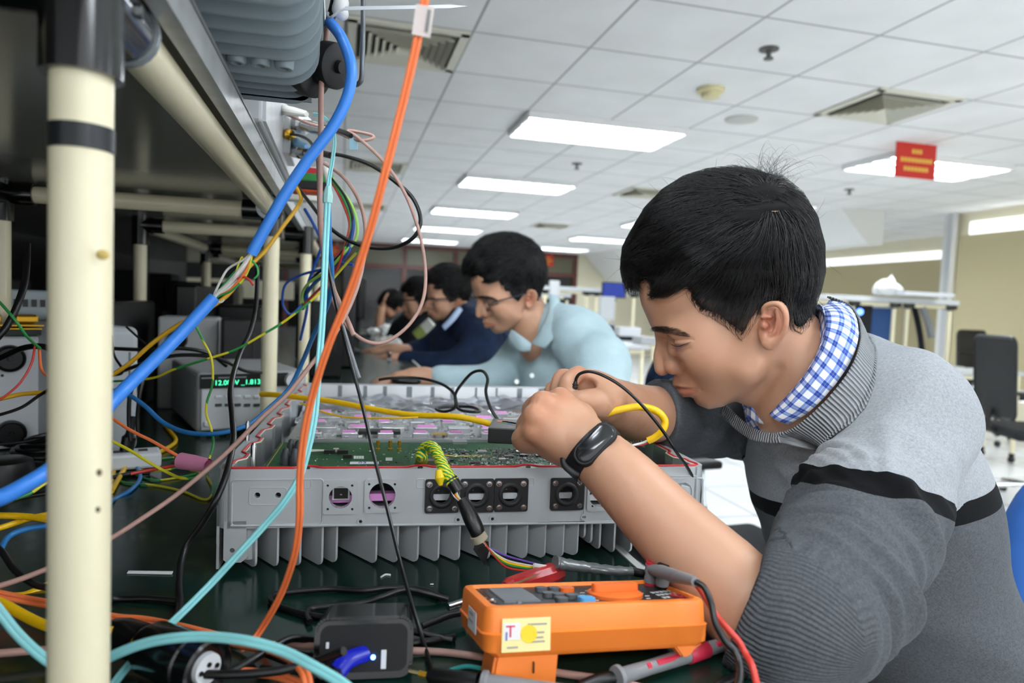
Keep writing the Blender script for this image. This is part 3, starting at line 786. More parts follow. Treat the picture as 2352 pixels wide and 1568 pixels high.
# ================================================================ OPEN RADIO UNIT ON THE BENCH
ALU = mat('cast_grey_paint', 'b4b8ba', .42, bump=.06, bump_scale=500); RAW = mat('raw_aluminium', 'd3d6d8', .28, metal=.85); RAWR = mat('raw_aluminium_rough', 'b9bcc0', .4, metal=.7, noise_amt=.12, noise_scale=60)
GASK = mat('red_gasket', 'c2262c', .4); CREAML = mat('sealant_cream', 'd8d2c0', .5)
RIMZ = .979
A = onz(497, 1078, RIMZ); B = onz(1622, 1071, RIMZ); UX = (B-A); UW = UX.length; UX.normalize(); UD = .655
UH = .0500                                  # body height, fins below
FF = Frm(A, UX, (0, 0, 1)); UH = -FF.hit(1000, 1204)[1]
UB = Frm(A, UX, Vector((0, 0, 1)).cross(UX))   # x right, y back, z up ; rim at w=0
FF = Frm(A, UX, (0, 0, 1))                   # front face frame: u right, v up, w towards viewer
unit = thing('radio_unit', UB.at(UW/2, UD/2, -RIMZ+TZ), 'open grey finned radio unit with a red gasket and exposed circuit boards', 'radio unit')
T = .0055
# outer shell: front plate with port holes
holes = [(782, 1141, 25), (878, 1137, 29), (1014, 1137, 22), (1094, 1136, 22), (1172, 1134, 22), (1300, 1133, 22), (1378, 1138, 27)]
HL = [FF.hit(x, y)+(r,) for x, y, r in holes]
pxm = UW/1125
outer = [(.012, 0)]; outer = [(.010, -.0005), (UW-.010, -.0005), (UW-.010, -UH), (.010, -UH)]
vs, fs = plate_geo(outer, [circle2(u, v, r*pxm) for u, v, r in HL]+[circle2(*FF.hit(x, y), .0026, 14) for x, y in ((591, 1137), (639, 1137))], T)
b = MB(); b.add([FF.at(v.x, v.y, v.z-T/2) for v in vs], fs, ALU)
# corners and side / back walls: U-shaped ring with scalloped inner outline
def outl(off):
    r = .012; out = []
    for (cx, cy, a0) in ((r, r, PI), (UW-r, r, 1.5*PI), (UW-r, UD-r, 0), (r, UD-r, .5*PI)):
        for i in range(7):
            a = a0+PI/2*i/6; out.append((cx+(r-off)*math.cos(a), cy+(r-off)*math.sin(a)))
    return out
wt = .016
def inner_path():
    P = []
    y0, y1 = .012, UD-.012
    nl = 8
    # left wall going back
    for i in range(nl*8+1):
        t = i/(nl*8); y = y0+(y1-y0)*t; ph = (t*nl) % 1
        P.append((wt-.004+.0065*(1 if .32 < ph < .68 else 0)*min(1, (.5-abs(ph-.5))/.12), y))
    nb = 9
    for i in range(1, nb*6):
        t = i/(nb*6); ph = (t*nb) % 1; P.append((wt+(UW-2*wt)*t, y1-(.003 if .4 < ph < .6 else 0)))
    for i in range(nl*8+1):
        t = 1-i/(nl*8); y = y0+(y1-y0)*t; ph = (t*nl) % 1
        P.append((UW-wt+.004-.0065*(1 if .32 < ph < .68 else 0), y))
    # front (thin) with screw-boss bumps
    return P
INN = inner_path()
u_o = outl(0)
start = [(.010, 0), (UW-.010, 0)]
ring_outer = [(.010, T), (.010, 0)][::-1]
# left+back+right ring as polygon: outer from front-left around the back to front-right, then inner back again
def arc(cx, cy, a0, a1, r, n=7): return [(cx+r*math.cos(a0+(a1-a0)*i/n), cy+r*math.sin(a0+(a1-a0)*i/n)) for i in range(n+1)]
r = .012
O = [(.0101, 0)]+arc(r, r, 1.5*PI, PI, r)+arc(r, UD-r, PI, PI/2, r)+arc(UW-r, UD-r, PI/2, 0, r)+arc(UW-r, r, 0, -PI/2, r)+[(UW-.0101, 0)]
poly = O+[(UW-.0101, T)]+INN[::-1]+[(.0101, T)]
vs, fs = plate_geo(poly, [], UH); b.add([UB.at(v.x, v.y, v.z-UH/2) for v in vs], fs, ALU)
shell = b.build('housing', unit)
# raw metal lining seen inside
b = MB()
for p, q in zip(INN, INN[1:]):
    n = Vector((q[1]-p[1], -(q[0]-p[0]), 0)); n = Vector((n.x, n.y)).normalized()*.0004
    a0, a1 = (p[0]+n.x, p[1]+n.y), (q[0]+n.x, q[1]+n.y)
    b.add([UB.at(*a0, -.0005), UB.at(*a1, -.0005), UB.at(*a1, -.040), UB.at(*a0, -.040)], [[0, 1, 2, 3]], RAW, True)
b.build('inner_wall', unit, 'bare silver inner wall', recalc=False)
b = MB(); b.box(RAWR, UB.at(UW/2, UD/2, -.042), (UW-.014, UD-.012, .004), UB.R)
b.box(ALU, UB.at(UW/2, UD/2, -.0455), (UW-.008, UD-.008, .003), UB.R); b.build('floor_plate', unit)
# gasket: red bead along the rim with bumps round the screw bosses
def gy(u):
    y = .0042
    for px in (705, 966, 1215, 1420):
        c = FF.hit(px, 1075)[0]; y += .0065*math.exp(-((u-c)/.009)**4)
    return y
G = [(.0135+(UW-.027)*i/120, 0) for i in range(121)]; G = [(u, gy(u)) for u, _ in G]
# thin rim ledge behind the front plate carrying the bead and bosses
b = MB()
L = [(.0102, T+.0002)]+[(u, max(T+.0003, y+.0028)) for u, y in G]+[(UW-.0102, T+.0002)]
vs, fs = plate_geo(L, [], .004); b.add([UB.at(v.x, v.y, v.z-.0025) for v in vs], fs, ALU)
b.build('rim_ledge', unit)
for px in (705, 966, 1215, 1420):
    c = FF.hit(px, 1075)[0]; b = MB(); b.lathe(BLK, UB.at(c, .0035, -.0006), (0, 0, 1), [(0, 0), (.0012, .0016), (.0012, .0024), (0, .0026)], 16); b.build('screw_hole', unit)
side = lambda P, s: [(p[0]-s*.0042, p[1]) for p in P]
nI = len([p for p in INN if p[0] < UW*.3 and p[1] < UD-.02])
Lp = [p for p in INN if p[0] < wt+.004 and p[1] < UD-.02]; Rp = [p for p in INN if p[0] > UW-wt-.004 and p[1] < UD-.02]
red = arc(.0135, .0165, 1.5*PI, PI, .0095)
ringL = [(p[0]-.0035, p[1]) for p in Lp[1:]]; ringR = [(p[0]+.0035, p[1]) for p in Rp[:-1]]
path = [UB.at(u, y, .0003) for u, y in ([(q[0]+.0005, q[1]) for q in ringL[::-1]]+[(.0055, .012), (.008, .0065)]+G+[(UW-.008, .0065), (UW-.0055, .012)]+ringR[::-1])]
b = MB(); b.tube(GASK, catmull(path, 2), .0014, 6, flat=.8); b.build('gasket', unit, 'red rubber gasket')
path2 = [UB.at(u, y, .0002) for u, y in [(q[0]+.0032, q[1]) for q in ringL[::-1]]]
path3 = [UB.at(u, y, .0002) for u, y in [(q[0]-.0032, q[1]) for q in ringR]]
for pp_ in (path2, path3):
    b = MB(); b.tube(CREAML, pp_, .0008, 6); b.build('sealant_line', unit)
# embossed details on the front face
def fring(poly, w, h, m=ALU, inner=None):
    """raised frame line following 2D polygon on the front face"""
    pts = [FF.at(u, v, 0) for u, v in poly]; bb = MB(); bb.tube(m, pts, w, 6, closed=True); return bb
def frect(x0, y0, x1, y1, rad=.003):
    a = FF.hit(x0, y0); c = FF.hit(x1, y1); cx, cy = (a[0]+c[0])/2, (a[1]+c[1])/2
    return [(cx+p[0], cy+p[1]) for p in rrect(abs(c[0]-a[0]), abs(a[1]-c[1]), rad)]
b = MB()
for R4, w in (((533, 1102, 1205, 1201), .0009), ((573, 1120, 658, 1158), .0006), ((1345, 1100, 1610, 1192), .0008)):
    if R4[0] == 533: R4 = (533, 1102, 740, 1203)
    b.tube(ALU, [FF.at(u, v, -.0001) for u, v in frect(*R4)], w, 6, closed=True)
b.tube(ALU, catmull([FF.at(*FF.hit(x, y), 0) for x, y in ((530, 1207), (900, 1205), (1300, 1201), (1615, 1197))], 4), .0012, 6)
for (x0, y0, x1, y1) in ((700, 1102, 715, 1120), (958, 1100, 975, 1120), (1212, 1098, 1226, 1116)):
    b.tube(ALU, [FF.at(u, v, -.0001) for u, v in frect(x0, y0, x1, y1, .0012)], .0006, 6, closed=True)
b.build('embossed_line', unit)
for (x0, y0, x1, y1, hi) in ((743, 1103, 819, 1179, 0), (838, 1100, 917, 1176, 1), (1350, 1100, 1420, 1172, 6)):
    a = FF.hit(x0, y0); c = FF.hit(x1, y1); u, v, r_ = HL[hi]
    cs = [FF.hit(x0+10, y0+11), FF.hit(x1-10, y0+11), FF.hit(x0+10, y1-11), FF.hit(x1-10, y1-11)]
    vs, fs = plate_geo(frect(x0, y0, x1, y1), [circle2(u, v, r_*pxm)]+[circle2(*q, .0012, 12) for q in cs], .0016)
    b = MB(); b.add([FF.at(v.x, v.y, v.z+.0008) for v in vs], fs, ALU)
    b.lathe(RAW, FF.at(u, v, .0014), -FF.z, [(0, r_*pxm+.0007), (.0002, r_*pxm), (.008, r_*pxm)], 32)
    b.build('port_plate', unit)
    b = MB()
    for q in cs: b.cyl(BLKM, FF.at(*q, -.0002), FF.at(*q, .0002), .0013, n=10)
    b.build('screw_hole', unit)
# black flanges with steel screws
STEEL = mat('steel_screw', 'b9bbbd', .25, metal=1); RUB = mat('black_rubber', '17181a', .55, bump=.1, bump_scale=700)
for i, (x0, y0, x1, y1) in enumerate(((977, 1100, 1052, 1175), (1058, 1099, 1132, 1174), (1136, 1098, 1210, 1172), (1265, 1097, 1338, 1169))):
    u, v, r_ = HL[2+i]
    cs = [FF.hit(x0+9, y0+10), FF.hit(x1-9, y0+10), FF.hit(x0+9, y1-10), FF.hit(x1-9, y1-10)]
    vs, fs = plate_geo(frect(x0, y0, x1, y1, .002), [circle2(u, v, 21*pxm, 32)], .003)
    b = MB(); b.add([FF.at(v.x, v.y, v.z+.0016) for v in vs], fs, RUB)
    b.lathe(RUB, FF.at(u, v, .003), FF.z, [(0, .0125), (.001, .0115), (.0014, .0095), (.0008, .0082), (-.006, .0082)], 32)
    fl = b.build('port_flange', unit)
    for q in cs:
        b = MB(); b.lathe(STEEL, FF.at(*q, .003), FF.z, [(0, .0029), (.0003, .003), (.0007, .003), (.0007, .0022), (.0012, .0021), (.0013, .0013), (.0006, .0011), (.0006, 0)], 16); b.build('screw', fl)
# what is seen through the ports
PINK = mat('pink_pad', 'ee9fe0', .6)
b = MB()
for i in (0, 1):
    u, v, r_ = HL[i]; b.box(PINK, FF.at(u, v-.006, -.02), (.03, .007, .012), FF.R)
b.build('pink_strip', unit, 'pink pad seen through the ports')
u, v, r_ = HL[0]
b = MB(); b.box(RAW, FF.at(u, v+.001, -.014), (.016, .013, .010), FF.R); b.box(BLK, FF.at(u, v+.001, -.0088), (.013, .010, .0008), FF.R); b.box(STEEL, FF.at(u, v, -.0082), (.002, .0012, .0005), FF.R)
b.build('socket', unit)
for i in range(2, 7):
    u, v, r_ = HL[i]; b = MB(); b.box(BLK, FF.at(u, v+.003, -.013), (.018, .008, .006), FF.R)
    b.box(WHITEP, FF.at(u, v-.0045, -.012), (.018, .006, .006), FF.R); b.box(STEEL, FF.at(u-.002, v+.002, -.0098), (.0014, .0005, .0004), FF.R); b.build('socket', unit)
# hex boss right
b = MB(); u, v = FF.hit(1567, 1130)
b.tube(ALU, [FF.at(p[0], p[1], 0) for p in frect(1533, 1093, 1597, 1170)], .0008, 6, closed=True)
b.lathe(ALU, FF.at(u, v, -.0005), FF.z, [(0, .0125), (.0018, .0122), (.0018, .0104), (.0005, .0102), (.0005, 0)], 32)
b.lathe(ALU, FF.at(u, v, 0), FF.z, [(0, .0088), (.0032, .0088), (.0036, .0082), (.0036, 0)], 6, smooth=False)
b.build('hex_plug', unit)
for q in ((617, 1199), (828, 1197), (1052, 1193), (1131, 1191), (1341, 1187)):
    b = MB(); b.lathe(ALU, FF.at(*FF.hit(*q), 0), FF.z, [(0, .0036), (.001, .0034), (.001, .0018), (0, .0016)], 18); b.build('screw_boss', unit)
for q in ((1531, 1102), (828, 1197), (1052, 1193), (1131, 1191), (1341, 1187)):
    b = MB(); b.cyl(BLKM, FF.at(*FF.hit(*q), -.0002), FF.at(*FF.hit(*q), .0004), .0014, n=12); b.build('screw_hole', unit)
# holes at left: dark backing
b = MB(); b.box(BLKM, FF.at(FF.hit(615, 1137)[0], FF.hit(615, 1137)[1], -.008), (.035, .012, .002), FF.R); b.build('hole_backing', unit)
# fins: slanted plates with rounded lower front corner
FH = RIMZ-UH-TZ-.0006
def fin(px, w0, h, ang, L, th=.0022, rad=.0065):
    """front edge at pixel x, runs back and to the left"""
    u = FF.hit(px, 1215)[0]; d = Vector((-math.sin(ang), math.cos(ang), 0)); 
    prof = [(0, 0), (0, -(h-rad))]+[(rad-rad*math.cos(a), -(h-rad)-rad*math.sin(a)) for a in (PI*.12, PI*.25, PI*.38, PI*.5)]+[(L, -h), (L, 0)]
    bb = MB()
    P = [UB.at(u+d.x*s, w0+d.y*s, -UH+.001+z) for s, z in prof]
    nrm = UB.R @ Vector((d.y, -d.x, 0))
    bb.prism(ALU, [p-nrm*th/2 for p in P], nrm*th); return bb.build('heat_fin', unit)
g1 = [(578, .9), (634, .92), (688, .92), (744, .92), (790, .86)]
for px, h in [(582, 1), (632, 1), (684, 1), (735, 1), (768, .95)]: fin(px+6, .004, FH*h, .62, .085)
for px, h in [(836, 1), (885, 1), (932, 1), (980, 1), (1028, 1)][0:]: fin(px+30, .004, FH*h, .62, .085)
for px, h in [(1128, 1), (1166, 1), (1214, 1), (1256, 1), (1298, 1), (1331, .96)]: fin(px, .004, FH*h, .62, .085)
for px, h in [(1352, .6), (1368, .74), (1388, .9), (1422, 1), (1462, 1), (1500, 1), (1540, 1), (1578, 1)]: fin(px, .012, FH*h, .15, .07)
for row in range(1, 6):
    for k in range(16):
        u = .02+k*(UW-.04)/15
        if row < 3 and min(abs(u-FF.hit(gx, 1250)[0]) for gx in (806, 1085, 1342)) < .016: continue
        bb = MB(); y0 = .10*row
        bb.box(ALU, UB.at(u, y0+.045, -UH-FH/2+.001), (.0022, .082, FH), UB.R @ Matrix.Rotation(.35, 3, 'Z')); bb.build('heat_fin', unit)
b = MB(); u0, v0 = FF.hit(514, 1205); u1, v1 = FF.hit(564, 1291)
vs, fs = plate_geo([(u0, v0+.003), (u1, v0+.003), (u1+.0008, v1+.004), (u1-.004, v1), (u0+.003, v1), (u0, v1+.003)], [circle2(*FF.hit(533, 1264), .0024, 14)], .012)
b.add([FF.at(v.x, v.y, v.z-.006) for v in vs], fs, ALU)
b.cyl(ALU, FF.at(u1, v0, -.012), FF.at(u1+.001, v1, -.012), .006)
b.build('corner_foot', unit)
b = MB(); b.cyl(STEEL, FF.at(*FF.hit(533, 1264), -.009), FF.at(*FF.hit(533, 1264), -.001), .0022, n=14); b.build('screw', unit)
b = MB(); b.box(ALU, UB.at(.0012, .05, -UH-FH/2+.001), (.0024, .09, FH), UB.R); b.build('heat_fin', unit)
b = MB(); b.box(ALU, UB.at(UW-.0012, .05, -UH-FH/2+.001), (.0024, .09, FH), UB.R); b.build('heat_fin', unit)
# ---- inside: green board
def m_pcb():
    m = mat('green_pcb', '24482f', .55, spec=.15); k = N(m)
    v = k.new('ShaderNodeTexVoronoi', feature='DISTANCE_TO_EDGE'); v.inputs['Scale'].default_value = 90; k.link(k.coord(), v.inputs['Vector'])
    w = k.noise(14, 3)
    base = k.ramp(w.outputs[0], [(.35, '17402a'), (.65, '285c38')])
    k.link(k.mix(k.math('LESS_THAN', v.outputs[0], .018), base, '3f6a45'), k.b.inputs['Base Color']); return m
PCBM = m_pcb(); PB = -.016
u0 = .030; y0 = .012; y1 = .190
b = MB(); b.box(PCBM, UB.at((u0+UW-.03)/2, (y0+y1)/2, PB), (UW-.06, y1-y0, .0022), UB.R)
board = b.build('circuit_board', unit, 'green circuit board')
b = MB(); b.box(GOLD, UB.at(u0+.003, (y0+y1)/2, PB+.0013), (.0012, y1-y0-.004, .0002), UB.R); b.build('copper_trace', board)
b = MB(); b.box(GOLD, UB.at(UW-.034, (y0+y1)/2, PB+.0013), (.0012, y1-y0-.004, .0002), UB.R); b.build('copper_trace', board); b = MB()
for px in (960,): b.tube(GOLD, [UB.at(.2, .13, PB+.0013), UB.at(.23, .115, PB+.0013), UB.at(.29, .115, PB+.0013)], .0005, 4)
b.build('copper_trace', board)
rnd = random.Random(5)
SMDW = mat('smd_white', 'd7d8d2', .4); SMDB = mat('smd_black', '161617', .4); TIN = mat('tin', 'c4c6c8', .3, metal=.9)
b = MB()
for k in range(1500):
    a = rnd.random()
    if a < .72: u = rnd.gauss(.29, .05)
    else: u = rnd.uniform(.06, UW-.05)
    y = rnd.uniform(.02, .155)
    if not (.045 < u < UW-.045) or (u < .20 and rnd.random() < .5): continue
    s = rnd.choice([(.0016, .0008), (.0010, .0005), (.0024, .0012), (.0008, .0014)])
    b.box(rnd.choice([SMDW, TIN, SMDW, SMDB, TIN]), UB.at(u, y, PB+.0016), (s[0], s[1], rnd.choice([.0006, .0009])), UB.R)
b.build('surface_component', board, 'tiny components scattered on the board', kind='stuff')
for k in range(26):
    u = rnd.uniform(.20, UW-.06); y = rnd.uniform(.03, .145); s = rnd.uniform(.005, .012)
    b = MB(); b.box(SMDB if k % 3 else TIN, UB.at(u, y, PB+.002), (s, s*rnd.uniform(.6, 1), .0016), UB.R); b.build('chip', board)
def pcb(px, py, h=0): 
    u, y = UB.hit(px, py, PB+.0011+h); return u, y
for (px, py, s, hh, mm) in ((757, 1041, .012, .004, SMDB), (787, 1041, .012, .004, SMDB), (772, 1037, .006, .004, SMDW), (793, 1052, .005, .004, SMDB), (803, 1052, .005, .004, SMDB), (1056, 1018, .018, .003, TIN), (1400, 1040, .02, .002, SMDB), (815, 1053, .0025, .003, SMDW), (821, 1053, .0025, .003, SMDW), (827, 1053, .0025, .003, SMDW), (833, 1053, .0025, .003, SMDW), (890, 1057, .004, .003, SMDW), (897, 1057, .004, .003, SMDW)):
    u, y = pcb(px, py); b = MB(); b.box(mm, UB.at(u, y, PB+.0011+hh/2), (s, s*.55, hh), UB.R); b.build('chip', board)
u, y = pcb(837, 1063); b = MB(); b.box(WHITEP, UB.at(u, y, PB+.0013), (.030, .010, .0003), UB.R)
put_text(b, mat('ink_blue', '2a3f9a', .6), '03', .009, UB.at(u-.002, y, PB+.00155), UB.x, UB.y, .0001); b.build('label', board, 'white label marked 03')
for (px, py) in ((868, 1033), (896, 1033), (917, 1033)):
    u, y = pcb(px, py); b = MB(); b.lathe(GOLD, UB.at(u, y, PB+.001), (0, 0, 1), [(0, .0026), (.002, .0026), (.002, .0012), (.006, .0012), (.006, .0022), (.011, .0022), (.011, .001), (.009, 0)], 14); b.build('coax_socket', board, 'gold coax socket')
# grey rubber caps on left of the board
for (px, py, s) in ((655, 1066, 1), (676, 1068, 1), (668, 1040, .9), (684, 1043, .9)):
    u, y = pcb(px, py); b = MB(); b.lathe(mat('cap_rubber', '3b3d40', .45), UB.at(u, y, PB+.001), (0, 0, 1), [(0, .0052*s), (.010*s, .005*s), (.013*s, .0035*s), (.016*s, .003*s), (.0175*s, .0015*s), (.0178*s, 0)], 16); b.build('rubber_cap', board)
u, y = pcb(690, 1036); b = MB(); pts = [(-.02, 0), (-.012, .004), (.0, .003), (.012, .006), (.03, .004), (.034, -.001), (.02, -.002), (.008, -.005), (-.012, -.004)]
vs, fs = plate_geo(pts, [], .0008); b.add([UB.at(u+v.x, y+v.y, PB+.0018+v.z) for v in vs], fs, mat('paste_white', 'd9d7cc', .5)); b.build('sealant_patch', board)
# white ribbon socket under the striped loom
u, y = pcb(1000, 1068); b = MB(); b.box(mat('brown_socket', '5a5248', .4), UB.at(u, y, PB+.004), (.03, .010, .006), UB.R); b.build('chip', board)
# silver shielding area behind with pink pads
SH = RAWR; ya, yb = .193, .41
b = MB(); b.box(SH, UB.at(UW/2, (ya+yb)/2, PB+.001), (UW-.07, yb-ya, .003), UB.R); b.box(RAW, UB.at(UW/2, ya+.001, PB+.002), (UW-.07, .003, .006), UB.R); b.build('shield_plate', unit, 'silver shielding plate')
for j, y in enumerate((.215, .255, .293, .332, .372)):
    n = 9
    for k in range(n):
        u = .065+k*(UW-.13)/(n-1)+(.010 if j % 2 else 0)
        w = .020 if j % 2 == 0 else .03
        b = MB()
        b.box(RAW, UB.at(u, y, PB+.006), (w, .012+.006*(j % 2), .007), UB.R, bev=.001)
        sc_ = b.build('shield_can', unit)
        if (j+k) % 2 == 0 or j == 0:
            b = MB(); b.box(PINK, UB.at(u+rnd.uniform(-.003, .003), y, PB+.0103), (w*.75, .010, .0016), UB.R); b.build('thermal_pad', sc_, 'pink thermal pad')
b = MB()
for k in range(700):
    u = rnd.uniform(.045, UW-.045); y = rnd.uniform(ya+.005, yb); s = rnd.uniform(.001, .0035)
    b.box(rnd.choice([TIN, SMDW, RAW, TIN]), UB.at(u, y, PB+.003+s*.2), (s*1.6, s, s), UB.R @ Matrix.Rotation(rnd.choice([0, 0, .6]), 3, 'Z'))
b.build('surface_component', unit, 'small bright parts on the shielding', kind='stuff')
u, y = UB.hit(872, 991, PB+.008); b = MB(); b.box(SMDB, UB.at(u, y, PB+.008), (.052, .018, .004), UB.R); b.build('filter_block', unit, 'black filter block')
for px in (1020, 1170): 
    u, y = UB.hit(px, 996, PB+.006); b = MB(); b.box(mat('amber_label', 'b99a52', .5), UB.at(u, y, PB+.006), (.03, .014, .001), UB.R); b.build('amber_tape', unit)
# posts standing above the rim
for (px, py, top, rr) in ((582, 1060, 1028, .0028), (568, 1020, 972, .0022), (1502, 1010, 978, .003), (1450, 1010, 990, .0032), (1446, 1002, 985, .003)):
    u, y = UB.hit(px, py, -.004); h = .006+(py-top)/1568*.7
    b = MB(); b.lathe(STEEL, UB.at(u, y, -.03), (0, 0, 1), [(0, rr), (.022+h, rr), (.0245+h, rr*.5), (.0245+h, 0)], 16); b.build('guide_pin', unit, 'steel guide pin')
# light stripes: machined panels on the far inner wall
for k in range(11):
    u = .03+k*(UW-.06)/10+rnd.uniform(-.004, .004); b = MB(); b.box(mat('panel_stripe', '8b9094', .4, metal=.5), UB.at(u, UD-.0160, -.012), (rnd.choice([.004, .007, .010]), .001, .020), UB.R); b.build('wall_stripe', unit, 'dull grey stripes on far inner wall')
b = MB(); b.box(mat('white_panel_metal', 'f0f2f3', .25, metal=.15), UB.at(UW/2, UD-.0150, -.019), (UW-.05, .0012, .036), UB.R); b.build('back_panel', unit, 'bright far inner wall')
# crumpled silver antistatic film over the far half
def m_film():
    m = mat('antistatic_film', '6f7280', .10, metal=.85); k = N(m)
    n = k.noise(55, 5, rough=.6); k.bump(n.outputs[0], .5, .004)
    k.link(k.ramp(k.noise(9, 3).outputs[0], [(.3, '7d808c'), (.7, 'c9ccd4')]), k.b.inputs['Base Color']); return m
nu, nv = 90, 44; vs = []; fs = []
for j in range(nv+1):
    for i in range(nu+1):
        s, t = i/nu, j/nv; u = .022+(UW-.044)*s; y = .392+(UD-.415)*t+.012*noise.noise(Vector((s*6, 3.1, 0)))*(1-t)
        z = -.020+.012*noise.noise(Vector((s*7, t*3.2, 1.7)))+.006*noise.noise(Vector((s*19, t*11, 4.2)))
        if t < .06: z -= .008*(1-t/.06)
        vs.append(UB.at(u, y, min(z, -.0015)))
for j in range(nv):
    for i in range(nu): a = j*(nu+1)+i; fs.append([a, a+1, a+nu+2, a+nu+1])
b = MB(); b.add(vs, fs, m_film(), True); fo = b.build('antistatic_film', label='crumpled silver antistatic film covering the far half of the open radio unit', cat='film')
md = fo.modifiers.new('th', 'SOLIDIFY'); md.thickness = .0002
# ================================================================ CABLES
def cm(name, c, r=.4, **k): return mat(name, c, r, **k)
C_BLUE = cm('cable_blue', '3f8df0', .35); C_AQUA = cm('cable_aqua', '8fd8dc', .35); C_ORG = cm('cable_orange', 'f07c46', .38)
C_BRN = cm('cable_rosebrown', 'b48f84', .45, bump=.3, bump_scale=900); C_BLK = cm('cable_black', '0e0e10', .35); C_BL2 = cm('cable_steelblue', '2f7cc0', .4)
C_YEL = cm('cable_yellow', 'f2c00e', .35); C_YEL2 = cm('cable_ochre', 'd8a520', .4); C_GRN = cm('cable_green', '2f9a50', .4); C_RED = cm('cable_red', 'c4372c', .4); C_WHT = cm('cable_white', 'dcdcd6', .4); C_PUR = cm('cable_purple', '6a4fa8', .4)
def m_yg(name='cable_yellow_green', s=60, w=.5, y='d8cf2a', g='2f8f45'):
    if name in MATS: return MATS[name]
    m = mat(name, 'c8c428', .4); k = N(m)
    wv = k.new('ShaderNodeTexWave', wave_type='BANDS', bands_direction='DIAGONAL'); wv.inputs['Scale'].default_value = s; wv.inputs['Distortion'].default_value = 1.0
    k.link(k.coord(), wv.inputs['Vector']); k.link(k.ramp(wv.outputs[0], [(0, y), (w, g)], 'CONSTANT'), k.b.inputs['Base Color']); return m
C_YG = m_yg('cable_yellow_green', 9)
# thick blue cable with the jacket split open
t = thing('network_cable', W(755, 45, .6), 'thick blue cable with a split jacket showing bare wires, crossing the racks', 'cable')
cable('jacket', [(757, 50, .62), (785, 88, .61), (806, 150, .6), (800, 215, .6), (765, 290, .6), (705, 370, .6), (655, 445, .6), (612, 520, .6), (577, 583, .6)], .0050, C_BLUE, 'blue jacket', parent=t, n=16)
cable('jacket', [(492, 683, .6), (400, 782, .58), (300, 880, .55), (255, 925, .53), (180, 1010, .5), (125, 1070, .48), (60, 1112, .46), (0, 1143, .44), (-60, 1160, .42)], .0055, C_BLUE, 'blue jacket', parent=t, n=16)
for i, c in enumerate((C_WHT, C_WHT, C_WHT, C_ORG, C_GRN, C_YG, C_WHT, C_WHT)):
    o = [(-4, 3), (4, -3), (0, 0), (6, 4), (3, -6), (8, 6), (-7, -5), (-2, 7)][i]
    j = [0, 0, 0, 5, -3, 7, -12, 4][i]
    cable('inner_wire', [(579, 580, .6), (566+o[0], 602+o[1], .6), (545+o[0]+j, 628+o[1]*1.3+j*.5, .597+.001*i), (522+o[1]+j*.6, 655+o[0]*.6+j, .6), (500+o[0]*.8, 674+o[1]*.6, .6), (490, 686, .6)], .0011 if i != 2 else .0022, c, None, parent=t, n=8)
cable('cut_wire', [(545, 640, .6), (560, 636, .6), (572, 642, .6), (582, 655, .6)], .0010, C_RED, 'red cut wire', parent=t)
cable('cut_wire', [(578, 598, .6), (590, 612, .6), (592, 630, .6), (584, 640, .6)], .0009, C_GRN, 'green cut wire', parent=t)
cable('cut_wire', [(560, 612, .6), (556, 590, .602), (545, 615, .6), (540, 640, .6)], .0008, C_YG, None, parent=t)
cable('cut_wire', [(495, 690, .6), (508, 694, .6), (515, 688, .6)], .0007, C_WHT, None, parent=t)
# orange fibre running down the middle
t = thing('fiber_cable', W(900, 300, .45), 'orange twin fibre cable hanging from above across the middle of the view', 'cable')
cable('cable_run', [(990, -80, .38), (972, 20, .385), (955, 110, .39), (922, 250, .40), (885, 395, .41), (845, 545, .425), (800, 680, .44), (752, 800, .45), (716, 915, .46), (697, 1010, .465), (689, 1100, .47), (688, 1190, .475), (676, 1275, .485), (645, 1365, .50), (600, 1445, .505), (556, 1505, .49), (520, 1560, .475), (490, 1620, .46)], .00138, C_ORG, None, parent=t, twin=.0012)
b = MB(); p0 = W(972, 12, .383); p1 = W(962, 82, .386); ax = (p1-p0).normalized(); sd = ax.cross(F0).normalized()
b.box(mat('clear_label', 'e8dcd8', .3, alpha=.75), (p0+p1)/2+sd*.0012, (.0105, .0008, (p1-p0).length), frame_from(ax, sd)); b.box(mat('ink_grey', '7b7b7b', .5), (p0+p1)/2+sd*.004-F0*.001, (.002, .0003, .012), frame_from(ax, sd))
b.build('cable_tag', t, 'clear tag wrapped round the cable')
cable('fiber_cable', [(-60, 1348, .53), (0, 1365, .53), (65, 1378, .53), (130, 1390, .52), (256, 1418, .51), (330, 1425, .51), (410, 1440, .505), (500, 1462, .50), (560, 1480, .49), (620, 1490, .47), (670, 1512, .45), (700, 1545, .43), (712, 1600, .42)], .0019, C_ORG, 'orange twin fibre running from the left edge behind the cream pole to the bottom', group=None, twin=.0016)
cable('fiber_cable', [(360, 1600, .43), (400, 1566, .44), (450, 1550, .45), (520, 1543, .452), (590, 1545, .455), (640, 1552, .445), (700, 1575, .43), (730, 1600, .42)], .0016, C_ORG, 'orange fibre arching along the bottom edge beside the round black connector', twin=.0014)
cable('thin_wire', [(90, 795, .8), (96, 850, .78), (122, 870, .76), (180, 915, .74), (256, 960, .72), (300, 988, .71), (350, 1013, .705), (400, 1042, .70), (440, 1064, .70)], .0016, C_ORG, 'thin orange wire leading into the pink sleeve', n=8)
cable('thin_wire', [(300, 1088, .70), (340, 1080, .71), (380, 1073, .715), (412, 1068, .715)], .0018, C_RED, 'short orange red wire on the left of the pink sleeve', n=8)
PK = mat('pink_sleeve', 'd989ac', .5)
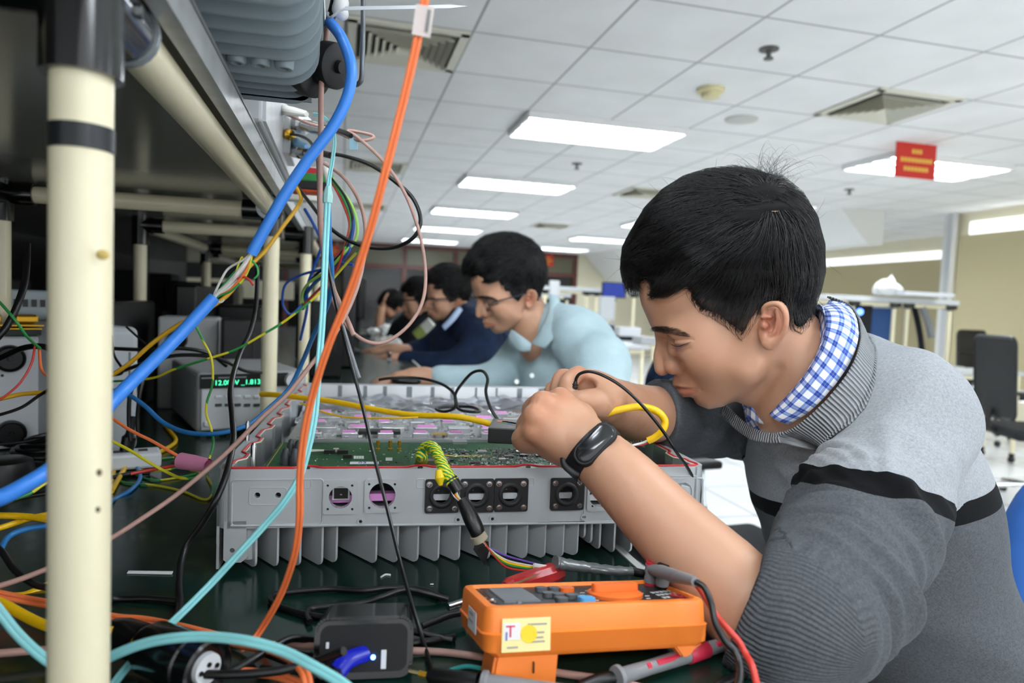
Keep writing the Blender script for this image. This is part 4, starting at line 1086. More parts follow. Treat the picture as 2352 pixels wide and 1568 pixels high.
b = MB(); p0 = W(415, 1058, .70); p1 = W(478, 1068, .69); b.tube(PK, [p0, p0.lerp(p1, .5), p1], .0085, 18, radii=[.0085, .008, .0066], caps=False); b.tube(PK, [p0, p0.lerp(p1, .5), p1], .0085, 18, radii=[.0072, .0066, .0054], caps=False)
b.build('heat_shrink_sleeve', label='pink shrink sleeve pushed over the thin orange wire', cat='sleeve')
# aqua fibre
t = thing('fiber_cable', W(750, 450, .6), 'pale aqua twin fibre with a splitter clip, falling across the unit to the bottom', 'cable')
cable('cable_run', [(720, 262, .78), (742, 268, .76), (762, 290, .72), (768, 320, .68), (764, 365, .64), (757, 405, .61), (753, 440, .60)], .0010, C_AQUA, None, parent=t, twin=.0009, n=8)
cable('cable_run', [(753, 455, .6), (749, 540, .59), (745, 640, .58), (740, 740, .57), (733, 830, .56), (728, 900, .555), (722, 960, .55), (710, 1020, .545), (690, 1090, .54), (655, 1150, .535), (600, 1215, .53), (540, 1280, .52), (480, 1345, .51), (410, 1415, .49), (345, 1475, .47), (285, 1540, .45), (240, 1600, .43)], .0015, C_AQUA, None, parent=t, twin=.0013, n=10)
b = MB(); p0 = W(754, 428, .6); p1 = W(752, 466, .6); b.lathe(cm('clip_aqua', 'a5d6d2', .4), p0, p1-p0, [(0, 0), (0, .0024), (.002, .003), (.008, .0045), (.0145, .0042), (.0145, 0)], 8, smooth=False); b.build('splitter_clip', t)
cable('fiber_cable', [(-60, 1330, .42), (0, 1405, .42), (40, 1455, .42), (90, 1502, .42), (140, 1535, .42), (195, 1540, .415), (257, 1506, .41), (330, 1478, .41), (400, 1465, .41), (480, 1462, .41), (570, 1472, .405), (650, 1495, .40), (720, 1530, .39), (790, 1572, .38), (840, 1620, .37)], .0019, C_AQUA, 'thicker aqua fibre looping over the cables at the bottom left', twin=.0012)
# rose-brown coaxial cables
t = thing('coaxial_cable', W(736, 400, .62), 'thick braided brown coax hanging straight down beside the aqua fibre', 'cable')
cable('cable_run', [(752, 60, .63), (745, 130, .63), (738, 200, .63), (737, 300, .63), (735, 400, .63), (735, 470, .63), (738, 540, .64), (750, 610, .66), (768, 670, .68), (800, 740, .70), (812, 770, .70)], .0026, C_BRN, None, parent=t)
b = MB(); p = [W(772, -20, .63), W(768, 10, .63), W(758, 48, .63), W(754, 62, .63)]; b.tube(C_BLK, catmull(p, 4), .0042, 12); b.build('black_boot', t)
cable('coaxial_cable', [(650, 258, .95), (700, 280, .9), (760, 298, .86), (820, 322, .84), (856, 318, .84), (850, 309, .85), (800, 300, .85), (825, 318, .83), (880, 370, .80), (928, 440, .79), (962, 530, .78), (977, 620, .78), (971, 690, .77), (940, 745, .76), (890, 783, .75), (845, 785, .74), (800, 752, .74), (765, 690, .74), (750, 620, .75), (745, 540, .77)], .0020, C_BRN, 'rose coax in a big loop hanging from the upper connectors')
cable('coaxial_cable', [(700, 352, .92), (745, 375, .85), (790, 408, .80), (822, 455, .77), (838, 510, .75), (838, 570, .73), (826, 640, .70), (800, 710, .68), (760, 780, .66), (712, 840, .65), (660, 905, .64), (600, 960, .63), (530, 1030, .62), (470, 1083, .61), (400, 1140, .60), (330, 1188, .585), (256, 1235, .57), (190, 1270, .56), (130, 1297, .55), (60, 1325, .54), (0, 1345, .53), (-80, 1370, .52)], .0022, C_BRN, 'long rose-brown coax sweeping from the connectors down to the left edge')
cable('coaxial_cable', [(-60, 1505, .46), (0, 1500, .46), (130, 1490, .47), (256, 1484, .48), (400, 1472, .49), (560, 1478, .50), (700, 1483, .495), (860, 1492, .49), (1000, 1496, 't'), (1100, 1508, 't'), (1200, 1530, 't'), (1290, 1546, 't'), (1400, 1562, 't'), (1520, 1590, 't')], .0026, C_BRN, 'dusty pinkish cable lying low along the bench front behind the black adapter')
# black loops and leads
cable('coaxial_cable', [(700, 345, .92), (745, 352, .88), (790, 358, .85), (850, 378, .83), (905, 415, .81), (948, 455, .80), (966, 505, .79), (950, 545, .79), (905, 568, .80), (850, 568, .81), (800, 552, .82), (755, 520, .84), (715, 470, .88), (680, 425, .92)], .0024, C_BLK, 'black coax in a wide loop above the second worker\'s monitor')
cable('power_cable', [(592, 610, .98), (588, 700, .95), (575, 760, .9), (548, 820, .82), (530, 890, .74), (534, 960, .70), (536, 1010, .67), (522, 1080, .62), (500, 1140, .60), (468, 1195, .60), (430, 1250, .60), (416, 1290, .59), (411, 1345, .57), (413, 1385, .553), (405, 1420, 't'), (385, 1460, 't')], .0030, C_BLK, 'black cable hanging past the power supply to the bench', n=12)
cable('thin_wire', [(732, 330, .70), (733, 400, .68), (737, 500, .66), (752, 600, .65), (772, 700, .64), (800, 810, .62), (832, 930, .61), (860, 1050, .595), (890, 1170, .58), (922, 1300, .55), (950, 1400, .52), (975, 1480, .50), (988, 1525, .475)], .0016, C_BLK, 'thin black wire falling in front of the unit to the probe', n=8)
cable('thin_wire', [(745, 560, .8), (780, 720, .8), (800, 790, .79), (825, 868, .78)], .0022, cm('cable_grey', '8c9096', .35), 'short grey rod-like wire leaning behind the unit', n=8)
cable('network_cable', [(753, 458, .66), (757, 560, .67), (762, 640, .69), (752, 700, .72), (718, 775, .78), (695, 830, .82), (665, 890, .83), (620, 935, .82), (570, 975, .80), (500, 995, .79), (430, 993, .80), (375, 970, .82), (330, 930, .84), (290, 905, .86), (230, 890, .88)], .0027, C_BL2, 'steel blue cable sagging across the front of the power supply')
cable('thin_wire', [(700, 480, 1.0), (720, 515, .98), (738, 560, .96), (722, 610, .97), (706, 660, .98), (705, 710, 1.0), (690, 780, 1.05)], .0022, cm('cable_deepblue', '2050a8', .4), 'deep blue wire bowed beside the second pole', n=8)
cable('thin_wire', [(812, 608, .9), (780, 605, .92), (740, 618, .94), (690, 632, .96), (655, 655, .97), (650, 700, .98), (668, 722, .98), (692, 700, .99)], .0018, cm('cable_deepblue', '2050a8', .4), 'deep blue wire curled into a small loop right of the second pole', n=8)
# hanging bundle of coloured wires
HB = 'coloured wires in the hanging bundle'
for i, (c, off, nmn) in enumerate(((C_GRN, (0, 0), 'green'), (cm('cable_deepblue', '2050a8'), (6, 4), 'deep blue'), (C_RED, (-3, 8), 'red'), (C_BLK, (3, -6), 'black'), (cm('cable_lime', '9bd060', .4), (14, 6), 'lime green'))):
    ox, oy = off
    cable('bundle_wire', [(748+ox*.3, 395, .95), (770+ox*.5, 425+oy*.5, .93), (792+ox, 462+oy, .91), (806+ox, 505+oy, .9), (800+ox*1.2, 545+oy, .9), (788+ox*(2.2-i*.6), 580+oy, .9), (768-ox, 610+oy*1.5, .92), (735-ox*2, 640+oy*2, .95), (708-ox, 670+oy*2, .98), (690+ox, 710, 1.0)], .0019, c, nmn+' wire in the bundle hanging from the screw terminals', group=None, n=8)
cable('thin_wire', [(838, 560, .85), (800, 600, .87), (765, 640, .88), (735, 672, .87), (700, 702, .86), (650, 740, .85), (600, 770, .84), (540, 803, .83), (470, 826, .82), (400, 848, .83), (350, 868, .85), (255, 876, .88), (200, 880, .9)], .0015, C_YG, 'yellow green earth wire sloping from the bundle behind the near pole', n=8)
cable('thin_wire', [(444, 738, .8), (468, 785, .8), (486, 825, .8), (488, 880, .8), (476, 920, .8), (474, 950, .8), (485, 985, .8), (490, 1020, .79), (480, 1055, .78), (474, 1080, .77)], .0014, C_YG, 'yellow green wire hanging across the power supply display', n=8)
cable('thin_wire', [(-40, 660, .75), (0, 695, .75), (35, 735, .75), (60, 770, .76), (80, 790, .78), (92, 800, .79)], .0016, C_YG, 'yellow green wire with a stripped end at the left edge', n=8)
cable('thin_wire', [(80, 795, .79), (72, 835, .78), (45, 880, .77), (0, 918, .76), (-40, 940, .75)], .0013, C_RED, 'dull red wire crossing the white instrument', n=8)
cable('power_cable', [(-40, 835, .85), (0, 822, .84), (50, 800, .82), (95, 795, .8), (130, 808, .8), (200, 830, .8)], .0035, C_BLK, 'black cable arching over the upper round cap', n=10)
cable('power_cable', [(62, 560, .8), (58, 640, .78), (40, 700, .76), (15, 750, .75), (-20, 790, .74)], .0038, C_BLK, 'thick black cable hanging behind the yellow green wire at far left', n=10)
cable('thin_wire', [(-30, 956, .76), (0, 952, .76), (50, 935, .77), (90, 908, .78), (125, 888, .78), (200, 850, .8)], .0018, C_BLK, 'thin black wire rising across the white instrument', n=8)
cable('thin_wire', [(-30, 1022, .76), (30, 1018, .77), (80, 1010, .78), (125, 1000, .78), (200, 990, .8)], .0018, C_BLK, 'thin black wire over the lower round cap', n=8)
cable('network_cable', [(-40, 922, .78), (0, 916, .78), (50, 905, .79), (120, 900, .79), (200, 895, .8), (256, 862, .8), (300, 832, .8), (350, 788, .8), (400, 752, .8), (440, 730, .8), (520, 680, .82), (570, 615, .84), (610, 575, .86), (650, 520, .88), (680, 480, .9), (692, 455, .9), (680, 430, .91)], .0026, C_YEL2, 'ochre cable running up behind the blue split cable to the shelf')
cable('power_cable', [(255, 862, 1.0), (300, 845, .98), (370, 822, .97), (430, 815, .98), (500, 822, 1.0), (560, 850, 1.05), (600, 855, 1.1)], .0028, C_BLK, 'black cable lying slack over the power supply', n=8)
cable('power_cable', [(255, 800, .98), (340, 803, .98), (420, 800, 1.0), (480, 812, 1.02), (520, 840, 1.05)], .0028, C_BLK, 'black cable strung level behind the ochre cable', n=8)
cable('thin_wire', [(255, 770, .97), (262, 815, .96), (280, 845, .95), (278, 858, .95), (256, 862, .95)], .0018, C_BLK, 'thin black wire hooked against the grey cabinet', n=8)
cable('thin_wire', [(290, 750, .97), (312, 770, .97), (335, 790, .97)], .0016, C_BLK, 'short black wire on the cabinet top corner', n=8)
for k, (x, y, l) in enumerate(((262, 905, 'left'), (318, 880, 'right'))):
    cable('power_cable', [(300+k*18, 1012-8*k, .97), (296+k*20, 960, .97), (300+k*22, 900, .97), (325+k*10, 855, .98), (340, 846, 1.0)], .0030, C_BLK, l+' black mains lead rising from the white power strip', n=8)
# cable coil at far left
b = MB()
for k in range(6):
    c = onz(92+k*3, 1068, TZ); pts = []
    for i in range(24):
        a = 2*PI*i/24; pts.append(c+Vector(((.062-.004*k)*math.cos(a)+.01, (.04-.003*k)*math.sin(a)+.02, .004+.0065*k+.003*math.sin(a*2+k))))
    b.tube(C_BLK, pts, .0034, 8, closed=True)
b.build('cable_coil', label='coiled black cable heap on the bench behind the blue cable at left', cat='cable')
b = MB(); c = onz(15, 1115, TZ); b.lathe(BLK, c, (0, 0, 1), [(0, .03), (.02, .031), (.032, .028), (.036, .02), (.036, 0)], 28); b.cyl(GREY, c+Vector((-.01, -.028, .012)), c+Vector((-.01, -.031, .012)), .005)
b.build('desk_speaker', label='small round black puck at the far left of the bench', cat='device')
# bench-level cables at the lower left
BL = [
 ('network_cable', [(-60, 1184, .62), (0, 1184, .62), (60, 1186, .62), (125, 1196, .61), (190, 1215, .6)], .0030, C_YEL, 'yellow cable lying level at the left edge, upper of two'),
 ('network_cable', [(-60, 1225, .60), (0, 1212, .61), (70, 1190, .63), (125, 1178, .64), (200, 1160, .66), (256, 1112, 't'), (266, 1060, 't'), (300, 1052, 't')], .0027, C_YEL, 'yellow cable crossing under its neighbour behind the pole'),
 ('network_cable', [(-40, 1345, .57), (0, 1366, .565), (55, 1368, .57), (120, 1340, .585), (190, 1310, .6)], .0036, C_YEL, 'thick yellow cable curving under the orange fibre at left'),
 ('network_cable', [(-40, 1375, .5), (0, 1383, .5), (50, 1410, .49), (90, 1430, .48), (135, 1445, .47), (200, 1455, .46), (262, 1450, .46)], .0036, C_YEL, 'thick yellow cable passing behind the pole foot'),
 ('network_cable', [(-30, 1300, .56), (0, 1262, .58), (20, 1232, .6), (60, 1215, .61), (125, 1204, .62), (200, 1190, .63), (256, 1150, 't'), (300, 1125, 't'), (322, 1095, 't'), (305, 1062, 't'), (262, 1042, 't'), (220, 1035, 't')], .0026, C_BL2, 'steel blue cable looping on the bench left of the unit'),
 ('power_cable', [(-40, 1240, .56), (0, 1262, .56), (35, 1310, .55), (80, 1342, .54), (130, 1352, .53), (200, 1372, .53), (260, 1375, 't'), (340, 1374, 't'), (405, 1380, 't')], .0026, C_BLK, 'black cable running along the bench towards the hanging black cable'),
 ('power_cable', [(-40, 1165, .60), (0, 1157, .60), (60, 1140, .62), (125, 1130, .63), (200, 1120, .65)], .0026, C_BLK, 'black cable under the thick blue one at left'),
 ('thin_wire', [(35, 1145, .60), (70, 1132, .61), (100, 1112, .62), (130, 1098, .63), (200, 1075, .65)], .0017, C_YG, 'yellow green wire rising beside the thick blue cable'),
 ('network_cable', [(256, 1128, 't'), (300, 1060, 't'), (350, 1045, 't'), (392, 1024, 't'), (404, 1010, 't'), (392, 992, 't'), (378, 975, 't')], .0033, C_YEL, 'thick yellow cable hooked round on the bench beside the power supply'),
 ('thin_wire', [(256, 1012, .72), (300, 1035, .715), (340, 1060, .71), (385, 1085, .71), (420, 1098, .7), (460, 1095, .7)], .0016, C_YG, 'yellow green wire sloping down to the pink sleeve'),
 ('thin_wire', [(256, 1064, 't'), (290, 1068, 't'), (330, 1080, 't'), (375, 1080, 't', .006), (420, 1070, 't', .01)], .0015, C_YG, 'green and yellow wire lying left of the pink sleeve'),
 ('thin_wire', [(256, 1058, 't'), (300, 1062, 't'), (350, 1055, 't'), (400, 1050, 't')], .0014, C_YG, 'upper yellow wire lying flat on the bench by the strip'),
 ('thin_wire', [(320, 1085, 't'), (285, 1092, 't'), (275, 1103, 't'), (300, 1110, 't'), (360, 1115, 't'), (420, 1128, 't'), (465, 1146, 't'), (484, 1140, 't'), (486, 1115, 't'), (476, 1095, 't'), (478, 1085, 't')], .0015, C_YG, 'long yellow green wire looping in front of the pink sleeve'),
 ('thin_wire', [(300, 1086, 't'), (350, 1102, 't'), (400, 1098, 't'), (440, 1090, 't'), (460, 1084, 't'), (438, 1080, 't')], .0014, C_YG, 'short yellow green wire tucked under the pink sleeve'),
 ('power_cable', [(256, 1098, 't'), (300, 1088, 't'), (345, 1086, 't')], .0034, C_BLK, 'short black cable end lying left of the pink sleeve'),
 ('power_cable', [(1010, 1368, 't'), (960, 1352, 't'), (890, 1350, 't'), (840, 1356, 't'), (760, 1352, 't'), (680, 1358, 't'), (635, 1364, 't'), (622, 1380, 't'), (650, 1395, 't'), (700, 1410, 't'), (760, 1420, 't'), (840, 1432, 't', .005), (930, 1446, 't', .004), (1040, 1470, 't')], .0026, C_BLK, 'black cable making a long flat loop in front of the unit'),
 ('power_cable', [(1030, 1375, 't'), (980, 1362, 't', .004), (930, 1354, 't', .006), (880, 1370, 't', .004), (830, 1385, 't'), (760, 1392, 't'), (715, 1398, 't'), (706, 1412, 't'), (712, 1428, 't')], .0026, C_BLK, 'black cable crossing the flat loop near the meter'),
 ('power_cable', [(720, 1470, .5), (670, 1466, .49), (620, 1490, .475), (570, 1520, .46), (520, 1545, .45), (460, 1560, .44), (400, 1575, .43)], .0028, C_BLK, 'black cable leaving the adapter towards the round connector'),
 ('power_cable', [(360, 1525, .435), (440, 1545, .43), (540, 1548, .43), (640, 1540, .435), (720, 1520, .44), (790, 1495, .43)], .0028, C_BLK, 'black cable slung low between the round connector and the adapter'),
 ('power_cable', [(600, 1496, .48), (640, 1512, .475), (690, 1530, .47), (740, 1528, .46)], .0026, C_BLK, 'black cable end crossing the orange fibre near the adapter'),
 ('power_cable', [(940, 1478, 't'), (1000, 1470, 't'), (1045, 1462, 't')], .0028, C_BLK, 'black cable stub between the adapter and the meter'),
 ('test_lead', [(970, 1437, 't', .002), (1000, 1425, 't', .004), (1035, 1412, 't', .006), (1070, 1405, 't', .006)], .0028, C_BLK, 'black lead with a bare silver tip left of the meter'),
]
for nme, pts, r_, mm, lab in BL: cable(nme, pts, r_, mm, lab, n=10 if r_ > .002 else 8)
b = MB(); p0 = onz(938, 1545, TZ+.006); p1 = onz(985, 1437, TZ+.005)
# USB lead of the probe beside the antistatic film
cable('test_lead', [(870, 872, .95), (900, 868, .95), (960, 868, .95), (1010, 880, .93), (1040, 900, .92), (1048, 922, .91), (1052, 938, .905), (1075, 945, .9), (1102, 945, .9), (1085, 935, .93), (1040, 934, .94), (1002, 938, .93), (1020, 945, .905), (1045, 935, .9), (1046, 905, .9), (1062, 880, .89), (1085, 856, .88), (1108, 852, .87), (1120, 870, .86), (1116, 900, .84), (1126, 935, .82), (1142, 962, .81)], .0020, C_BLK, 'thin black lead curling above the silver film to the small black meter box', n=8)
t = thing('yellow_cable', W(900, 945, .85), 'thick yellow cable from behind the second pole across the unit to the hands', 'cable')
cable('cable_run', [(600, 905, .97), (640, 907, .95), (700, 914, .93), (765, 922, .91), (850, 938, .88), (940, 952, .85), (1040, 956, .82), (1095, 965, .81), (1145, 977, .80), (1230, 985, .79), (1310, 975, .77), (1350, 964, .705), (1390, 950, .69), (1425, 940, .688), (1468, 934, .69), (1507, 943, .685), (1527, 965, .685), (1522, 988, .685), (1505, 1004, .688), (1488, 1012, .69)], .0037, C_YEL, None, parent=t, n=14)
cable('inner_wire', [(1490, 1010, .69), (1475, 1017, .69), (1455, 1022, .685), (1440, 1028, .683)], .0012, C_WHT, 'white inner wire', parent=t)
cable('inner_wire', [(1492, 1012, .692), (1478, 1020, .692), (1460, 1022, .69), (1444, 1024, .688)], .0013, C_RED, 'red inner wire', parent=t)
b = MB(); u, v = FF.hit(795, 924, 0)
for k, (px, py) in enumerate(((762, 921), (778, 924), (786, 925), (1078, 957), (1096, 960), (1112, 964))):
    q = W(px, py, .905 if px < 1000 else .80); b.box(mat('print_dark', '6b5a1a', .5), q-F0*.0042, (.006, .001, .0022))
cable('thin_wire', [(690, 925, .9), (740, 945, .87), (800, 958, .85), (900, 960, .83), (960, 958, .83)], .0012, C_YEL, 'thin yellow wire under the thick yellow cable', n=6)
# black connector block standing on the green board at right
t = thing('connector_block', W(1445, 1060, .68), 'black pin connector where the yellow cable\'s wires end, beside the wrist', 'connector')
cb = W(1456, 1050, .70); q = ((cb-UB.o).dot(UB.x), (cb-UB.o).dot(UB.y)-.03); zc = (cb-UB.o).z; b = MB(); b.box(BLK, UB.at(q[0], q[1]+.03, (zc+.0125+PB)/2), (.020, .010, zc+.0125-PB), UB.R, bev=.0006); b.build('body', t)
for k in range(7):
    for j in (-1, 1):
        b = MB(); b.box(STEEL, UB.at(q[0]-.0085+k*.0028, q[1]+.03+j*.003, zc+.0145), (.0008, .0008, .005), UB.R); b.build('pin', t)
# black box tester held by the hand
TF = Frm(W(1133, 985, .80), RC, UC)
t = thing('tester_box', TF.o, 'small black tester box with a colourful label by the left hand\'s thumb', 'tester')
TR = UB.R @ Matrix.Rotation(-.25, 3, 'Z')
b = MB(); c = W(1172, 990, .775); b.box(BLK, c, (.045, .062, .017), TR, bev=.001); b.build('case', t)
b = MB()
for k, col in enumerate(('c0502a', '4f8f4a', '3d63b5', 'b59a2a')): b.box(mat('label_'+col, col, .4), c+TR @ Vector((-.001+.006*(k-1.5), .012-.004*k, .0088)), (.013, .012, .0004), TR)
b.build('label', t, 'colourful label')
# ================================================================ STRIPED LOOM, METER, PROBES
YGT = m_yg('striped_tape', 130, .5, 'e8d81e', '2f8f3f'); BTAPE = mat('black_tape_wrap', '121214', .35, bump=.4, bump_scale=200)
t = thing('wire_loom', W(1000, 1060, .63), 'wire loom wrapped in yellow green striped and black tape hanging over the unit\'s front', 'wiring loom')
P = catmull([UB.at(*pcb(968, 1066), PB+.004), W(968, 1048, .664), W(973, 1032, .66), W(988, 1024, .65), W(1001, 1034, .636), W(1010, 1054, .624), W(1018, 1072, .612), W(1030, 1092, .607), W(1040, 1108, .604)], 6)
b = MB(); b.tube(YGT, P, .0045, 14, radii=[.0062-.0012*math.sin(i/len(P)*PI)+.0006*math.sin(i*1.9) for i in range(len(P))]); b.build('striped_wrap', t, 'yellow and green striped tape')
b = MB(); b.tube(cm('tape_yellow', 'e0c21a', .4), [W(1008, 1080, .606), W(1010, 1098, .603), W(1012, 1114, .603)], .004, 10, radii=[.003, .0046, .002]); b.build('tape_end', t, 'loose yellow tape end')
b = MB(); b.tube(BTAPE, [W(1036, 1100, .605), W(1048, 1118, .603), W(1054, 1128, .602)], .006, 14); b.build('black_wrap', t)
for k, c in enumerate((C_WHT, C_YEL, C_RED, C_WHT)):
    cable('wire', [(1044-k*4+4, 1124, .602), (1050-k*3+3, 1140, .600), (1066-k+1, 1156, .600)], .0008, c, None, parent=t, n=6)
b = MB(); P = catmull([W(1060, 1148, .60), W(1072, 1168, .597), W(1083, 1192, .594), W(1094, 1215, .592), W(1102, 1236, .592)], 5); b.tube(BTAPE, P, .0085, 16, radii=[.0052+.0018*math.sin(i/(len(P)-1)*PI*.9) for i in range(len(P))]); b.build('black_wrap', t)
b = MB(); b.tube(mat('dirty_glue', 'a39a86', .8, bump=.5), [W(1096, 1226, .591), W(1104, 1240, .592)], .0072, 14); b.build('grey_wrap', t, 'dirty grey band')
b = MB(); pts = [W(1095, 1240, .592), W(1122, 1244, .592), W(1124, 1262, .592), W(1114, 1300, .592), W(1100, 1280, .592), W(1087, 1262, .592), W(1090, 1250, .592)]; b.prism(BTAPE, pts, F0*.0012); b.build('tape_flag', t)
for k, (c, dy) in enumerate(((C_PUR, -5), (C_BLK, 0), (C_WHT, 4), (C_YEL, 9), (C_GRN, 13), (C_RED, 20))):
    cable('wire', [(1104+k, 1240, .592), (1122+k, 1258+dy*.4, .593), (1160, 1280+dy, .60), (1200, 1291+dy*.9, .61), (1235, 1298+dy*.5, .62), (1262, 1303+dy*.3, .622)], .0009, c, None, parent=t, n=6)
b = MB()
for k in range(4): b.tube(C_WHT if k < 2 else TIN, [W(1226, 1296+k*3, .612), W(1258, 1301+k*3, .62), W(1282, 1305+k*2, .625)], .0013, 8)
b.build('terminal_sleeve', t, 'white terminal sleeves')
FOIL = mat('grey_foil', '8b8f91', .35, metal=.5, bump=.5, bump_scale=150)
b = MB(); P = catmull([W(1275, 1290, .622), W(1300, 1296, .625), W(1350, 1303, .63), W(1400, 1309, .63), W(1452, 1312, .632)], 5)
b.tube(FOIL, P, .008, 16, radii=[.0082-.003*i/len(P)+.0007*math.sin(i*2.3) for i in range(len(P))], flat=.7); b.build('foil_sleeve', t, 'crumpled grey foil sleeve')
cable('wire', [(1452, 1312, .632), (1480, 1318, .63), (1510, 1322, .62), (1540, 1330, .6)], .004, C_BLK, None, parent=t)
# red screwdriver behind the meter
t = thing('screwdriver', onz(1215, 1330, TZ), 'screwdriver with a worn red handle half hidden behind the orange meter', 'screwdriver')
p0 = onz(1160, 1352, TZ+.012); p1 = onz(1268, 1318, TZ+.012)
b = MB(); b.lathe(mat('red_handle', 'b5282c', .3, coat=.4, noise_amt=.15, noise_scale=60), p0, p1-p0, [(0, 0), (0, .006), (.006, .009), (.06*.9, .0105), (.066, .008), (.067, 0)], 10, smooth=False); b.build('handle', t)
b = MB(); b.tube(mat('grip_stripe', '8f6a4a', .6), [p0+Vector((0, -.0085, .0052)), p1+Vector((-.006, -.008, .007))], .0012, 6); b.build('stripe', t)
b = MB(); b.cyl(STEEL, p0, p0-(p1-p0).normalized()*.06, .003); b.build('shaft', t)
# orange multimeter
mo = onz(1118, 1397, TZ+.0575); mx = onz(1625, 1378, TZ+.0505); my = onz(1052, 1342, TZ+.040)
MF = Frm(mo, mx-mo, my-mo); ML = (mx-mo).length; MWd = .082
meter = thing('multimeter', Vector((MF.at(ML/2, MWd/2).x, MF.at(ML/2, MWd/2).y, TZ)), 'orange digital multimeter with a yellow sticker on its side, lying on the bench', 'multimeter')
ORM = mat('meter_orange', 'f5832f', .45, bump=.05, bump_scale=600); ORM2 = mat('knob_orange', 'f2722a', .4)
th = .032
# body: lofted rounded rectangles
def loft(levels, m, name, parent, lab=None):
    n = None; vs = []; fs = []
    for (x0, x1, y0, y1, z, r_) in levels:
        P = [((x0+x1)/2+p[0], (y0+y1)/2+p[1]) for p in rrect(x1-x0, y1-y0, r_, 5)]; n = len(P)
        vs += [MF.at(p[0], p[1], z) for p in P]
    for l in range(len(levels)-1):
        for i in range(n): j = (i+1) % n; fs.append([l*n+i, l*n+j, (l+1)*n+j, (l+1)*n+i])
    fs.append(list(range(n))[::-1]); fs.append([(len(levels)-1)*n+i for i in range(n)])
    b = MB(); b.add(vs, fs, m, True); return b.build(name, parent, lab)
loft([(.006, ML-.004, .004, MWd-.004, -th, .006), (.0, ML+.001, .0, MWd, -th+.004, .008), (-.002, ML+.002, -.001, MWd+.001, -.017, .009), (-.0024, ML+.0024, -.0014, MWd+.0014, -.0165, .009), (-.001, ML+.001, 0, MWd, -.0158, .009), (.0, ML, 0, MWd, -.002, .008), (.001, ML-.001, .001, MWd-.001, 0, .008), (.006, ML-.005, .0055, MWd-.0055, .0005, .006), (.008, ML-.008, .0075, MWd-.0075, -.003, .005)], ORM, 'rubber_case', meter, 'orange rubber case')
b = MB(); z = -.0028
b.box(mat('meter_face', '232426', .4), MF.at(ML/2, MWd/2, z), (ML-.016, MWd-.015, .002), MF.R); face = b.build('face', meter)
b = MB(); b.box(mat('lcd_frame', '3b3d40', .25), MF.at(.028, MWd/2, z+.0006), (.034, MWd-.022, .003), MF.R, bev=.001); b.box(mat('lcd_grey', '7d8185', .12), MF.at(.030, MWd/2, z+.0026), (.026, MWd-.036, .001), MF.R); b.build('display', face)
for (px, py) in ((1113, 1373), (1132, 1376), (1191, 1379)):
    u, v = MF.hit(px, py, 0); b = MB(); b.lathe(STEEL, MF.at(u, v, z+.002), MF.z, [(0, .0028), (.0008, .0028), (.0008, .0018), (.0002, .0016), (.0002, 0)], 16); b.build('screw', face)
KEYG = mat('key_grey', '55585c', .45)
for (px, py, c, w) in ((1242, 1352, KEYG, 1), (1272, 1352, KEYG, 1), (1282, 1366, KEYG, 1), (1260, 1364, KEYG, 1), (1290, 1376, KEYG, 1), (1312, 1368, KEYG, 1), (1300, 1352, mat('key_orange', 'e86a22', .4), 1.3), (1347, 1375, mat('key_blue', '5fb0e6', .35), 1.3)):
    u, v = MF.hit(px, py, 0); b = MB(); P = [(u+p[0], v+p[1]) for p in rrect(.0085*w, .0085*w, .003)]; b.prism(c, [MF.at(p[0], p[1], z+.001) for p in P], MF.z*.0032); b.build('button', face)
u, v = MF.hit(1412, 1362, 0)
b = MB(); b.lathe(ORM2, MF.at(u, v, z+.001), MF.z, [(0, .0205), (.0025, .0205), (.0035, .019), (.0035, 0)], 40)
b.prism(ORM2, [MF.at(u+p[0], v+p[1], z+.004) for p in rrect(.036, .0085, .003)], MF.z*.006, bev=.0006)
b.build('rotary_knob', face, 'orange rotary knob')
b = MB(); WH = mat('print_white', 'c9cccc', .5)
for k in range(16):
    a = 2*PI*k/16+.2; 
    if MF.at(u, v).x: b.box(WH, MF.at(u+.0245*math.cos(a), v+.0245*math.sin(a), z+.0012), (.0035, .0012, .0003), MF.R)
for k in range(5):
    for j in range(3): b.box(WH, MF.at(u+.034+k*.004, v-.012+j*.009+k*.001, z+.0012), (.0025, .004, .0003), MF.R)
b.build('print', face, 'white scale marks')
for (du, dv) in ((.053, -.016), (.046, -.006)):
    b = MB(); b.lathe(mat('jack_red', 'a8242c', .4), MF.at(u+du, v+dv-.004, z+.001), MF.z, [(0, .0055), (.0012, .0055), (.0012, .0032), (.0002, .003), (.0002, 0)], 20); b.build('jack', face)
# stand/battery lug below, and small foot
b = MB(); b.prism(ORM, [MF.at(.008, .004, -th+.002), MF.at(.052, .004, -th+.002), MF.at(.050, .004, -th-.0225), MF.at(.004, .004, -th-.0225)], MF.y*.03, bev=.002); b.box(BLK, MF.at(.034, .0035, -th-.007), (.0008, .002, .007), MF.R); b.build('hanging_lug', meter)
b = MB(); b.prism(ORM, [MF.at(ML-.026, .003, -th+.002), MF.at(ML-.002, .003, -th+.002), MF.at(ML-.008, .003, -th-.001), MF.at(ML-.013, .003, -th-.0065), MF.at(ML-.019, .003, -th-.0065)], MF.y*.012, bev=.0012); b.build('foot', meter)
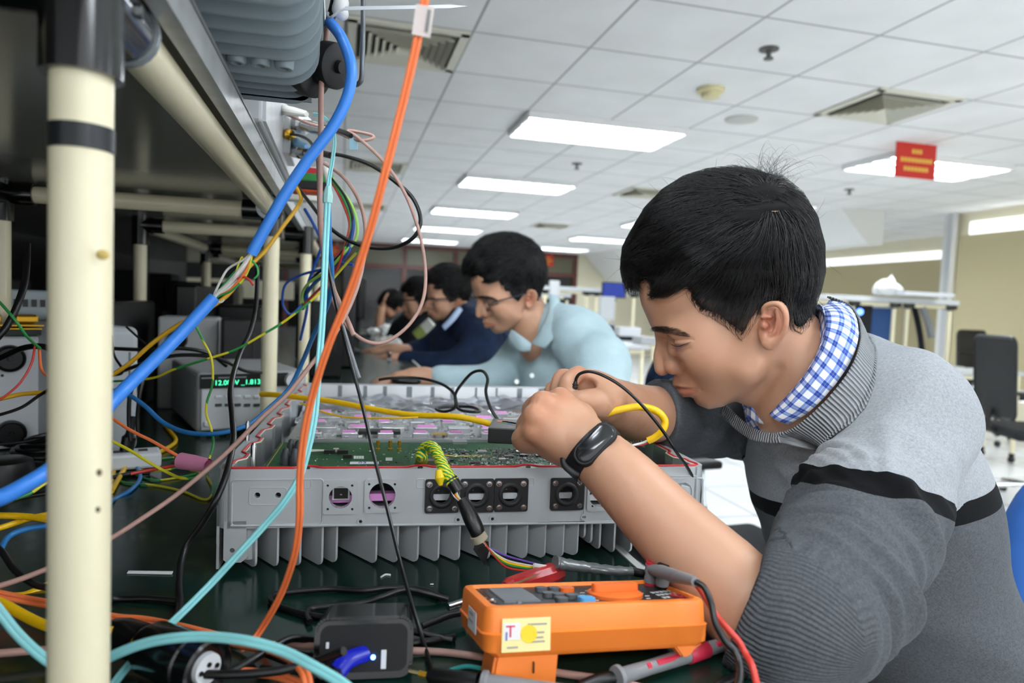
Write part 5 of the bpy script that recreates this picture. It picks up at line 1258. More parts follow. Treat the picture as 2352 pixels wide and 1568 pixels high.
# stickers on the long side
SF = Frm(MF.at(0, -.0004, 0), MF.x, MF.z)
def sq(x0, y0, x1, y1, w=.0004):
    a = SF.hit(x0, y0, w); c = SF.hit(x1, y1, w); return ((a[0]+c[0])/2, (a[1]+c[1])/2), (abs(c[0]-a[0]), abs(a[1]-c[1]))
c, s = sq(1153, 1420, 1263, 1492)
b = MB(); b.box(mat('sticker_yellow', 'f4e3a0', .5), SF.at(*c, .0009), (s[0], s[1], .0006), SF.R)
b.box(mat('sticker_pale', 'e9e4e4', .5), SF.at(c[0]-s[0]*.3, c[1]+s[1]*.12, .0013), (s[0]*.34, s[1]*.5, .0003), SF.R)
b.cyl(mat('sticker_sun', 'f2d02c', .5), SF.at(c[0]+s[0]*.05, c[1]+.0005, .001), SF.at(c[0]+s[0]*.05, c[1]+.0005, .0016), s[1]*.27, n=20)
put_text(b, mat('sticker_red', 'd0305a', .5), 'T', s[1]*.5, SF.at(c[0]-s[0]*.33, c[1]+s[1]*.1, .0016), SF.x, SF.y, .00015)
b.box(mat('sticker_blue', '4560b0', .5), SF.at(c[0]-s[0]*.41, c[1]-s[1]*.02, .0016), (s[0]*.03, s[1]*.25, .0003), SF.R)
for k, (du, dv, w) in enumerate(((.22, .3, .4), (.2, .05, .34), (.2, -.1, .3), (.2, -.22, .36), (-.28, -.36, .22))): b.box(mat('sticker_print', '9a9490', .6), SF.at(c[0]+s[0]*du, c[1]+s[1]*dv, .0013), (s[0]*w, s[1]*.05, .0002), SF.R)
b.build('sticker', meter, 'yellow sticker with a pink letter T')
EFm = Frm(MF.at(-.0002, MWd, 0), -MF.y, MF.z)
b = MB(); b.box(mat('sticker_grey', 'cfd0d2', .5), EFm.at(MWd*.62, -.014, .0022), (.024, .014, .0006), EFm.R); b.box(mat('sticker_print'), EFm.at(MWd*.60, -.010, .0027), (.012, .002, .0002), EFm.R); b.box(mat('sticker_print'), EFm.at(MWd*.60, -.0145, .0027), (.014, .0014, .0002), EFm.R); b.build('sticker', meter, 'grey white end sticker')
# plugs in the meter
GRB = mat('boot_grey', '808285', .5)
for k, (px, py, cap, lab) in enumerate(((1495, 1338, mat('cap_red', 'c22c3c', .4), 'grey and red right-angle plug at the meter\'s far corner'), (1521, 1346, BLK, 'grey right-angle plug with black cap in the orange meter'))):
    u, v = MF.hit(px, py, 0)
    t = thing('probe_plug', MF.at(u, v, 0), lab, 'plug')
    b = MB(); b.lathe(GRB, MF.at(u, v, .001), (0, 0, 1), [(0, .0052), (.003, .0055), (.006, .0048), (.009, .0055), (.012, .0048), (.0145, .0052), (.0145, 0)], 20); b.build('boot', t)
    b = MB(); b.lathe(cap, MF.at(u, v, .001)+Vector((0, 0, .0145)), (0, 0, 1), [(0, .0048), (.0022, .0046), (.0022, 0)], 20); b.lathe(cap, MF.at(u, v, -.002), (0, 0, 1), [(0, .005), (.003, .005)], 20); b.build('cap', t)
    q = MF.at(u, v, .001)+Vector((0, 0, .010)); e = W(1598, 1336, .455) if k else W(1590, 1330, .47)
    b = MB(); b.tube(GRB, [q, q.lerp(e, .3), q.lerp(e, .7), e], .004, 14, radii=[.0045, .0052, .004, .003]); b.build('strain_relief', t)
cable('test_lead', [(1598, 1336, .455), (1618, 1350, .45), (1633, 1385, .443), (1643, 1430, .438), (1665, 1470, .435), (1690, 1500, .43), (1700, 1540, .42), (1690, 1600, .40)], .0022, C_BLK, 'black test lead curving down from the meter along the forearm', n=10)
cable('test_lead', [(1590, 1331, .47), (1610, 1355, .465), (1640, 1405, .46), (1668, 1440, .45), (1695, 1470, .445), (1712, 1500, .44), (1728, 1530, .43), (1740, 1580, .42)], .0022, C_RED, 'red test lead beside the black one by the grey cuff', n=10)
def probe(pts, label, tip=True):
    t = thing('test_probe', pts[0], label, 'probe'); a, e = pts; L = (e-a).length; d = (e-a).normalized()
    b = MB(); b.lathe(GRB, a, d, [(0, 0), (0, .0075), (.003, .0080), (.006, .0055), (.03, .0050), (.075, .0055), (L*.85, .005), (L, .0025), (L, 0)], 18); b.build('grip', t)
    RP = mat('grip_red', 'c92c48', .4)
    b = MB(); b.lathe(RP, a, d, [(L*.56, .0058), (L*.565, .0063), (L*.73, .0060), (L*.735, .0056)], 18)
    b.build('band', t, 'red band')
    for s0, s1 in ((.30, .48), (.22, .25), (.80, .92)):
        b = MB(); n_ = (Vector((0, 0, 1))*.6-F0*.6).normalized(); b.tube(RP, [a+d*L*s0+n_*.0035, a+d*L*s1+n_*.0033], .0026, 8); b.build('inlay', t, 'red inlay')
    return t
probe([onz(1415, 1556, TZ+.009), onz(1690, 1470, TZ+.006)], 'grey and red test probe lying under the meter\'s right end')
cable('test_lead', [(1415, 1556, .463), (1380, 1560, .46), (1330, 1580, .45)], .0045, C_BLK, 'black boot of the test probe at the bottom edge', n=10)
t = thing('test_probe', onz(1000, 1560, TZ), 'black test probe with a bare gold tip pointing at the adapter', 'probe')
p0, p1, p2 = onz(940, 1541, TZ+.008), onz(982, 1551, TZ+.008), onz(1095, 1566, TZ+.010)
b = MB(); b.cyl(mat('gold_tip', 'd8c79a', .25, metal=1), p0, p1, .0014, n=10); b.cyl(GOLD, p0.lerp(p1, .55), p1, .0022, n=10); b.build('tip', t)
b = MB(); b.lathe(BLK, p1, p2-p1, [(0, 0), (0, .003), (.003, .0055), (.035, .0058), (.036, .0075)], 16); b.build('barrel', t)
b = MB(); d_ = (p2-p1).normalized(); p3 = p1+d_*.0385; b.lathe(GRB, p3, d_, [(0, 0), (0, .008), (.003, .008), (.004, .006), (.08, .0055), (.08, 0)], 16); b.build('grip', t)
cable('thin_wire', [(988, 1525, .475), (992, 1540, .468), (1000, 1548, .465)], .0016, C_BLK, 'last bend of the thin wire above the probe', n=8)
cable('thin_wire', [(1030, 1540, 't'), (1070, 1530, 't'), (1110, 1536, 't'), (1150, 1550, 't')], .0016, cm('cable_teal', '2a9a98', .4), 'short teal wire showing beside the meter\'s lug', n=8)
cable('power_cable', [(1640, 1580, 't'), (1700, 1550, 't'), (1750, 1535, 't'), (1790, 1522, 't', .004)], .0030, C_BLK, 'black cable leaving the bench corner at the bottom right', n=10)
# USB adapter with blue light
a0 = onz(722, 1530, TZ); AF = Frm(onz(716, 1566, TZ+.0015)+Vector((0, 0, 0)), onz(955, 1556, TZ)-onz(716, 1566, TZ), (0, 0.25, 1))
t = thing('usb_adapter', AF.at(.03, 0, -.02), 'rounded black USB adapter with a glowing blue light and white ports', 'adapter')
aw = .066; ah = .040
b = MB(); P = [(aw/2+p[0], ah/2+p[1]) for p in rrect(aw, ah, .009, 6)]
b.prism(mat('gloss_black', '0c0c0e', .2, coat=.3), [AF.at(p[0], p[1], 0) for p in P], -AF.z*.05, bev=.002); b.build('case', t)
b = MB(); P = [(aw/2+p[0], ah/2+p[1]) for p in rrect(aw-.008, ah-.010, .006, 6)]; b.prism(BLKM, [AF.at(p[0], p[1], 0) for p in P], AF.z*.0006); fc = b.build('front_panel', t)
b = MB(); u, v = AF.hit(857, 1509, .001); b.sphere(mat('led_blue', '5f8cff', .3, emit='4f86ff', emit_s=12), AF.at(u, v, .001), .0016); b.build('indicator_light', fc, 'glowing blue light')
BLG = mat('blue_glow_plastic', '0d1560', .3, emit='1526e8', emit_s=.35)
b = MB(); pp = [AF.at(*AF.hit(838, 1500, .001), .001), AF.at(*AF.hit(800, 1512, .006), .010), AF.at(*AF.hit(775, 1540, .01), .016)]; b.tube(BLG, catmull(pp, 5), .0065, 14, flat=.75); b.tube(BLK, [pp[2], pp[2]+(pp[2]-pp[1])*.6], .0075, 12); b.build('usb_plug', label='blue-lit translucent USB plug pushed into the black adapter', cat='plug')
for (px, py) in ((881, 1514), (752, 1482)):
    u, v = AF.hit(px, py, .001); b = MB(); b.box(WHITEP, AF.at(u, v, .0008), (.0035 if px > 800 else .002, .012 if px > 800 else .004, .001), AF.R, bev=.0003); b.build('port', fc, 'white port')
cable('power_cable', [(775, 1545, .43), (800, 1530, .41), (838, 1520, .405), (800, 1560, .40), (760, 1600, .39)][:1]+[(770, 1560, .42), (750, 1590, .41)], .003, C_BLK, 'black lead of the blue-lit plug at the bottom edge', n=8)
# round black connector with a white end
p0 = onz(330, 1478, TZ+.02); p1 = onz(478, 1536, TZ+.0195)
t = thing('power_connector', p0, 'large black round connector with a white end lying at the bottom left', 'connector')
b = MB(); d_ = (p1-p0); b.lathe(mat('gloss_black'), p0, d_, [(0, 0), (0, .012), (.01, .017), (.045, .018), (d_.length*.72, .0175), (d_.length*.74, .0188), (d_.length*.78, .0188), (d_.length*.8, .0175), (d_.length, .0185), (d_.length+.001, .0165), (d_.length-.003, .0135), (d_.length-.003, 0)], 32); b.build('shell', t)
b = MB(); b.lathe(WHITEP, p0+d_.normalized()*(d_.length-.0035), d_, [(0, .0100), (.004, .0096), (.0042, 0)], 28)
b.build('insert', t, 'white insert'); e = p0+d_.normalized()*(d_.length+.0008); s_ = d_.normalized().cross(Vector((0, 0, 1)))
for k in (-1, 0, 1):
    b = MB(); b.cyl(BLK, e+s_*.006*k+Vector((0, 0, .003*(k == 0))), e+s_*.006*k+Vector((0, 0, .003*(k == 0)))+d_.normalized()*.0008, .0016, n=10); b.build('contact_hole', t)
b = MB(); b.tube(mat('gloss_black'), [p0, p0-d_.normalized()*.02, p0-d_.normalized()*.032], .011, 16, radii=[.013, .012, .009]); b.build('collar', t)
for k, c in enumerate((C_RED, C_WHT, C_YEL)):
    cable('wire', [p0-d_.normalized()*.028+Vector((0, 0, .003*(k-1))), p0-d_.normalized()*.045+Vector((0, 0, .004*(k-1))), p0-d_.normalized()*.07+Vector((0, 0, .005*(k-1)+.003))], .0014, c, None, parent=t, n=6)
# scraps
b = MB(); q0 = onz(293, 1314, TZ+.0012); q1 = onz(396, 1316, TZ+.0012); b.box(mat('paper_white', 'e9ebee', .5), (q0+q1)/2, ((q1-q0).length, .0028, .0006), Matrix.Rotation(math.atan2((q1-q0).y, (q1-q0).x), 3, 'Z') @ Matrix.Rotation(.5, 3, 'X')); b.box(mat('paper_white'), (q0+q1)/2+Vector((0, .0018, .0004)), ((q1-q0).length*.98, .0024, .0005), Matrix.Rotation(math.atan2((q1-q0).y, (q1-q0).x)+.02, 3, 'Z')); b.build('plastic_strip', label='white folded plastic strip lying alone on the dark green bench', cat='scrap')
b = MB(); b.tube(mat('paper_white'), catmull([onz(875, 1325, TZ+.0008), onz(885, 1319, TZ+.0008), onz(897, 1320, TZ+.0008)], 3), .0009, 6); b.build('plastic_scrap', label='curved white shaving on the bench under the unit\'s fins', cat='scrap')
b = MB(); b.box(mat('paper_white'), onz(992, 1341, TZ+.0008), (.003, .0018, .0006)); b.build('plastic_scrap', label='tiny white crumb near the flat black loop', cat='scrap')
# ================================================================ THE WORKER
def m_skin(name='skin', base='bf9276', tone='a3745b'):
    m = mat(name, base, .45, spec=.4, sss=.08); k = N(m)
    n = k.noise(28, 4); a = k.attr('tint').outputs['Color']
    c = k.mix(k.math('MULTIPLY', n.outputs[0], .35), base, tone)
    k.link(k.mix(1.0, c, a, 'MULTIPLY'), k.b.inputs['Base Color'])
    k.bump(k.noise(420, 3).outputs[0], .12, .0006); return m
SKIN = m_skin()
HAIRM = mat('black_hair', '0c0b0c', .38, spec=.55); HAIRB = mat('hair_base', '0b0a0b', .75, spec=.2)
k_ = N(HAIRB); st_ = k_.noise(260, 2); k_.link(k_.mix(k_.math('MULTIPLY', k_.attr('fade').outputs['Fac'], k_.math('MULTIPLY', st_.outputs[0], .75)), '0b0a0b', '6b554b'), k_.b.inputs['Base Color'])
man = thing('person', (W(2000, 1400, .8).x, W(2000, 1400, .8).y, 0.0), 'man in a grey striped sweater over a blue checked shirt, bending over the open unit', 'person')
H = ImgFrame(1680, 680, .785)
hc = lambda x, y, n=0: H.at(x, y, n)
S_ = 1/2000.
def build_head():
    lo = H.o+Vector((-.22, -.2, -.30)); hi = H.o+Vector((.28, .2, .22))
    pts = [hc(1420, 360, s) for s in (-.1, .1)]+[hc(1990, 1040, s) for s in (-.1, .1)]+[hc(1990, 360, s) for s in (-.1, .1)]+[hc(1420, 1040, s) for s in (-.1, .1)]
    lo = np.min([np.array(p) for p in pts], 0); hi = np.max([np.array(p) for p in pts], 0)
    c = Clay(lo, hi, .0015)
    c.ell(hc(1680, 590), (.094, .080, .073), H.rot(12), .001)
    c.ell(hc(1745, 620), (.060, .066, .068), H.rot(0), .02)
    c.ell(hc(1568, 672), (.052, .056, .060), H.rot(20), .02)
    c.sph(hc(1517, 738), .0115, .012)
    for s in (-1, 1):
        c.cone(hc(1521, 744, s*.014), hc(1550, 748, s*.042), .0105, .010, .012)
        c.ell(hc(1622, 770, s*.040), (.034, .040, .024), H.rot(0), .02)        # temple / orbit side
        c.ell(hc(1628, 822, s*.038), (.030, .024, .024), H.rot(-35), .015)      # cheekbone
        c.cone(hc(1740, 745, s*.044), hc(1716, 838, s*.044), .026, .019, .02)  # ramus
        c.cone(hc(1712, 845, s*.042), hc(1640, 905, s*.016), .018, .015, .02)
    c.ell(hc(1632, 806), (.041, .044, .045), H.rot(20), .012)
    c.ell(hc(1668, 843), (.042, .040, .044), H.rot(-20), .018)
    c.ell(hc(1650, 868), (.052, .025, .0275), H.rot(15), .012)             # muzzle
    c.sph(hc(1625, 916), .0118, .014); c.cone(hc(1640, 918, -.012), hc(1640, 918, .012), .0105, .0105, .012)
    prof = [(1400, 560), (1461, 600), (1462, 660), (1471, 700), (1490, 746), (1509, 772), (1522, 800), (1530, 835), (1539, 862), (1548, 876), (1560, 889), (1567, 901), (1579, 911), (1587, 917), (1600, 932), (1628, 941), (1662, 933), (1692, 917), (1720, 935), (1760, 1100), (2100, 1100), (2100, 300), (1400, 300)]
    X = np.meshgrid(*c.ax, indexing='ij'); l = H.loc(np.stack([x.ravel() for x in X], 1)); pl = [H.loc([hc(x, y, 0)])[0] for x, y in prof]; q_ = (H.d-l[:, 2])/H.d
    c._comb(tuple(slice(0, n) for n in c.n), poly_sd([p[0] for p in pl], [p[1] for p in pl], l[:, 0]/q_, l[:, 1]/q_).reshape(c.f.shape).astype(np.float32), .007, 'max')
    c.chain([hc(1525, 765), hc(1521, 790), hc(1517, 820), hc(1521, 845)], [.0072, .0075, .0085, .0093], .007)
    c.cone(hc(1524, 770), hc(1545, 835, .013), .006, .008, .008)
    c.cone(hc(1524, 770), hc(1545, 835, -.013), .006, .008, .008)
    for s in (-1, 1):
        c.ell(hc(1546, 843, s*.0125), (.0092, .0088, .0082), H.rot(0), .0035)
        c.ell(hc(1534, 861, s*.006), (.005, .003, .003), H.rot(0), .002, 'sub')
    # eye socket and lidded eyeball
    for s in (-1, 1):
        c.ell(hc(1545, 782, s*.033), (.018, .010, .012), H.rot(-10), .008, 'sub')
        c.sph(hc(1563, 787, s*.030), .0130, .004)
        c.cone(hc(1545, 772, s*.030), hc(1590, 776, s*.040), .0052, .005, .006)
        c.cone(hc(1548, 806, s*.030), hc(1590, 800, s*.040), .0052, .005, .009)
    # lips
    c.chain([hc(1562, 868), hc(1556, 880), hc(1562, 888)], [.006, .006, .0048], .006)
    for s in (-1, 1):
        c.chain([hc(1561, 886, 0), hc(1571, 888, s*.012), hc(1600, 893, s*.024)], [.0048, .0046, .0028], .003)
        c.chain([hc(1568, 902, 0), hc(1577, 903, s*.011), hc(1600, 898, s*.022)], [.0056, .0052, .0028], .003)
    # neck
    c.chain([hc(1765, 760, 0), hc(1805, 810, 0), hc(1850, 890, 0), hc(1880, 940, .0)], [.045, .050, .052, .042], .012)
    c.cone(hc(1742, 880, 0), hc(1800, 930, 0), .024, .038, .02)
    # ear
    for s in (1, -1):
        c.ell(hc(1777, 745, s*.0735), (.0145, .025, .0060), H.rot(-12), .005)
        c.chain([hc(1757, 728, s*.077), hc(1755, 708, s*.080), hc(1770, 698, s*.084), hc(1789, 700, s*.087), hc(1803, 720, s*.088), hc(1804, 745, s*.087), hc(1796, 768, s*.084), hc(1781, 786, s*.080)], [.0028, .0030, .0031, .0031, .0031, .0030, .0029, .0030], .002)
        c.ell(hc(1768, 786, s*.078), (.0085, .0085, .0042), H.rot(0), .004)
        c.ell(hc(1772, 743, s*.0838), (.0098, .0155, .0080), H.rot(-8), .002, 'sub')
        c.chain([hc(1782, 712, s*.082), hc(1787, 735, s*.082), hc(1779, 762, s*.081), hc(1768, 770, s*.080)], [.0018, .0024, .0025, .002], .0025)
        c.sph(hc(1756, 748, s*.0785), .0040, .003); c.ell(hc(1760, 728, s*.079), (.006, .002, .003), H.rot(0), .003)
    return c
headc = build_head()
HP, HF = headc.mesh(1)
def plane_xy(P):
    l = H.loc(P); q_ = (H.d-l[:, 2])/H.d; return l[:, 0]/q_, l[:, 1]/q_
def pl2(pts): return [tuple(H.loc([hc(x, y, 0)])[0][:2]) for x, y in pts]
def line_d(P, pts):
    X, Y = plane_xy(P); L = pl2(pts); best = np.full(len(P), 1e9)
    for (ax, ay), (bx, by) in zip(L, L[1:] if len(L) > 1 else L):
        ex, ey = bx-ax, by-ay; t = np.clip(((X-ax)*ex+(Y-ay)*ey)/(ex*ex+ey*ey+1e-12), 0, 1); best = np.minimum(best, np.hypot(X-ax-t*ex, Y-ay-t*ey))
    return best
def sculpt(P, F, strokes):
    Nn = normals(P, F); d = np.zeros(len(P))
    for pts, sg, am in strokes: d += am*.001*np.exp(-(line_d(P, pts)/(sg/2000.))**2)
    return P+Nn*d[:, None]
HP = sculpt(HP, HF, [([(1553, 890), (1568, 893), (1585, 892), (1606, 896)], 2.4, -1.5), ([(1561, 900), (1575, 903), (1592, 901)], 5.5, 1.7), ([(1555, 885), (1570, 887), (1590, 891)], 3.2, .9),
    ([(1572, 917), (1590, 917)], 6, -1.2), ([(1609, 896), (1611, 896)], 4.5, -.7), ([(1553, 822), (1566, 832), (1571, 846), (1566, 858)], 3.6, -1.9), ([(1547, 844), (1552, 846)], 11, 1.5),
    ([(1574, 852), (1592, 875), (1608, 893)], 5, -.6), ([(1540, 779), (1556, 781), (1574, 779), (1592, 780)], 2.4, -.9), ([(1550, 788), (1567, 788), (1582, 785)], 4, 1.0), ([(1546, 803), (1565, 807), (1584, 801)], 4.5, -.8),
    ([(1505, 752), (1535, 757), (1565, 762)], 10, .9), ([(1785, 850), (1745, 905), (1725, 935)], 16, -3.5), ([(1745, 840), (1700, 898), (1660, 925)], 12, 1.2), ([(1560, 868), (1566, 880)], 5, -.5)])
hl = H.loc(HP)
def near(P, q, r): return np.exp(-((P-np.array(q))**2).sum(1)/(r*r))
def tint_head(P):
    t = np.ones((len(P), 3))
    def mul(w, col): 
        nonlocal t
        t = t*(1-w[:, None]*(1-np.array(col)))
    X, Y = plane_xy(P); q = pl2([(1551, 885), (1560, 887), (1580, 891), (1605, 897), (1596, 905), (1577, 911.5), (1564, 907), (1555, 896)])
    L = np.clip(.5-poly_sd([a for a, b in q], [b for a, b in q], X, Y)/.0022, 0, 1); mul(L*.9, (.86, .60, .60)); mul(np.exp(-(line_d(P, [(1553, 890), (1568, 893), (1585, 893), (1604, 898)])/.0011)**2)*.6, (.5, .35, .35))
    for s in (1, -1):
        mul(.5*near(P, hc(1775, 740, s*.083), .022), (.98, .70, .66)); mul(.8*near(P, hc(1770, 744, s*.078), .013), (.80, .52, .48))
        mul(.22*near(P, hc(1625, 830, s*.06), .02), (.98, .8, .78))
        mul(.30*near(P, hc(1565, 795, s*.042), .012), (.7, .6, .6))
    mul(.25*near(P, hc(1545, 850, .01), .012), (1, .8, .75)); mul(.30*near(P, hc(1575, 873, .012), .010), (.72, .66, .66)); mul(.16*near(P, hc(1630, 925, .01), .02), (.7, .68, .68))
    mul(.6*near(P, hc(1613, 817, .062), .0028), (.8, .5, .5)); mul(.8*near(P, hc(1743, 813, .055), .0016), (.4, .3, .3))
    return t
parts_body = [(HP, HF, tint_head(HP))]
# ---- hair
out = [(1436, 652), (1431, 615), (1440, 565), (1462, 525), (1490, 480), (1530, 440), (1575, 412), (1625, 396), (1680, 388), (1735, 392), (1790, 410), (1835, 447), (1866, 498), (1883, 560), (1885, 620), (1876, 670), (1866, 712), (1852, 742), (1838, 755), (1824, 748), (1817, 722), (1808, 702), (1788, 688), (1757, 694), (1740, 715), (1722, 742), (1704, 770), (1690, 758), (1672, 742), (1640, 722), (1612, 708), (1592, 684), (1576, 652), (1550, 668), (1525, 679), (1500, 672), (1496, 655), (1480, 640), (1467, 650), (1460, 664), (1448, 660)]
def hair_clay():
    pts = [hc(x, y, s) for x in (1400, 1920) for y in (340, 800) for s in (-.11, .11)]
    lo = np.min([np.array(p) for p in pts], 0); hi = np.max([np.array(p) for p in pts], 0)
    c = Clay(lo, hi, .0022)
    c.ell(hc(1668, 556), (.109, .083, .083), H.rot(10), .001)
    c.ell(hc(1765, 590), (.061, .074, .079), H.rot(0), .015)
    c.ell(hc(1560, 520), (.062, .055, .066), H.rot(35), .02)
    c.cone(hc(1482, 590, -.035), hc(1482, 590, .030), .026, .024, .015); c.cone(hc(1460, 628, -.03), hc(1460, 628, .018), .013, .011, .012)
    c.chain([hc(1600, 600, .06), hc(1565, 640, .060), hc(1530, 662, .056), (hc(1503, 668, .046))], [.022, .016, .012, .006], .008)
    # thin layer on the sides and nape
    X = np.meshgrid(*c.ax, indexing='ij'); P = np.stack([x.ravel() for x in X], 1)
    hf = headc.sample(P); inb = np.all((P > headc.lo) & (P < headc.lo+headc.h*(headc.n-1)), 1); hf = np.where(inb, hf, .05).reshape(c.f.shape)
    c.f = np.minimum(c.f, (hf-.0028).astype(np.float32))
    l = H.loc(P); pl = [H.loc([hc(x, y, 0)])[0] for x, y in out]
    # polygon measured at the near side's own distance
    zz = l[:, 2]; sc_ = (H.d-zz)/H.d
    sd = poly_sd([p[0] for p in pl], [p[1] for p in pl], l[:, 0]/sc_, l[:, 1]/sc_).reshape(c.f.shape)
    c._comb(tuple(slice(0, n) for n in c.n), sd.astype(np.float32), .006, 'max')
    return c
hairc = hair_clay(); QP, QF = hairc.mesh(2)
ql = H.loc(QP)
g = np.array([noise.noise(Vector((a*30, b*95, c_*60))) for a, b, c_ in ql]); QN = normals(QP, QF)
bandp = [H.loc([hc(x, y, .06)])[0] for x, y in ((1576, 640), (1640, 640), (1700, 660), (1760, 680))]
yy = np.interp(ql[:, 0], [p[0] for p in bandp], [p[1] for p in bandp]); fade = np.clip((yy-ql[:, 1])/.035, 0, 1)*.8
hq = [H.loc([hc(x, y, 0)])[0] for x, y in out]; zq = (H.d-ql[:, 2])/H.d
sdv = poly_sd([p[0] for p in hq], [p[1] for p in hq], ql[:, 0]/zq, ql[:, 1]/zq); fade = fade+np.clip(1+sdv/.010, 0, 1)*.8*(ql[:, 1] < H.loc([hc(1650, 645, .06)])[0][1])
fade = fade*np.clip((H.loc([hc(1790, 700, .06)])[0][0]-ql[:, 0])/.02, 0, 1)
hair_base = clay_obj('hair', QP+QN*(g*.0034)[:, None], QF, HAIRB, man, {'fade': fade})
def grow(seeds, field, dirfn, L, m, lift=0.0, jitter=.25, rs=None):
    P = np.zeros((len(seeds), m, 3)); p = seeds.copy(); rs = rs or np.random.RandomState(3)
    jit = rs.normal(0, jitter, (len(seeds), 3)); Ls = L*rs.uniform(.55, 1.15, len(seeds))/(m-1)
    for i in range(m):
        P[:, i] = p
        G = field.grad(p); d = dirfn(p)+jit; d = d-G*(d*G).sum(1)[:, None]; d /= np.linalg.norm(d, axis=1, keepdims=True)+1e-9
        q = p+d*Ls[:, None]; q = q-field.grad(q)*(field.sample(q)-(.0006+lift*(i/m)**2))[:, None]*(.85 if i < m*.7 else .35); p = q
    return P
rs = np.random.RandomState(11)
WH_ = hc(1768, 495, .055); hx, hy, hz = [np.array(v) for v in (H.x, H.y, H.z)]
def hair_dir(p):
    l = H.loc(p); w = H.loc([WH_])[0]; v = l-w; v[:, 2] *= .6; dist = np.linalg.norm(v, axis=1); v /= dist[:, None]+1e-6
    fr = np.clip(-(l[:, 0]-w[0])/.12, 0, 1)[:, None]; bk = np.clip((l[:, 0]-w[0]+.03)/.05, 0, 1)[:, None]
    side = np.clip((-.01-l[:, 1]+w[1]-.05)/.06, 0, 1)[:, None]
    q = l*np.array([1, 1, 1.0]); wob = np.stack([np.sin(q[:, 1]*95+q[:, 2]*70)+.6*np.sin(q[:, 0]*150+2), np.sin(q[:, 0]*110+q[:, 2]*60+1)+.6*np.sin(q[:, 1]*170), 0*q[:, 0]], 1)*.17
    d = wob+v*1.0+fr*np.array([[-.5, -.55, .0]])+bk*np.array([[0, -1.0, 0]])+side*np.array([[-.15, -1.1, 0]])
    return d[:, 0:1]*hx+d[:, 1:2]*hy+d[:, 2:3]*hz
vis = QN @ hz
sel = np.where((vis > -.35))[0]
long_mask = (ql[:, 1] > H.loc([hc(1650, 690, .05)])[0][1]+0*.0)
pool = sel[long_mask[sel] & (field_ok := hairc.sample(QP[sel]) > -.01)]
seeds = QP[rs.choice(pool, 7000)]+rs.normal(0, .001, (7000, 3))
A1 = grow(seeds, hairc, hair_dir, .050, 9, .010, .13, rs)
pool2 = sel[(~long_mask[sel]) | (ql[sel, 1] < H.loc([hc(1650, 640, .05)])[0][1])]
seeds = QP[rs.choice(pool2, 6500)]
A2 = grow(seeds, hairc, lambda p: -hy[None, :]*np.ones((len(p), 1))-hx[None, :]*.22, .015, 5, .0012, .16, rs)
# fringe: curved locks reaching past the hairline
fs_ = []
for k in range(700):
    n0 = rs.uniform(-.04, .03); a = hc(rs.uniform(1450, 1500), rs.uniform(545, 600), n0); b_ = hc(rs.uniform(1428, 1462), rs.uniform(595, 625), n0+rs.normal(0, .006)); c_ = hc(rs.uniform(1434, 1482), rs.uniform(645, 682), n0+rs.normal(0, .010))
    fs_.append([a, a.lerp(b_, .6)+(H.x*-.003), b_, b_.lerp(c_, .55)+H.x*-.002, c_])
for k in range(420):
    a = hc(rs.uniform(1560, 1610), rs.uniform(590, 640), .066+rs.normal(0, .003)); b_ = hc(rs.uniform(1535, 1565), rs.uniform(630, 665), .062+rs.normal(0, .003)); t_ = hc(rs.uniform(1484, 1530), rs.uniform(655, 692), .049+rs.normal(0, .004))
    fs_.append([a, a.lerp(b_, .5)-H.y*-.003, b_, b_.lerp(t_, .5)-H.y*.003, t_])
A3 = np.array([[list(p) for p in catmull(s, 2)] for s in fs_])
ws = []
for k in range(120):
    a = hc(rs.uniform(1738, 1790), rs.uniform(400, 452), rs.uniform(0, .05)); an = rs.uniform(-1.2, 1.1); ln = rs.uniform(.018, .042); d = H.x*math.sin(an)+H.y*math.cos(an)
    cv = H.x*rs.choice([-1, 1, 1])*rs.uniform(.2, .7)
    ws.append([a-d*.006, a+d*ln*.4, a+d*ln*.75+cv*ln*.22, a+d*ln*.9+cv*ln*.6, a+d*ln*.85+cv*ln*1.0-H.y*ln*.15])
for k in range(70):
    i_ = rs.choice(pool); a = Vector(QP[i_]); nn = Vector(QN[i_]); d = (H.x*rs.uniform(-1, .4)+H.y*rs.uniform(-.4, .5)).normalized(); ln = rs.uniform(.012, .03)
    ws.append([a, a+d*ln*.3+nn*.003, a+d*ln*.6+nn*.005, a+d*ln*.85+nn*.006, a+d*ln+nn*.005])
A4 = np.array([[list(p) for p in catmull(s, 2)] for s in ws])
Vs = []; Fs = []; o_ = 0
for A_, r_ in ((A1, .00042), (A2, .00016), (A3, .00048), (A4, .00016)):
    v, f = strands(A_, np.full(len(A_), r_)); Vs.append(v); Fs.append(f+o_); o_ += len(v)
clay_obj('hair_strands', np.concatenate(Vs), np.concatenate(Fs), HAIRM, hair_base)
# scalp whorl
q = hairc.snap([hc(1768, 492, .06)], .0008)[0]
wv = np.array([hairc.snap([Vector(q)+H.x*(.0065*math.cos(a))+H.y*(.0055*math.sin(a))], .0007)[0] for a in np.linspace(0, 2*PI, 13)[:-1]])
b = MB(); b.add([Vector(p) for p in wv], [list(range(12))], mat('scalp', 'a07a68', .6)); b.build('scalp', hair_base, 'skin at the crown')
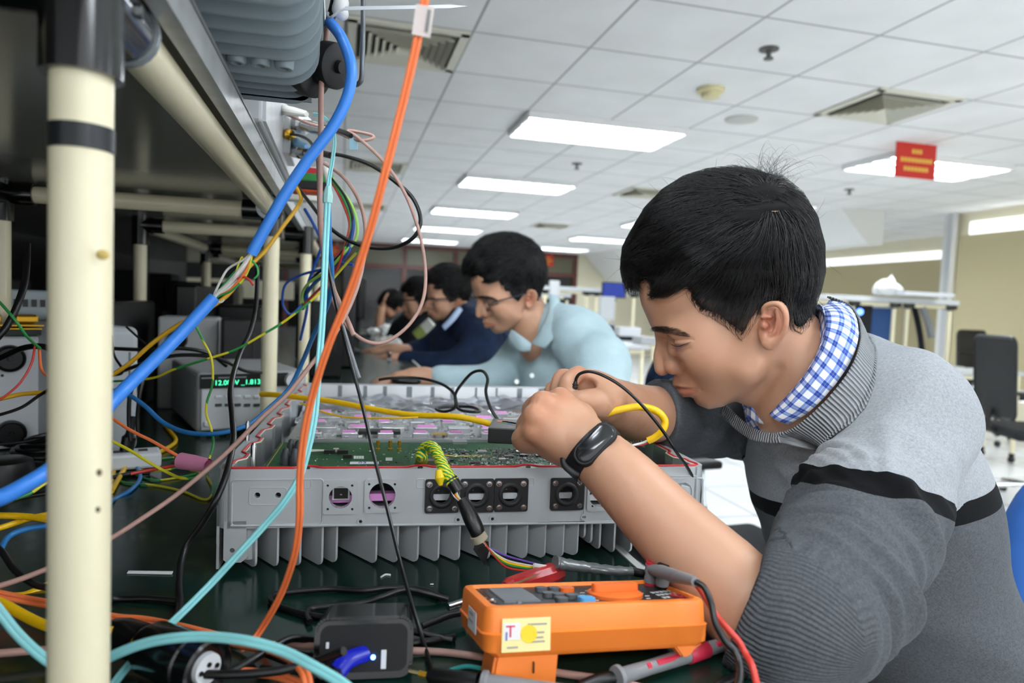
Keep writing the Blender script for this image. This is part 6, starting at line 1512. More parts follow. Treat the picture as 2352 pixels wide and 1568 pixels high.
# brows and lashes
def on_head(px, py, n=.06, off=.0003):
    p = Vector(hc(px, py, .12)); d = ray(px, py).normalized()
    for _ in range(60):
        f_ = float(headc.sample([p])[0]); p = p+d*max(f_-off, .00008)
        if abs(f_-off) < .0001: break
    return p
BR = mat('brow_hair', '4a3c36', .8); bs = []
for k in range(900):
    t_ = rs.uniform(-.06, 1)**1 if rs.rand() > .3 else rs.uniform(0, .5); t_ = max(t_, 0); x = 1497+80*t_**1.15; yc = np.interp(t_, [0, .3, .6, 1], [757, 757, 760, 769]); w = np.interp(t_, [0, .3, .7, 1], [4, 7, 9, 3])
    x += rs.normal(0, 2); y = yc+rs.uniform(-w, w); a = on_head(x, y, off=.0011); d = (H.x*1.0+H.y*np.interp(t_, [0, .4, 1], [.75, .3, -.35])+H.z*.0).normalized(); ln = .006
    e = on_head(x+9, y-6*np.interp(t_, [0, .4, 1], [.75, .3, -.35]), off=.0018)
    bs.append([list(a), list(a.lerp(e, .5)+H.z*.0004), list(e)])
v, f = strands(np.array(bs), np.full(len(bs), .00013)); clay_obj('eyebrow', v, f, BR, man)
P_ = [on_head(x, y, off=.0013) for x, y in ((1540, 790), (1549, 794), (1559, 795), (1569, 792), (1579, 788), (1588, 784))]
b = MB(); b.tube(mat('lash', '33272a', .6), catmull(P_, 4), .0008, 6, radii=[.0002+.0010*math.sin(PI*min(1, i/17)) for i in range(21)], flat=.6)
for k in range(16):
    i_ = 1+k*.25; a = P_[int(i_)].lerp(P_[min(5, int(i_)+1)], i_ % 1); b.tube(mat('lash'), [a, a-H.y*.0022-H.x*.0016+H.z*.001, a-H.y*.0034-H.x*.0032+H.z*.002], .00011, 4)
b.build('eyelashes', man)
# ---- arms and hands
def bounds(pts, pad):
    a = np.array([list(p) for p in pts]); return a.min(0)-pad, a.max(0)+pad
Lw = W(1352, 1032, .600); Lel = W(1800, 1440, .505)
def left_arm():
    lo, hi = bounds([W(1170, 960, .62), W(1830, 1480, .5), W(1300, 870, .7), W(1250, 960, .56)], .045)
    c = Clay(lo, hi, .0021)
    c.chain([W(1345, 1024, .603), W(1375, 1048, .597), W(1440, 1110, .584), W(1530, 1205, .572), W(1650, 1325, .547), W(1760, 1430, .518), Lel], [.0245, .0255, .029, .0325, .037, .038, .036], .001)
    kn = [(W(1287, 917, .632), .0108), (W(1246, 927, .612), .0110), (W(1229, 956, .603), .0104), (W(1224, 987, .604), .0098)]
    wr = [W(1340, 1000, .622), W(1332, 1008, .612), W(1326, 1020, .606), W(1325, 1032, .606)]
    for (kp, r), w in zip(kn, wr): c.chain([w, w.lerp(kp, .55)-ray(1280, 960)*.002, kp], [.018, .0132, r], .0065)
    c.ell(W(1305, 985, .618), (.034, .025, .014), np.array(frame_from(F0, RC*.8-UC*.75)) , .012)
    # fingers fold away from the viewer and down round the probe
    fing = [[kn[0][0], W(1262, 925, .662), W(1262, 955, .682), W(1285, 975, .682)],
            [kn[1][0], W(1222, 940, .642), W(1228, 975, .665), W(1258, 990, .668)],
            [kn[2][0], W(1208, 976, .632), W(1212, 1002, .652), W(1245, 1008, .658)],
            [kn[3][0], W(1196, 1006, .618), W(1208, 1022, .634), W(1240, 1024, .642)]]
    for F_, r in zip(fing, (.0098, .0100, .0095, .0088)): c.chain(F_, [r*1.08, r, r*.92, r*.8], .0035, sub=3)
    c.chain([W(1345, 1000, .635), W(1335, 955, .662), W(1305, 945, .685), W(1290, 962, .692)], [.017, .0135, .0105, .0088], .008)
    c.chain([W(1318, 1030, .615), W(1270, 1022, .618), W(1236, 1012, .620)], [.016, .014, .010], .012)
    # knuckle ridges and tendons
    for (kp, r) in kn: c.sph(kp-ray(1250, 940)*.0035, r*.86, .004)
    return c
lac = left_arm(); AP, AF_ = lac.mesh(2)
t_ = np.ones((len(AP), 3)); w = sum(near(AP, p, .016) for p in (W(1288, 905, .62), W(1246, 915, .605), W(1229, 950, .60), W(1226, 985, .60)))
t_ *= 1-np.clip(w, 0, 1)[:, None]*(1-np.array([1.0, .86, .80]))
parts_body.append((AP, AF_, t_))
def right_arm():
    lo, hi = bounds([W(1270, 860, .72), W(1620, 1020, .95), W(1400, 900, .66), W(1300, 940, .70)], .045)
    c = Clay(lo, hi, .0021)
    c.chain([W(1388, 918, .722), W(1415, 930, .742), W(1470, 950, .79), W(1545, 950, .87), W(1640, 955, .95)], [.0245, .0285, .0340, .0345, .034], .001)
    kn = [(W(1340, 878, .712), .0112), (W(1312, 876, .73), .0112), (W(1292, 888, .745), .0105), (W(1280, 905, .755), .0098)]
    for i, (kp, r) in enumerate(kn):
        w_ = W(1385, 912+4*i, .712+.008*i); c.chain([w_, w_.lerp(kp, .5)+UC*.004, kp], [.019, .0165, r], .012)
    c.chain([kn[0][0], W(1328, 862, .705), W(1305, 880, .695), W(1302, 912, .695)], [.0108, .0102, .0095, .0085], .004, sub=3)
    c.chain([kn[1][0], W(1292, 868, .715), W(1283, 898, .705), W(1290, 925, .70)], [.0108, .0100, .0092, .0085], .0035, sub=3)
    c.chain([kn[2][0], W(1272, 893, .725), W(1270, 920, .715), W(1285, 935, .71)], [.0100, .0094, .0088, .008], .0035, sub=3)
    c.chain([kn[3][0], W(1262, 915, .735), W(1265, 940, .725)], [.0095, .0088, .008], .0035, sub=3)
    c.chain([W(1388, 925, .705), W(1372, 925, .69), W(1345, 920, .682), W(1318, 922, .683)], [.018, .0155, .0115, .0092], .008)
    c.ell(W(1348, 900, .70), (.010, .012, .006), np.array(frame_from(F0, RC)), .008, 'sub')
    return c
rac = right_arm(); BP, BF = rac.mesh(2); t_ = np.ones((len(BP), 3))
w = sum(near(BP, p, .012) for p in (W(1328, 850, .70), W(1292, 858, .715), W(1272, 885, .725)))+.8*near(BP, W(1348, 900, .695), .012)
t_ *= 1-np.clip(w, 0, 1)[:, None]*(1-np.array([1.0, .84, .79])); parts_body.append((BP, BF, t_))
# hidden torso core joins the pieces into one body
c = Clay(*bounds([W(1640, 900, 1.0), W(2250, 900, .7), W(2150, 1600, .8), W(1700, 1450, .55)], .09), .008)
c.chain([W(1880, 930, .80), W(1950, 1080, .82), W(2040, 1350, .84), W(2100, 1560, .84)], [.035, .065, .07, .07], .01)
c.chain([W(1920, 960, .80), W(2040, 980, .70), W(1950, 1250, .60), W(1815, 1440, .515)], [.035, .04, .034, .03], .02)
c.chain([W(1880, 950, .84), W(1800, 950, 1.0), W(1640, 955, .95)], [.04, .035, .030], .02)
TP, TF_ = c.mesh(2); parts_body.append((TP, TF_, np.ones((len(TP), 3))))
# trousers (legs) come below
o_ = 0; Vs = []; Fs = []; Ts = []
for p, f, t_ in parts_body: Vs.append(p); Fs.append(f+o_); Ts.append(t_); o_ += len(p)
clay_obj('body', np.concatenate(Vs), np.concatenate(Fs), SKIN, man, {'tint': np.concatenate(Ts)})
# ================================================================ SWEATER, SHIRT, TROUSERS
def m_knit():
    m = mat('knit_sweater', '9a9c9e', .95, spec=.15); k = N(m)
    zone = k.attr('zone').outputs['Fac']; rib = k.attr('rib').outputs['Fac']; ang = k.attr('ang').outputs['Fac']
    n1 = k.noise(420, 3); n2 = k.noise(1400, 2)
    mot = k.math('ADD', k.math('MULTIPLY', n1.outputs[0], .5), k.math('MULTIPLY', n2.outputs[0], .5))
    light = k.ramp(mot, [(.34, '7f8286'), (.66, '9da0a4')]); dark = k.ramp(mot, [(.34, '404347'), (.66, '585b5f')])
    c = k.mix(k.math('LESS_THAN', zone, 0.0), light, '0d0e10')
    c = k.mix(k.math('LESS_THAN', zone, -.020), c, dark)
    k.link(c, k.b.inputs['Base Color'])
    w = k.math('MULTIPLY', k.math('SINE', k.math('MULTIPLY', ang, 1.0)), rib)
    kn = k.new('ShaderNodeTexWave', wave_type='BANDS', bands_direction='DIAGONAL'); kn.inputs['Scale'].default_value = 260; kn.inputs['Distortion'].default_value = 2; k.link(k.coord(), kn.inputs['Vector'])
    h = k.math('ADD', k.math('MULTIPLY', w, .9), k.math('ADD', k.math('MULTIPLY', kn.outputs[0], .08), k.math('MULTIPLY', n1.outputs[0], .35)))
    k.bump(h, .7, .0012); return m
KNIT = m_knit()
LA, LB = W(2085, 960, .69), W(1850, 1395, .53)
def fit_plane(a, b, c_, up):
    n = (b-a).cross(c_-a).normalized(); return (a, n if n.dot(up) > 0 else -n)
torso_ax = (W(1880, 900, .84)-W(2100, 1560, .84)).normalized()
PT = fit_plane(W(1745, 1112, .90), W(2238, 1080, .80), W(2160, 1165, .68), torso_ax)
arm_ax = (LA-LB).normalized()
PS = fit_plane(W(1895, 1070, .60), W(2030, 1092, .57), W(2168, 1162, .62), arm_ax)
def sweater():
    lo, hi = bounds([W(1480, 880, .80), W(1510, 960, .98), W(1790, 900, 1.06), W(2330, 1100, .8), W(2330, 1640, .85), W(1690, 1500, .46), W(1780, 760, 1.0), W(2000, 700, .7), W(1950, 1700, .9), W(2080, 960, .62), W(1900, 1640, .86)], .07)
    c = Clay(lo, hi, .0036)
    # trunk
    c.chain([W(1895, 905, .825), W(1945, 990, .83), W(1985, 1090, .84)], [.070, .100, .112], .01)
    R = np.array(frame_from(torso_ax, F0))
    c.ell(W(1975, 1120, .845), (.165, .125, .16), R, .03)
    c.ell(W(2020, 1290, .85), (.155, .112, .16), R, .04)
    c.ell(W(2108, 1465, .85), (.16, .098, .14), R, .04)
    c.ell(W(2165, 1600, .85), (.16, .080, .11), R, .03)
    # shoulders and sleeves
    c.cone(W(1960, 880, .80), W(2065, 952, .715), .058, .068, .03)
    c.cone(W(1905, 890, .86), W(1790, 945, 1.01), .055, .062, .04)
    c.chain([W(2072, 965, .705), W(2042, 1075, .665), W(1988, 1195, .61), W(1915, 1310, .56), W(1850, 1390, .53)], [.067, .059, .062, .059, .056], .018)
    c.chain([W(1850, 1390, .53), W(1805, 1425, .508), W(1745, 1412, .514), W(1665, 1340, .532)], [.056, .054, .050, .0445], .02)
    c.chain([W(1795, 945, 1.01), W(1700, 955, .985), W(1620, 957, .935), W(1550, 953, .875), W(1470, 948, .795)], [.060, .058, .051, .0435, .0405], .02)
    # cut cuffs flat
    cd_ = (W(1660, 1350, .530)-W(1765, 1405, .515)).normalized(); c.plane(W(1706, 1378, .520), cd_, .002, (W(1650, 1360, .52), .085))
    cd2 = (RC*-1-F0*.35).normalized(); c.plane(W(1508, 940, .83), cd2, .002, (W(1460, 940, .79), .085))
    # neck opening (a cone around the neck, pointed at the front)
    c.chain([W(1830, 790, .80), W(1880, 880, .80), W(1900, 920, .81)], [.075, .062, .03], .004, 'sub')
    c.chain([W(1770, 900, .80), W(1790, 950, .785)], [.040, .020], .004, 'sub')
    return c
def soft(F, v, it):
    v = v.astype(float)
    for _ in range(it):
        S = np.zeros(len(v)); C = np.zeros(len(v))
        for x in range(4):
            a, b_ = F[:, x], F[:, (x+1) % 4]; S += np.bincount(a, v[b_], len(v))+np.bincount(b_, v[a], len(v)); C += np.bincount(a, minlength=len(v))+np.bincount(b_, minlength=len(v))
        v = .4*v+.6*S/np.maximum(C, 1)
    return v
swc = sweater(); SP, SF_ = swc.mesh(3); SN = normals(SP, SF_)
def seg_t(P, pts):
    """closest parameter along a polyline, distance, and unit radial vector"""
    P = np.asarray(P); best = np.full(len(P), 1e9); T = np.zeros(len(P)); Rv = np.zeros_like(P); L = 0; Ax = np.zeros_like(P)
    for a, b in zip(pts, pts[1:]):
        a_ = np.array(a); b_ = np.array(b); ab = b_-a_; l = np.linalg.norm(ab); t = np.clip(((P-a_)@ab)/(l*l), 0, 1); q = a_+t[:, None]*ab; d = np.linalg.norm(P-q, axis=1); m = d < best
        best = np.where(m, d, best); T = np.where(m, L+t*l, T); Rv = np.where(m[:, None], P-q, Rv); Ax = np.where(m[:, None], ab/l, Ax); L += l
    return T, best, Rv, Ax, L
armL = [W(2072, 965, .705), W(2042, 1075, .665), W(1988, 1195, .61), W(1915, 1310, .56), W(1850, 1390, .53), W(1805, 1425, .508), W(1745, 1412, .514), W(1700, 1372, .523)]
armR = [W(1795, 945, 1.01), W(1700, 955, .985), W(1620, 952, .935), W(1550, 946, .875), W(1505, 943, .83)]
TL, DL, RL, AxL, LL = seg_t(SP, armL); TR, DR, RR, AxR, LR = seg_t(SP, armR)
trunk = [W(1895, 905, .825), W(1985, 1090, .84), W(2150, 1600, .85)]; TT, DT, RT, AxT, LT = seg_t(SP, trunk)
isL = np.clip((DT*.62-DL)/.012+.4, 0, 1); isL = np.where(DL < .085, isL, 0); isR = (DR < .075) & (DR < DT*.7)
def plane_d(P, pl): return (P-np.array(pl[0]))@np.array(pl[1])
zt = plane_d(SP, PT); zs = plane_d(SP, PS)
zone = np.where(isL > .5, zs*1.15, zt)
zone = np.where(isR, -.03, zone)
zone = np.where((isL > .5) & (TL > .2), -.05, zone)
# ribbed cuff and hem
ref = np.array(F0)
def ang(R_, Ax_): 
    u = np.cross(Ax_, ref); u /= np.linalg.norm(u, axis=1, keepdims=True)+1e-9; v = np.cross(Ax_, u); return np.arctan2((R_*v).sum(1), (R_*u).sum(1))
aL = ang(RL, AxL); axc = np.tile(np.array((armL[-1]-armL[-3]).normalized()), (len(SP), 1)); aC = ang(RL, axc); aR = ang(RR, AxR)
rib = np.clip((TL-(LL-.052))/.006, 0, 1)*(isL > .3); angv = aC*84
aT = ang(RT, AxT); hem = np.clip((TT-(LT-.085))/.006, 0, 1)*(isL < .3); rib = np.maximum(rib, hem); angv = np.where(hem > 0, aT*150, angv)
# folds: ridges that wrap the sleeve, denser near the elbow
nz = np.array([noise.noise(Vector(p)*9) for p in SP]); nz2 = np.array([noise.noise(Vector(p)*26) for p in SP]); nz3 = np.array([noise.noise(Vector(p)*4.2+Vector((7, 3, 1))) for p in SP])
def ridge(x, sharp=2.2): return (.5+.5*np.sin(x))**sharp
wL = np.clip((TL-.05)/.15, .0, 1)*np.clip((LL-.055-TL)/.02, 0, 1)*(isL)
f1 = ridge(TL*155+1.4*np.sin(aL+.6)+nz*3.2)*(.35+.65*np.clip(nz3*2+.5, 0, 1)); f2 = ridge(TL*85-1.2*np.sin(aL*1+1.5)+nz*2.5, 1.6)
f3 = ridge(TL*60+2.2*np.sin(aL+2.4)+nz*4, 3)
disp = wL*(f1*.0085+f2*.0060+f3*.006-.0065)+isL*nz*.003
cuffstep = np.clip((TL-(LL-.050))/.004, 0, 1)*(isL > .3); disp -= cuffstep*.0018
wR = isR*np.clip((LR-.02-TR)/.03, 0, 1); disp += wR*(ridge(TR*95+2.0*np.sin(aR)+nz*3)*.008-.003)
body = (1-isL)*(~isR)
disp += body*(nz3*.008+ridge(zt*42+nz3*7+aT*1.3, 2.5)*.0055*np.clip(-zt/.08, 0, 1)+nz*.003)
# soft drag lines from the armpit over the chest and shoulder
dA = np.linalg.norm(SP-np.array(W(1870, 1040, .70)), axis=1); ph = np.arctan2(((SP-np.array(W(1840, 1060, .70)))@np.array(UC)), ((SP-np.array(W(1840, 1060, .70)))@np.array(RC)))
disp += np.exp(-(dA/.16)**2)*ridge(ph*11+nz*2, 2)*.0062
rr_ = np.array(ray(1780, 1235).normalized()); dd_ = SP-np.array(CAM); ln_ = np.linalg.norm(dd_-(dd_@rr_)[:, None]*rr_, axis=1); calm = 1-np.exp(-(ln_/.022)**4); wL = wL*calm; disp = disp*calm
disp = soft(SF_, disp, 2); zone = soft(SF_, zone, 3); fold = wL*(ridge(TL*310+2.2*np.sin(aL+.9)+nz*5+nz2*1.5, 2.6)*np.clip(.35+nz3*1.6+.8*np.clip((TL-.17)/.1, 0, 1), 0, 1)*.0085); disp += soft(SF_, fold, 1)
rib_b = rib*np.sin(angv)*.0003
SP2 = SP+SN*(disp+rib_b)[:, None]
hemk = (TT < LT+.02)
sweat = clay_obj('sweater', SP2, SF_, KNIT, man, {'zone': zone, 'rib': rib, 'ang': angv}, label='light and dark grey knitted sweater with a black stripe')
# V-neck band
def m_band():
    m = mat('knit_band', 'a2a5a8', .95, spec=.15); k = N(m); uv = k.new('ShaderNodeUVMap'); sp = k.new('ShaderNodeSeparateXYZ'); k.link(uv.outputs[0], sp.inputs[0])
    w = k.math('SINE', k.math('MULTIPLY', sp.outputs[0], 2*PI/.0042)); k.bump(w, .9, .0012)
    k.link(k.mix(k.math('MULTIPLY', k.math('ADD', w, 1.0), .5), '74777b', 'a5a8ac'), k.b.inputs['Base Color']); return m
def m_plaid():
    m = mat('blue_check_cotton', 'e8ecf2', .8); k = N(m); uv = k.new('ShaderNodeUVMap'); sp = k.new('ShaderNodeSeparateXYZ'); k.link(uv.outputs[0], sp.inputs[0])
    def bars(ax, per, w0, w1):
        f = k.math('FRACT', k.math('DIVIDE', sp.outputs[ax], per)); return k.math('MULTIPLY', k.math('GREATER_THAN', f, w0), k.math('LESS_THAN', f, w1))
    P_ = .0125
    a = k.math('MAXIMUM', bars(0, P_, .0, .42), 0.0); b_ = bars(1, P_, .0, .42)
    a2 = bars(0, P_, .17, .25); b2 = bars(1, P_, .17, .25)
    s_ = k.math('MULTIPLY', k.math('ADD', k.math('SUBTRACT', a, k.math('MULTIPLY', a2, .25)), k.math('SUBTRACT', b_, k.math('MULTIPLY', b2, .25))), .5)
    k.link(k.ramp(s_, [(0, 'eef0f4'), (.5, '7d95cf'), (1.0, '1f3f9a')]), k.b.inputs['Base Color']); k.bump(k.noise(700, 2).outputs[0], .2, .0005); return m
PLAID = m_plaid(); BAND = m_band()
def strip(name, A_, B_, m, th, parent, nv=8, bulge=0.0, sub=8, nrm=None, label=None, uvs=1.0, rot=0, flip=False, snap=None):
    A_ = catmull(A_, sub); B_ = catmull(B_, sub); n = len(A_); vs = []; uv = []; L = 0
    for i in range(n):
        if i: L += (((A_[i]+B_[i])-(A_[i-1]+B_[i-1]))*.5).length
        w = (B_[i]-A_[i]).length
        T_ = (A_[min(i+1, n-1)]-A_[max(i-1, 0)]).normalized(); N_ = T_.cross((B_[i]-A_[i]).normalized()).normalized()
        if N_.dot(F0) > 0: N_ = -N_
        for j in range(nv+1):
            t = j/nv; vs.append(A_[i].lerp(B_[i], t)+N_*bulge*math.sin(PI*t)+N_*.0012*noise.noise(Vector((i*.25, j*.5, 3)))); uv.append((L, w*t))
    fs = [[i*(nv+1)+j, i*(nv+1)+j+1, (i+1)*(nv+1)+j+1, (i+1)*(nv+1)+j] for i in range(n-1) for j in range(nv)]
    if snap is not None:
        S2 = snap.snap([list(v) for v in vs], .0015, 4)
        for i_ in range(len(vs)):
            t = (i_ % (nv+1))/nv; d_ = Vector(S2[i_])-vs[i_]; w = min(1, max(0, (t-.1)/.5))
            if d_.length < .04: vs[i_] = vs[i_]+d_*w
    b = MB(); b.add(vs, fs, m, True); o = b.build(name, parent, label, recalc=False)
    lay = o.data.uv_layers.new(name='UVMap'); ca, sa = math.cos(rot), math.sin(rot)
    for lp in o.data.loops:
        u, v = uv[lp.vertex_index]; lay.data[lp.index].uv = (u*ca-v*sa, u*sa+v*ca)
    md = o.modifiers.new('th', 'SOLIDIFY'); md.thickness = th; md.offset = 0
    return o
shirt = strip('shirt_collar', [hc(1840, 735, -.045), hc(1866, 712, -.02), hc(1890, 716, .022), hc(1898, 750, .046), hc(1886, 800, .058), hc(1850, 860, .062), hc(1806, 912, .055), hc(1768, 950, .035)],
      [hc(1905, 690, -.05), hc(1945, 700, -.03), hc(1968, 738, .020), hc(1968, 790, .062), hc(1942, 850, .078), hc(1900, 905, .085), hc(1858, 946, .080), hc(1812, 974, .064)], PLAID, .0012, man, bulge=.006, label='blue and white checked collar')
strip('collar_stand', [hc(1858, 745, -.055), hc(1878, 700, -.03), hc(1892, 712, .02), hc(1899, 750, .044), hc(1886, 800, .056), hc(1848, 862, .060), hc(1804, 914, .053), hc(1768, 950, .033)],
      [hc(1850, 790, -.05), hc(1868, 760, -.03), hc(1880, 760, .018), hc(1884, 790, .040), hc(1868, 830, .050), hc(1832, 885, .052), hc(1792, 930, .045), hc(1764, 960, .028)], PLAID, .0012, man)
strip('shirt_collar', [hc(1690, 885, -.040), hc(1712, 890, -.012), hc(1740, 905, .008), hc(1772, 952, .028)], [hc(1688, 915, -.05), hc(1712, 935, -.02), hc(1722, 962, .010), hc(1766, 976, .026)], PLAID, .0012, man, bulge=.003, rot=.2, label='far leaf of the checked collar')
strip('shirt_front', [hc(1700, 905, -.03), hc(1740, 930, 0.0), hc(1800, 970, .03)], [hc(1720, 990, -.02), hc(1765, 1000, .012), hc(1812, 985, .035)], PLAID, .001, man, rot=.5)
strip('neck_band', [hc(1900, 682, -.06), hc(1950, 700, -.035), hc(1976, 745, .022), hc(1972, 800, .070), hc(1946, 858, .088), hc(1902, 914, .094), hc(1858, 956, .088), hc(1815, 986, .070), hc(1772, 996, .045)],
      [hc(1915, 690, -.085), hc(1968, 712, -.06), hc(2006, 768, .010), hc(2004, 830, .078), hc(1976, 892, .104), hc(1932, 948, .108), hc(1886, 990, .100), hc(1830, 1015, .080), hc(1768, 1016, .048)], BAND, .0022, man, bulge=.0005, label='ribbed V-neck band', snap=swc)
strip('neck_band', [hc(1662, 925, -.055), hc(1700, 960, -.02), hc(1735, 985, .015), hc(1775, 996, .044)], [hc(1655, 950, -.06), hc(1690, 985, -.02), hc(1728, 1010, .02), hc(1772, 1018, .050)], BAND, .0022, man, bulge=.0005)
# trousers and chair
TRO = mat('beige_trousers', 'b6ada2', .85, bump=.2, bump_scale=300)
hip = W(2105, 1650, .86)
lo, hi = bounds([hip+Vector((-.45, -.15, .05)), hip+Vector((.1, .2, 0)), W(1500, 1600, .95), W(2250, 1700, .9), W(1750, 2300, .9), Vector((W(1500, 1600, .95).x-.1, .9, .02)), Vector((.75, .5, .42))], .12)
hip = W(2105, 1650, .86); c = Clay(lo, hi, .008)
for s in (-1, 1):
    h0 = hip+H.z*.09*s; kn_ = h0+Vector((-.36, -.02, -.05)); ft = Vector((kn_.x-.02, kn_.y, .10))
    c.chain([h0, h0.lerp(kn_, .5), kn_], [.092, .085, .062], .03); c.chain([kn_, kn_.lerp(ft, .5), ft], [.062, .055, .045], .02)
c.ell(hip, (.12, .17, .10), np.array(frame_from((0, 0, 1), H.z)) @ np.array(Matrix.Rotation(PI/2, 3, 'Z')), .03)
p_, f_ = c.mesh(2); clay_obj('trousers', p_, f_, TRO, man, label='beige grey trousers')
for s in (-1, 1):
    h0 = hip+H.z*.09*s; x_ = h0.x-.40; y_ = h0.y-.03; c = Clay((x_-.22, y_-.07, -.01), (x_+.08, y_+.07, .14), .006)
    c.chain([(x_, y_, .06), (x_-.06, y_, .045), (x_-.15, y_, .032)], [.045, .040, .03], .01); c.plane((x_, y_, .001), (0, 0, -1), .002)
    p_, f_ = c.mesh(1); clay_obj('shoe', p_, f_, BLK, man)
# ---- fitness band
WBm = mat('band_rubber', '131416', .5); WG = mat('band_glass', '1b1c1f', .18, coat=.3)
t = thing('fitness_band', W(1355, 1028, .6), 'black fitness band with an oval glossy capsule round the man\'s wrist', 'wristband')
ax_ = (W(1440, 1110, .584)-W(1330, 1008, .606)).normalized(); cen = W(1361, 1036, .600); fr = frame_from(ax_, UC); ring = []
for i in range(48):
    a = 2*PI*i/48; d = fr @ Vector((math.cos(a), math.sin(a), 0)); p = cen+d*.03
    for _ in range(6): p = p-d*(float(lac.sample([p])[0])-.0012)
    ring.append((p, d))
vs = []; fs = []
for i, (p, d) in enumerate(ring):
    for (w, h) in ((-.0085, -.001), (-.0085, .0008), (-.006, .0016), (.006, .0016), (.0085, .0008), (.0085, -.001)): vs.append(p+ax_*w+d*h)
for i in range(48):
    j = (i+1) % 48
    for k in range(6): q = (k+1) % 6; fs.append([i*6+k, i*6+q, j*6+q, j*6+k])
b = MB(); b.add(vs, fs, WBm, True); b.build('strap', t)
u_ = (W(1400, 985, .59)-W(1325, 1055, .585)).normalized(); vdir = -ray(1362, 1020).normalized(); cc_ = W(1366, 1018, .5755)
u_ = (u_-ax_*u_.dot(ax_)).normalized(); nrm = u_.cross(ax_); nrm = nrm if nrm.dot(vdir) > 0 else -nrm
def stad(L_, w_, n=12): return [(L_*math.copysign(1, math.cos(a))+w_*math.cos(a), w_*math.sin(a)) for a in [2*PI*(i+.5)/(2*n) for i in range(2*n)]]
def capsule(levels, m, name, parent, lab=None):
    vs = []; fs = []; n = 24
    for (L_, w_, z_) in levels:
        for (a, c2) in stad(L_, w_):
            bend = -(a*a)*9.0; vs.append(cc_+u_*a+ax_*c2+nrm*(z_+bend))
    for l in range(len(levels)-1):
        for i in range(n): j = (i+1) % n; fs.append([l*n+i, l*n+j, (l+1)*n+j, (l+1)*n+i])
    fs.append(list(range(n))); fs.append([(len(levels)-1)*n+i for i in range(n)])
    b = MB(); b.add(vs, fs, m, True); return b.build(name, parent, lab)
capsule([(.0125, .0098, -.004), (.0125, .0104, -.001), (.0125, .0098, .0022), (.0122, .0088, .003)], WBm, 'capsule_frame', t)
capsule([(.0120, .0080, .0028), (.0120, .0078, .0042), (.0112, .0066, .0050)], WG, 'capsule', t, 'glossy capsule')
b = MB(); e = W(1312, 1066, .590); b.tube(WBm, catmull([W(1297, 1052, .592), W(1300, 1068, .588), W(1316, 1082, .584), W(1332, 1086, .582)], 4), .0042, 12, flat=.6); b.build('strap_loop', t)
# ---- probe held between the hands, green film under the palm
t = thing('hand_probe', W(1316, 890, .69), 'slim black probe held in the far hand with its cable looping up to the right', 'probe')
b = MB(); p0, p1 = W(1322, 876, .688), W(1315, 912, .688); b.lathe(BLK, p0, p1-p0, [(0, .0016), (0, .0022), (.004, .0028), (.012, .0030), (.018, .0028), (.018, 0)], 14); b.build('boot', t)
b = MB()
for k in range(5): b.lathe(BLKM, p0.lerp(p1, .15+k*.17), p1-p0, [(0, .0029), (.0004, .0034), (.001, .0034), (.0014, .0029)], 14)
b.build('grip_ring', t)
cable('cable_run', [(1322, 877, .688), (1325, 866, .686), (1334, 857, .684), (1355, 853, .68), (1385, 862, .675), (1425, 885, .67), (1465, 920, .665), (1500, 960, .665), (1530, 1000, .668), (1555, 1040, .672), (1580, 1075, .70), (1600, 1110, .72)], .0016, C_BLK, None, parent=t)
b = MB(); GF_ = mat('green_film', '7ab82e', .4, alpha=.9)
vs, fs = plate_geo([(-.022, -.006), (-.01, -.009), (.01, -.008), (.026, -.005), (.026, .006), (-.022, .006)], [], .003)
gf = Frm(W(1250, 1028, .635), RC, F0); b.add([gf.at(v.x, v.y, v.z) for v in vs], fs, GF_); b.build('green_tool', label='bright green plastic piece peeking out beneath the near hand', cat='tool')
# ================================================================ COLLEAGUES FARTHER DOWN THE BENCH
def place_head(px, py, d, rot, yaw, hair_col=None):
    """head and hair shaped like the first worker's, turned and moved; (px,py) is where the head centre goes"""
    T = ImgFrame(px, py, d); a = math.radians(rot); y = math.radians(yaw)
    Rz = np.array(Matrix.Rotation(a, 3, 'Z')); Ry = np.array(Matrix.Rotation(y, 3, 'Y')); RR_ = Ry @ Rz; c0 = H.loc([hc(1690, 640, 0)])[0]
    def f(P): return ((H.loc(P)-c0) @ RR_.T) @ np.array(T.R).T + np.array(T.o)
    return f, T
def decim(P, F, n_keep):
    """coarser copy for distant figures"""
    me = bpy.data.meshes.new('tmp'); o = bpy.data.objects.new('tmp', me); COL.objects.link(o); me.from_pydata(P.tolist(), [], F.tolist())
    md = o.modifiers.new('d', 'DECIMATE'); md.ratio = n_keep
    m2 = bpy.data.meshes.new_from_object(o.evaluated_get(bpy.context.evaluated_depsgraph_get()))
    V = np.array([v.co[:] for v in m2.vertices]); Fc = [list(p.vertices) for p in m2.polygons]
    bpy.data.objects.remove(o); bpy.data.meshes.remove(me); bpy.data.meshes.remove(m2); return V, Fc
def tri_obj(name, V, Fc, m, parent, tint=None, label=None):
    b = MB(); b.add([Vector(v) for v in V], Fc, m, True); o = b.build(name, parent, label, recalc=False)
    if tint is not None:
        a = o.data.attributes.new('tint', 'FLOAT_COLOR', 'POINT'); a.data.foreach_set('color', np.concatenate([tint, np.ones((len(tint), 1))], 1).astype(np.float32).ravel())
    return o
HV, HFc = decim(HP, HF, .18); HQ, HQF = decim(QP, QF, .2); HT = tint_head(HV)
def fabric(name, a, b_):
    m = mat(name, a, .9, spec=.2); k = N(m); k.link(k.ramp(k.noise(12, 3).outputs[0], [(.35, a), (.65, b_)]), k.b.inputs['Base Color']); k.bump(k.noise(35, 4).outputs[0], .5, .006); return m
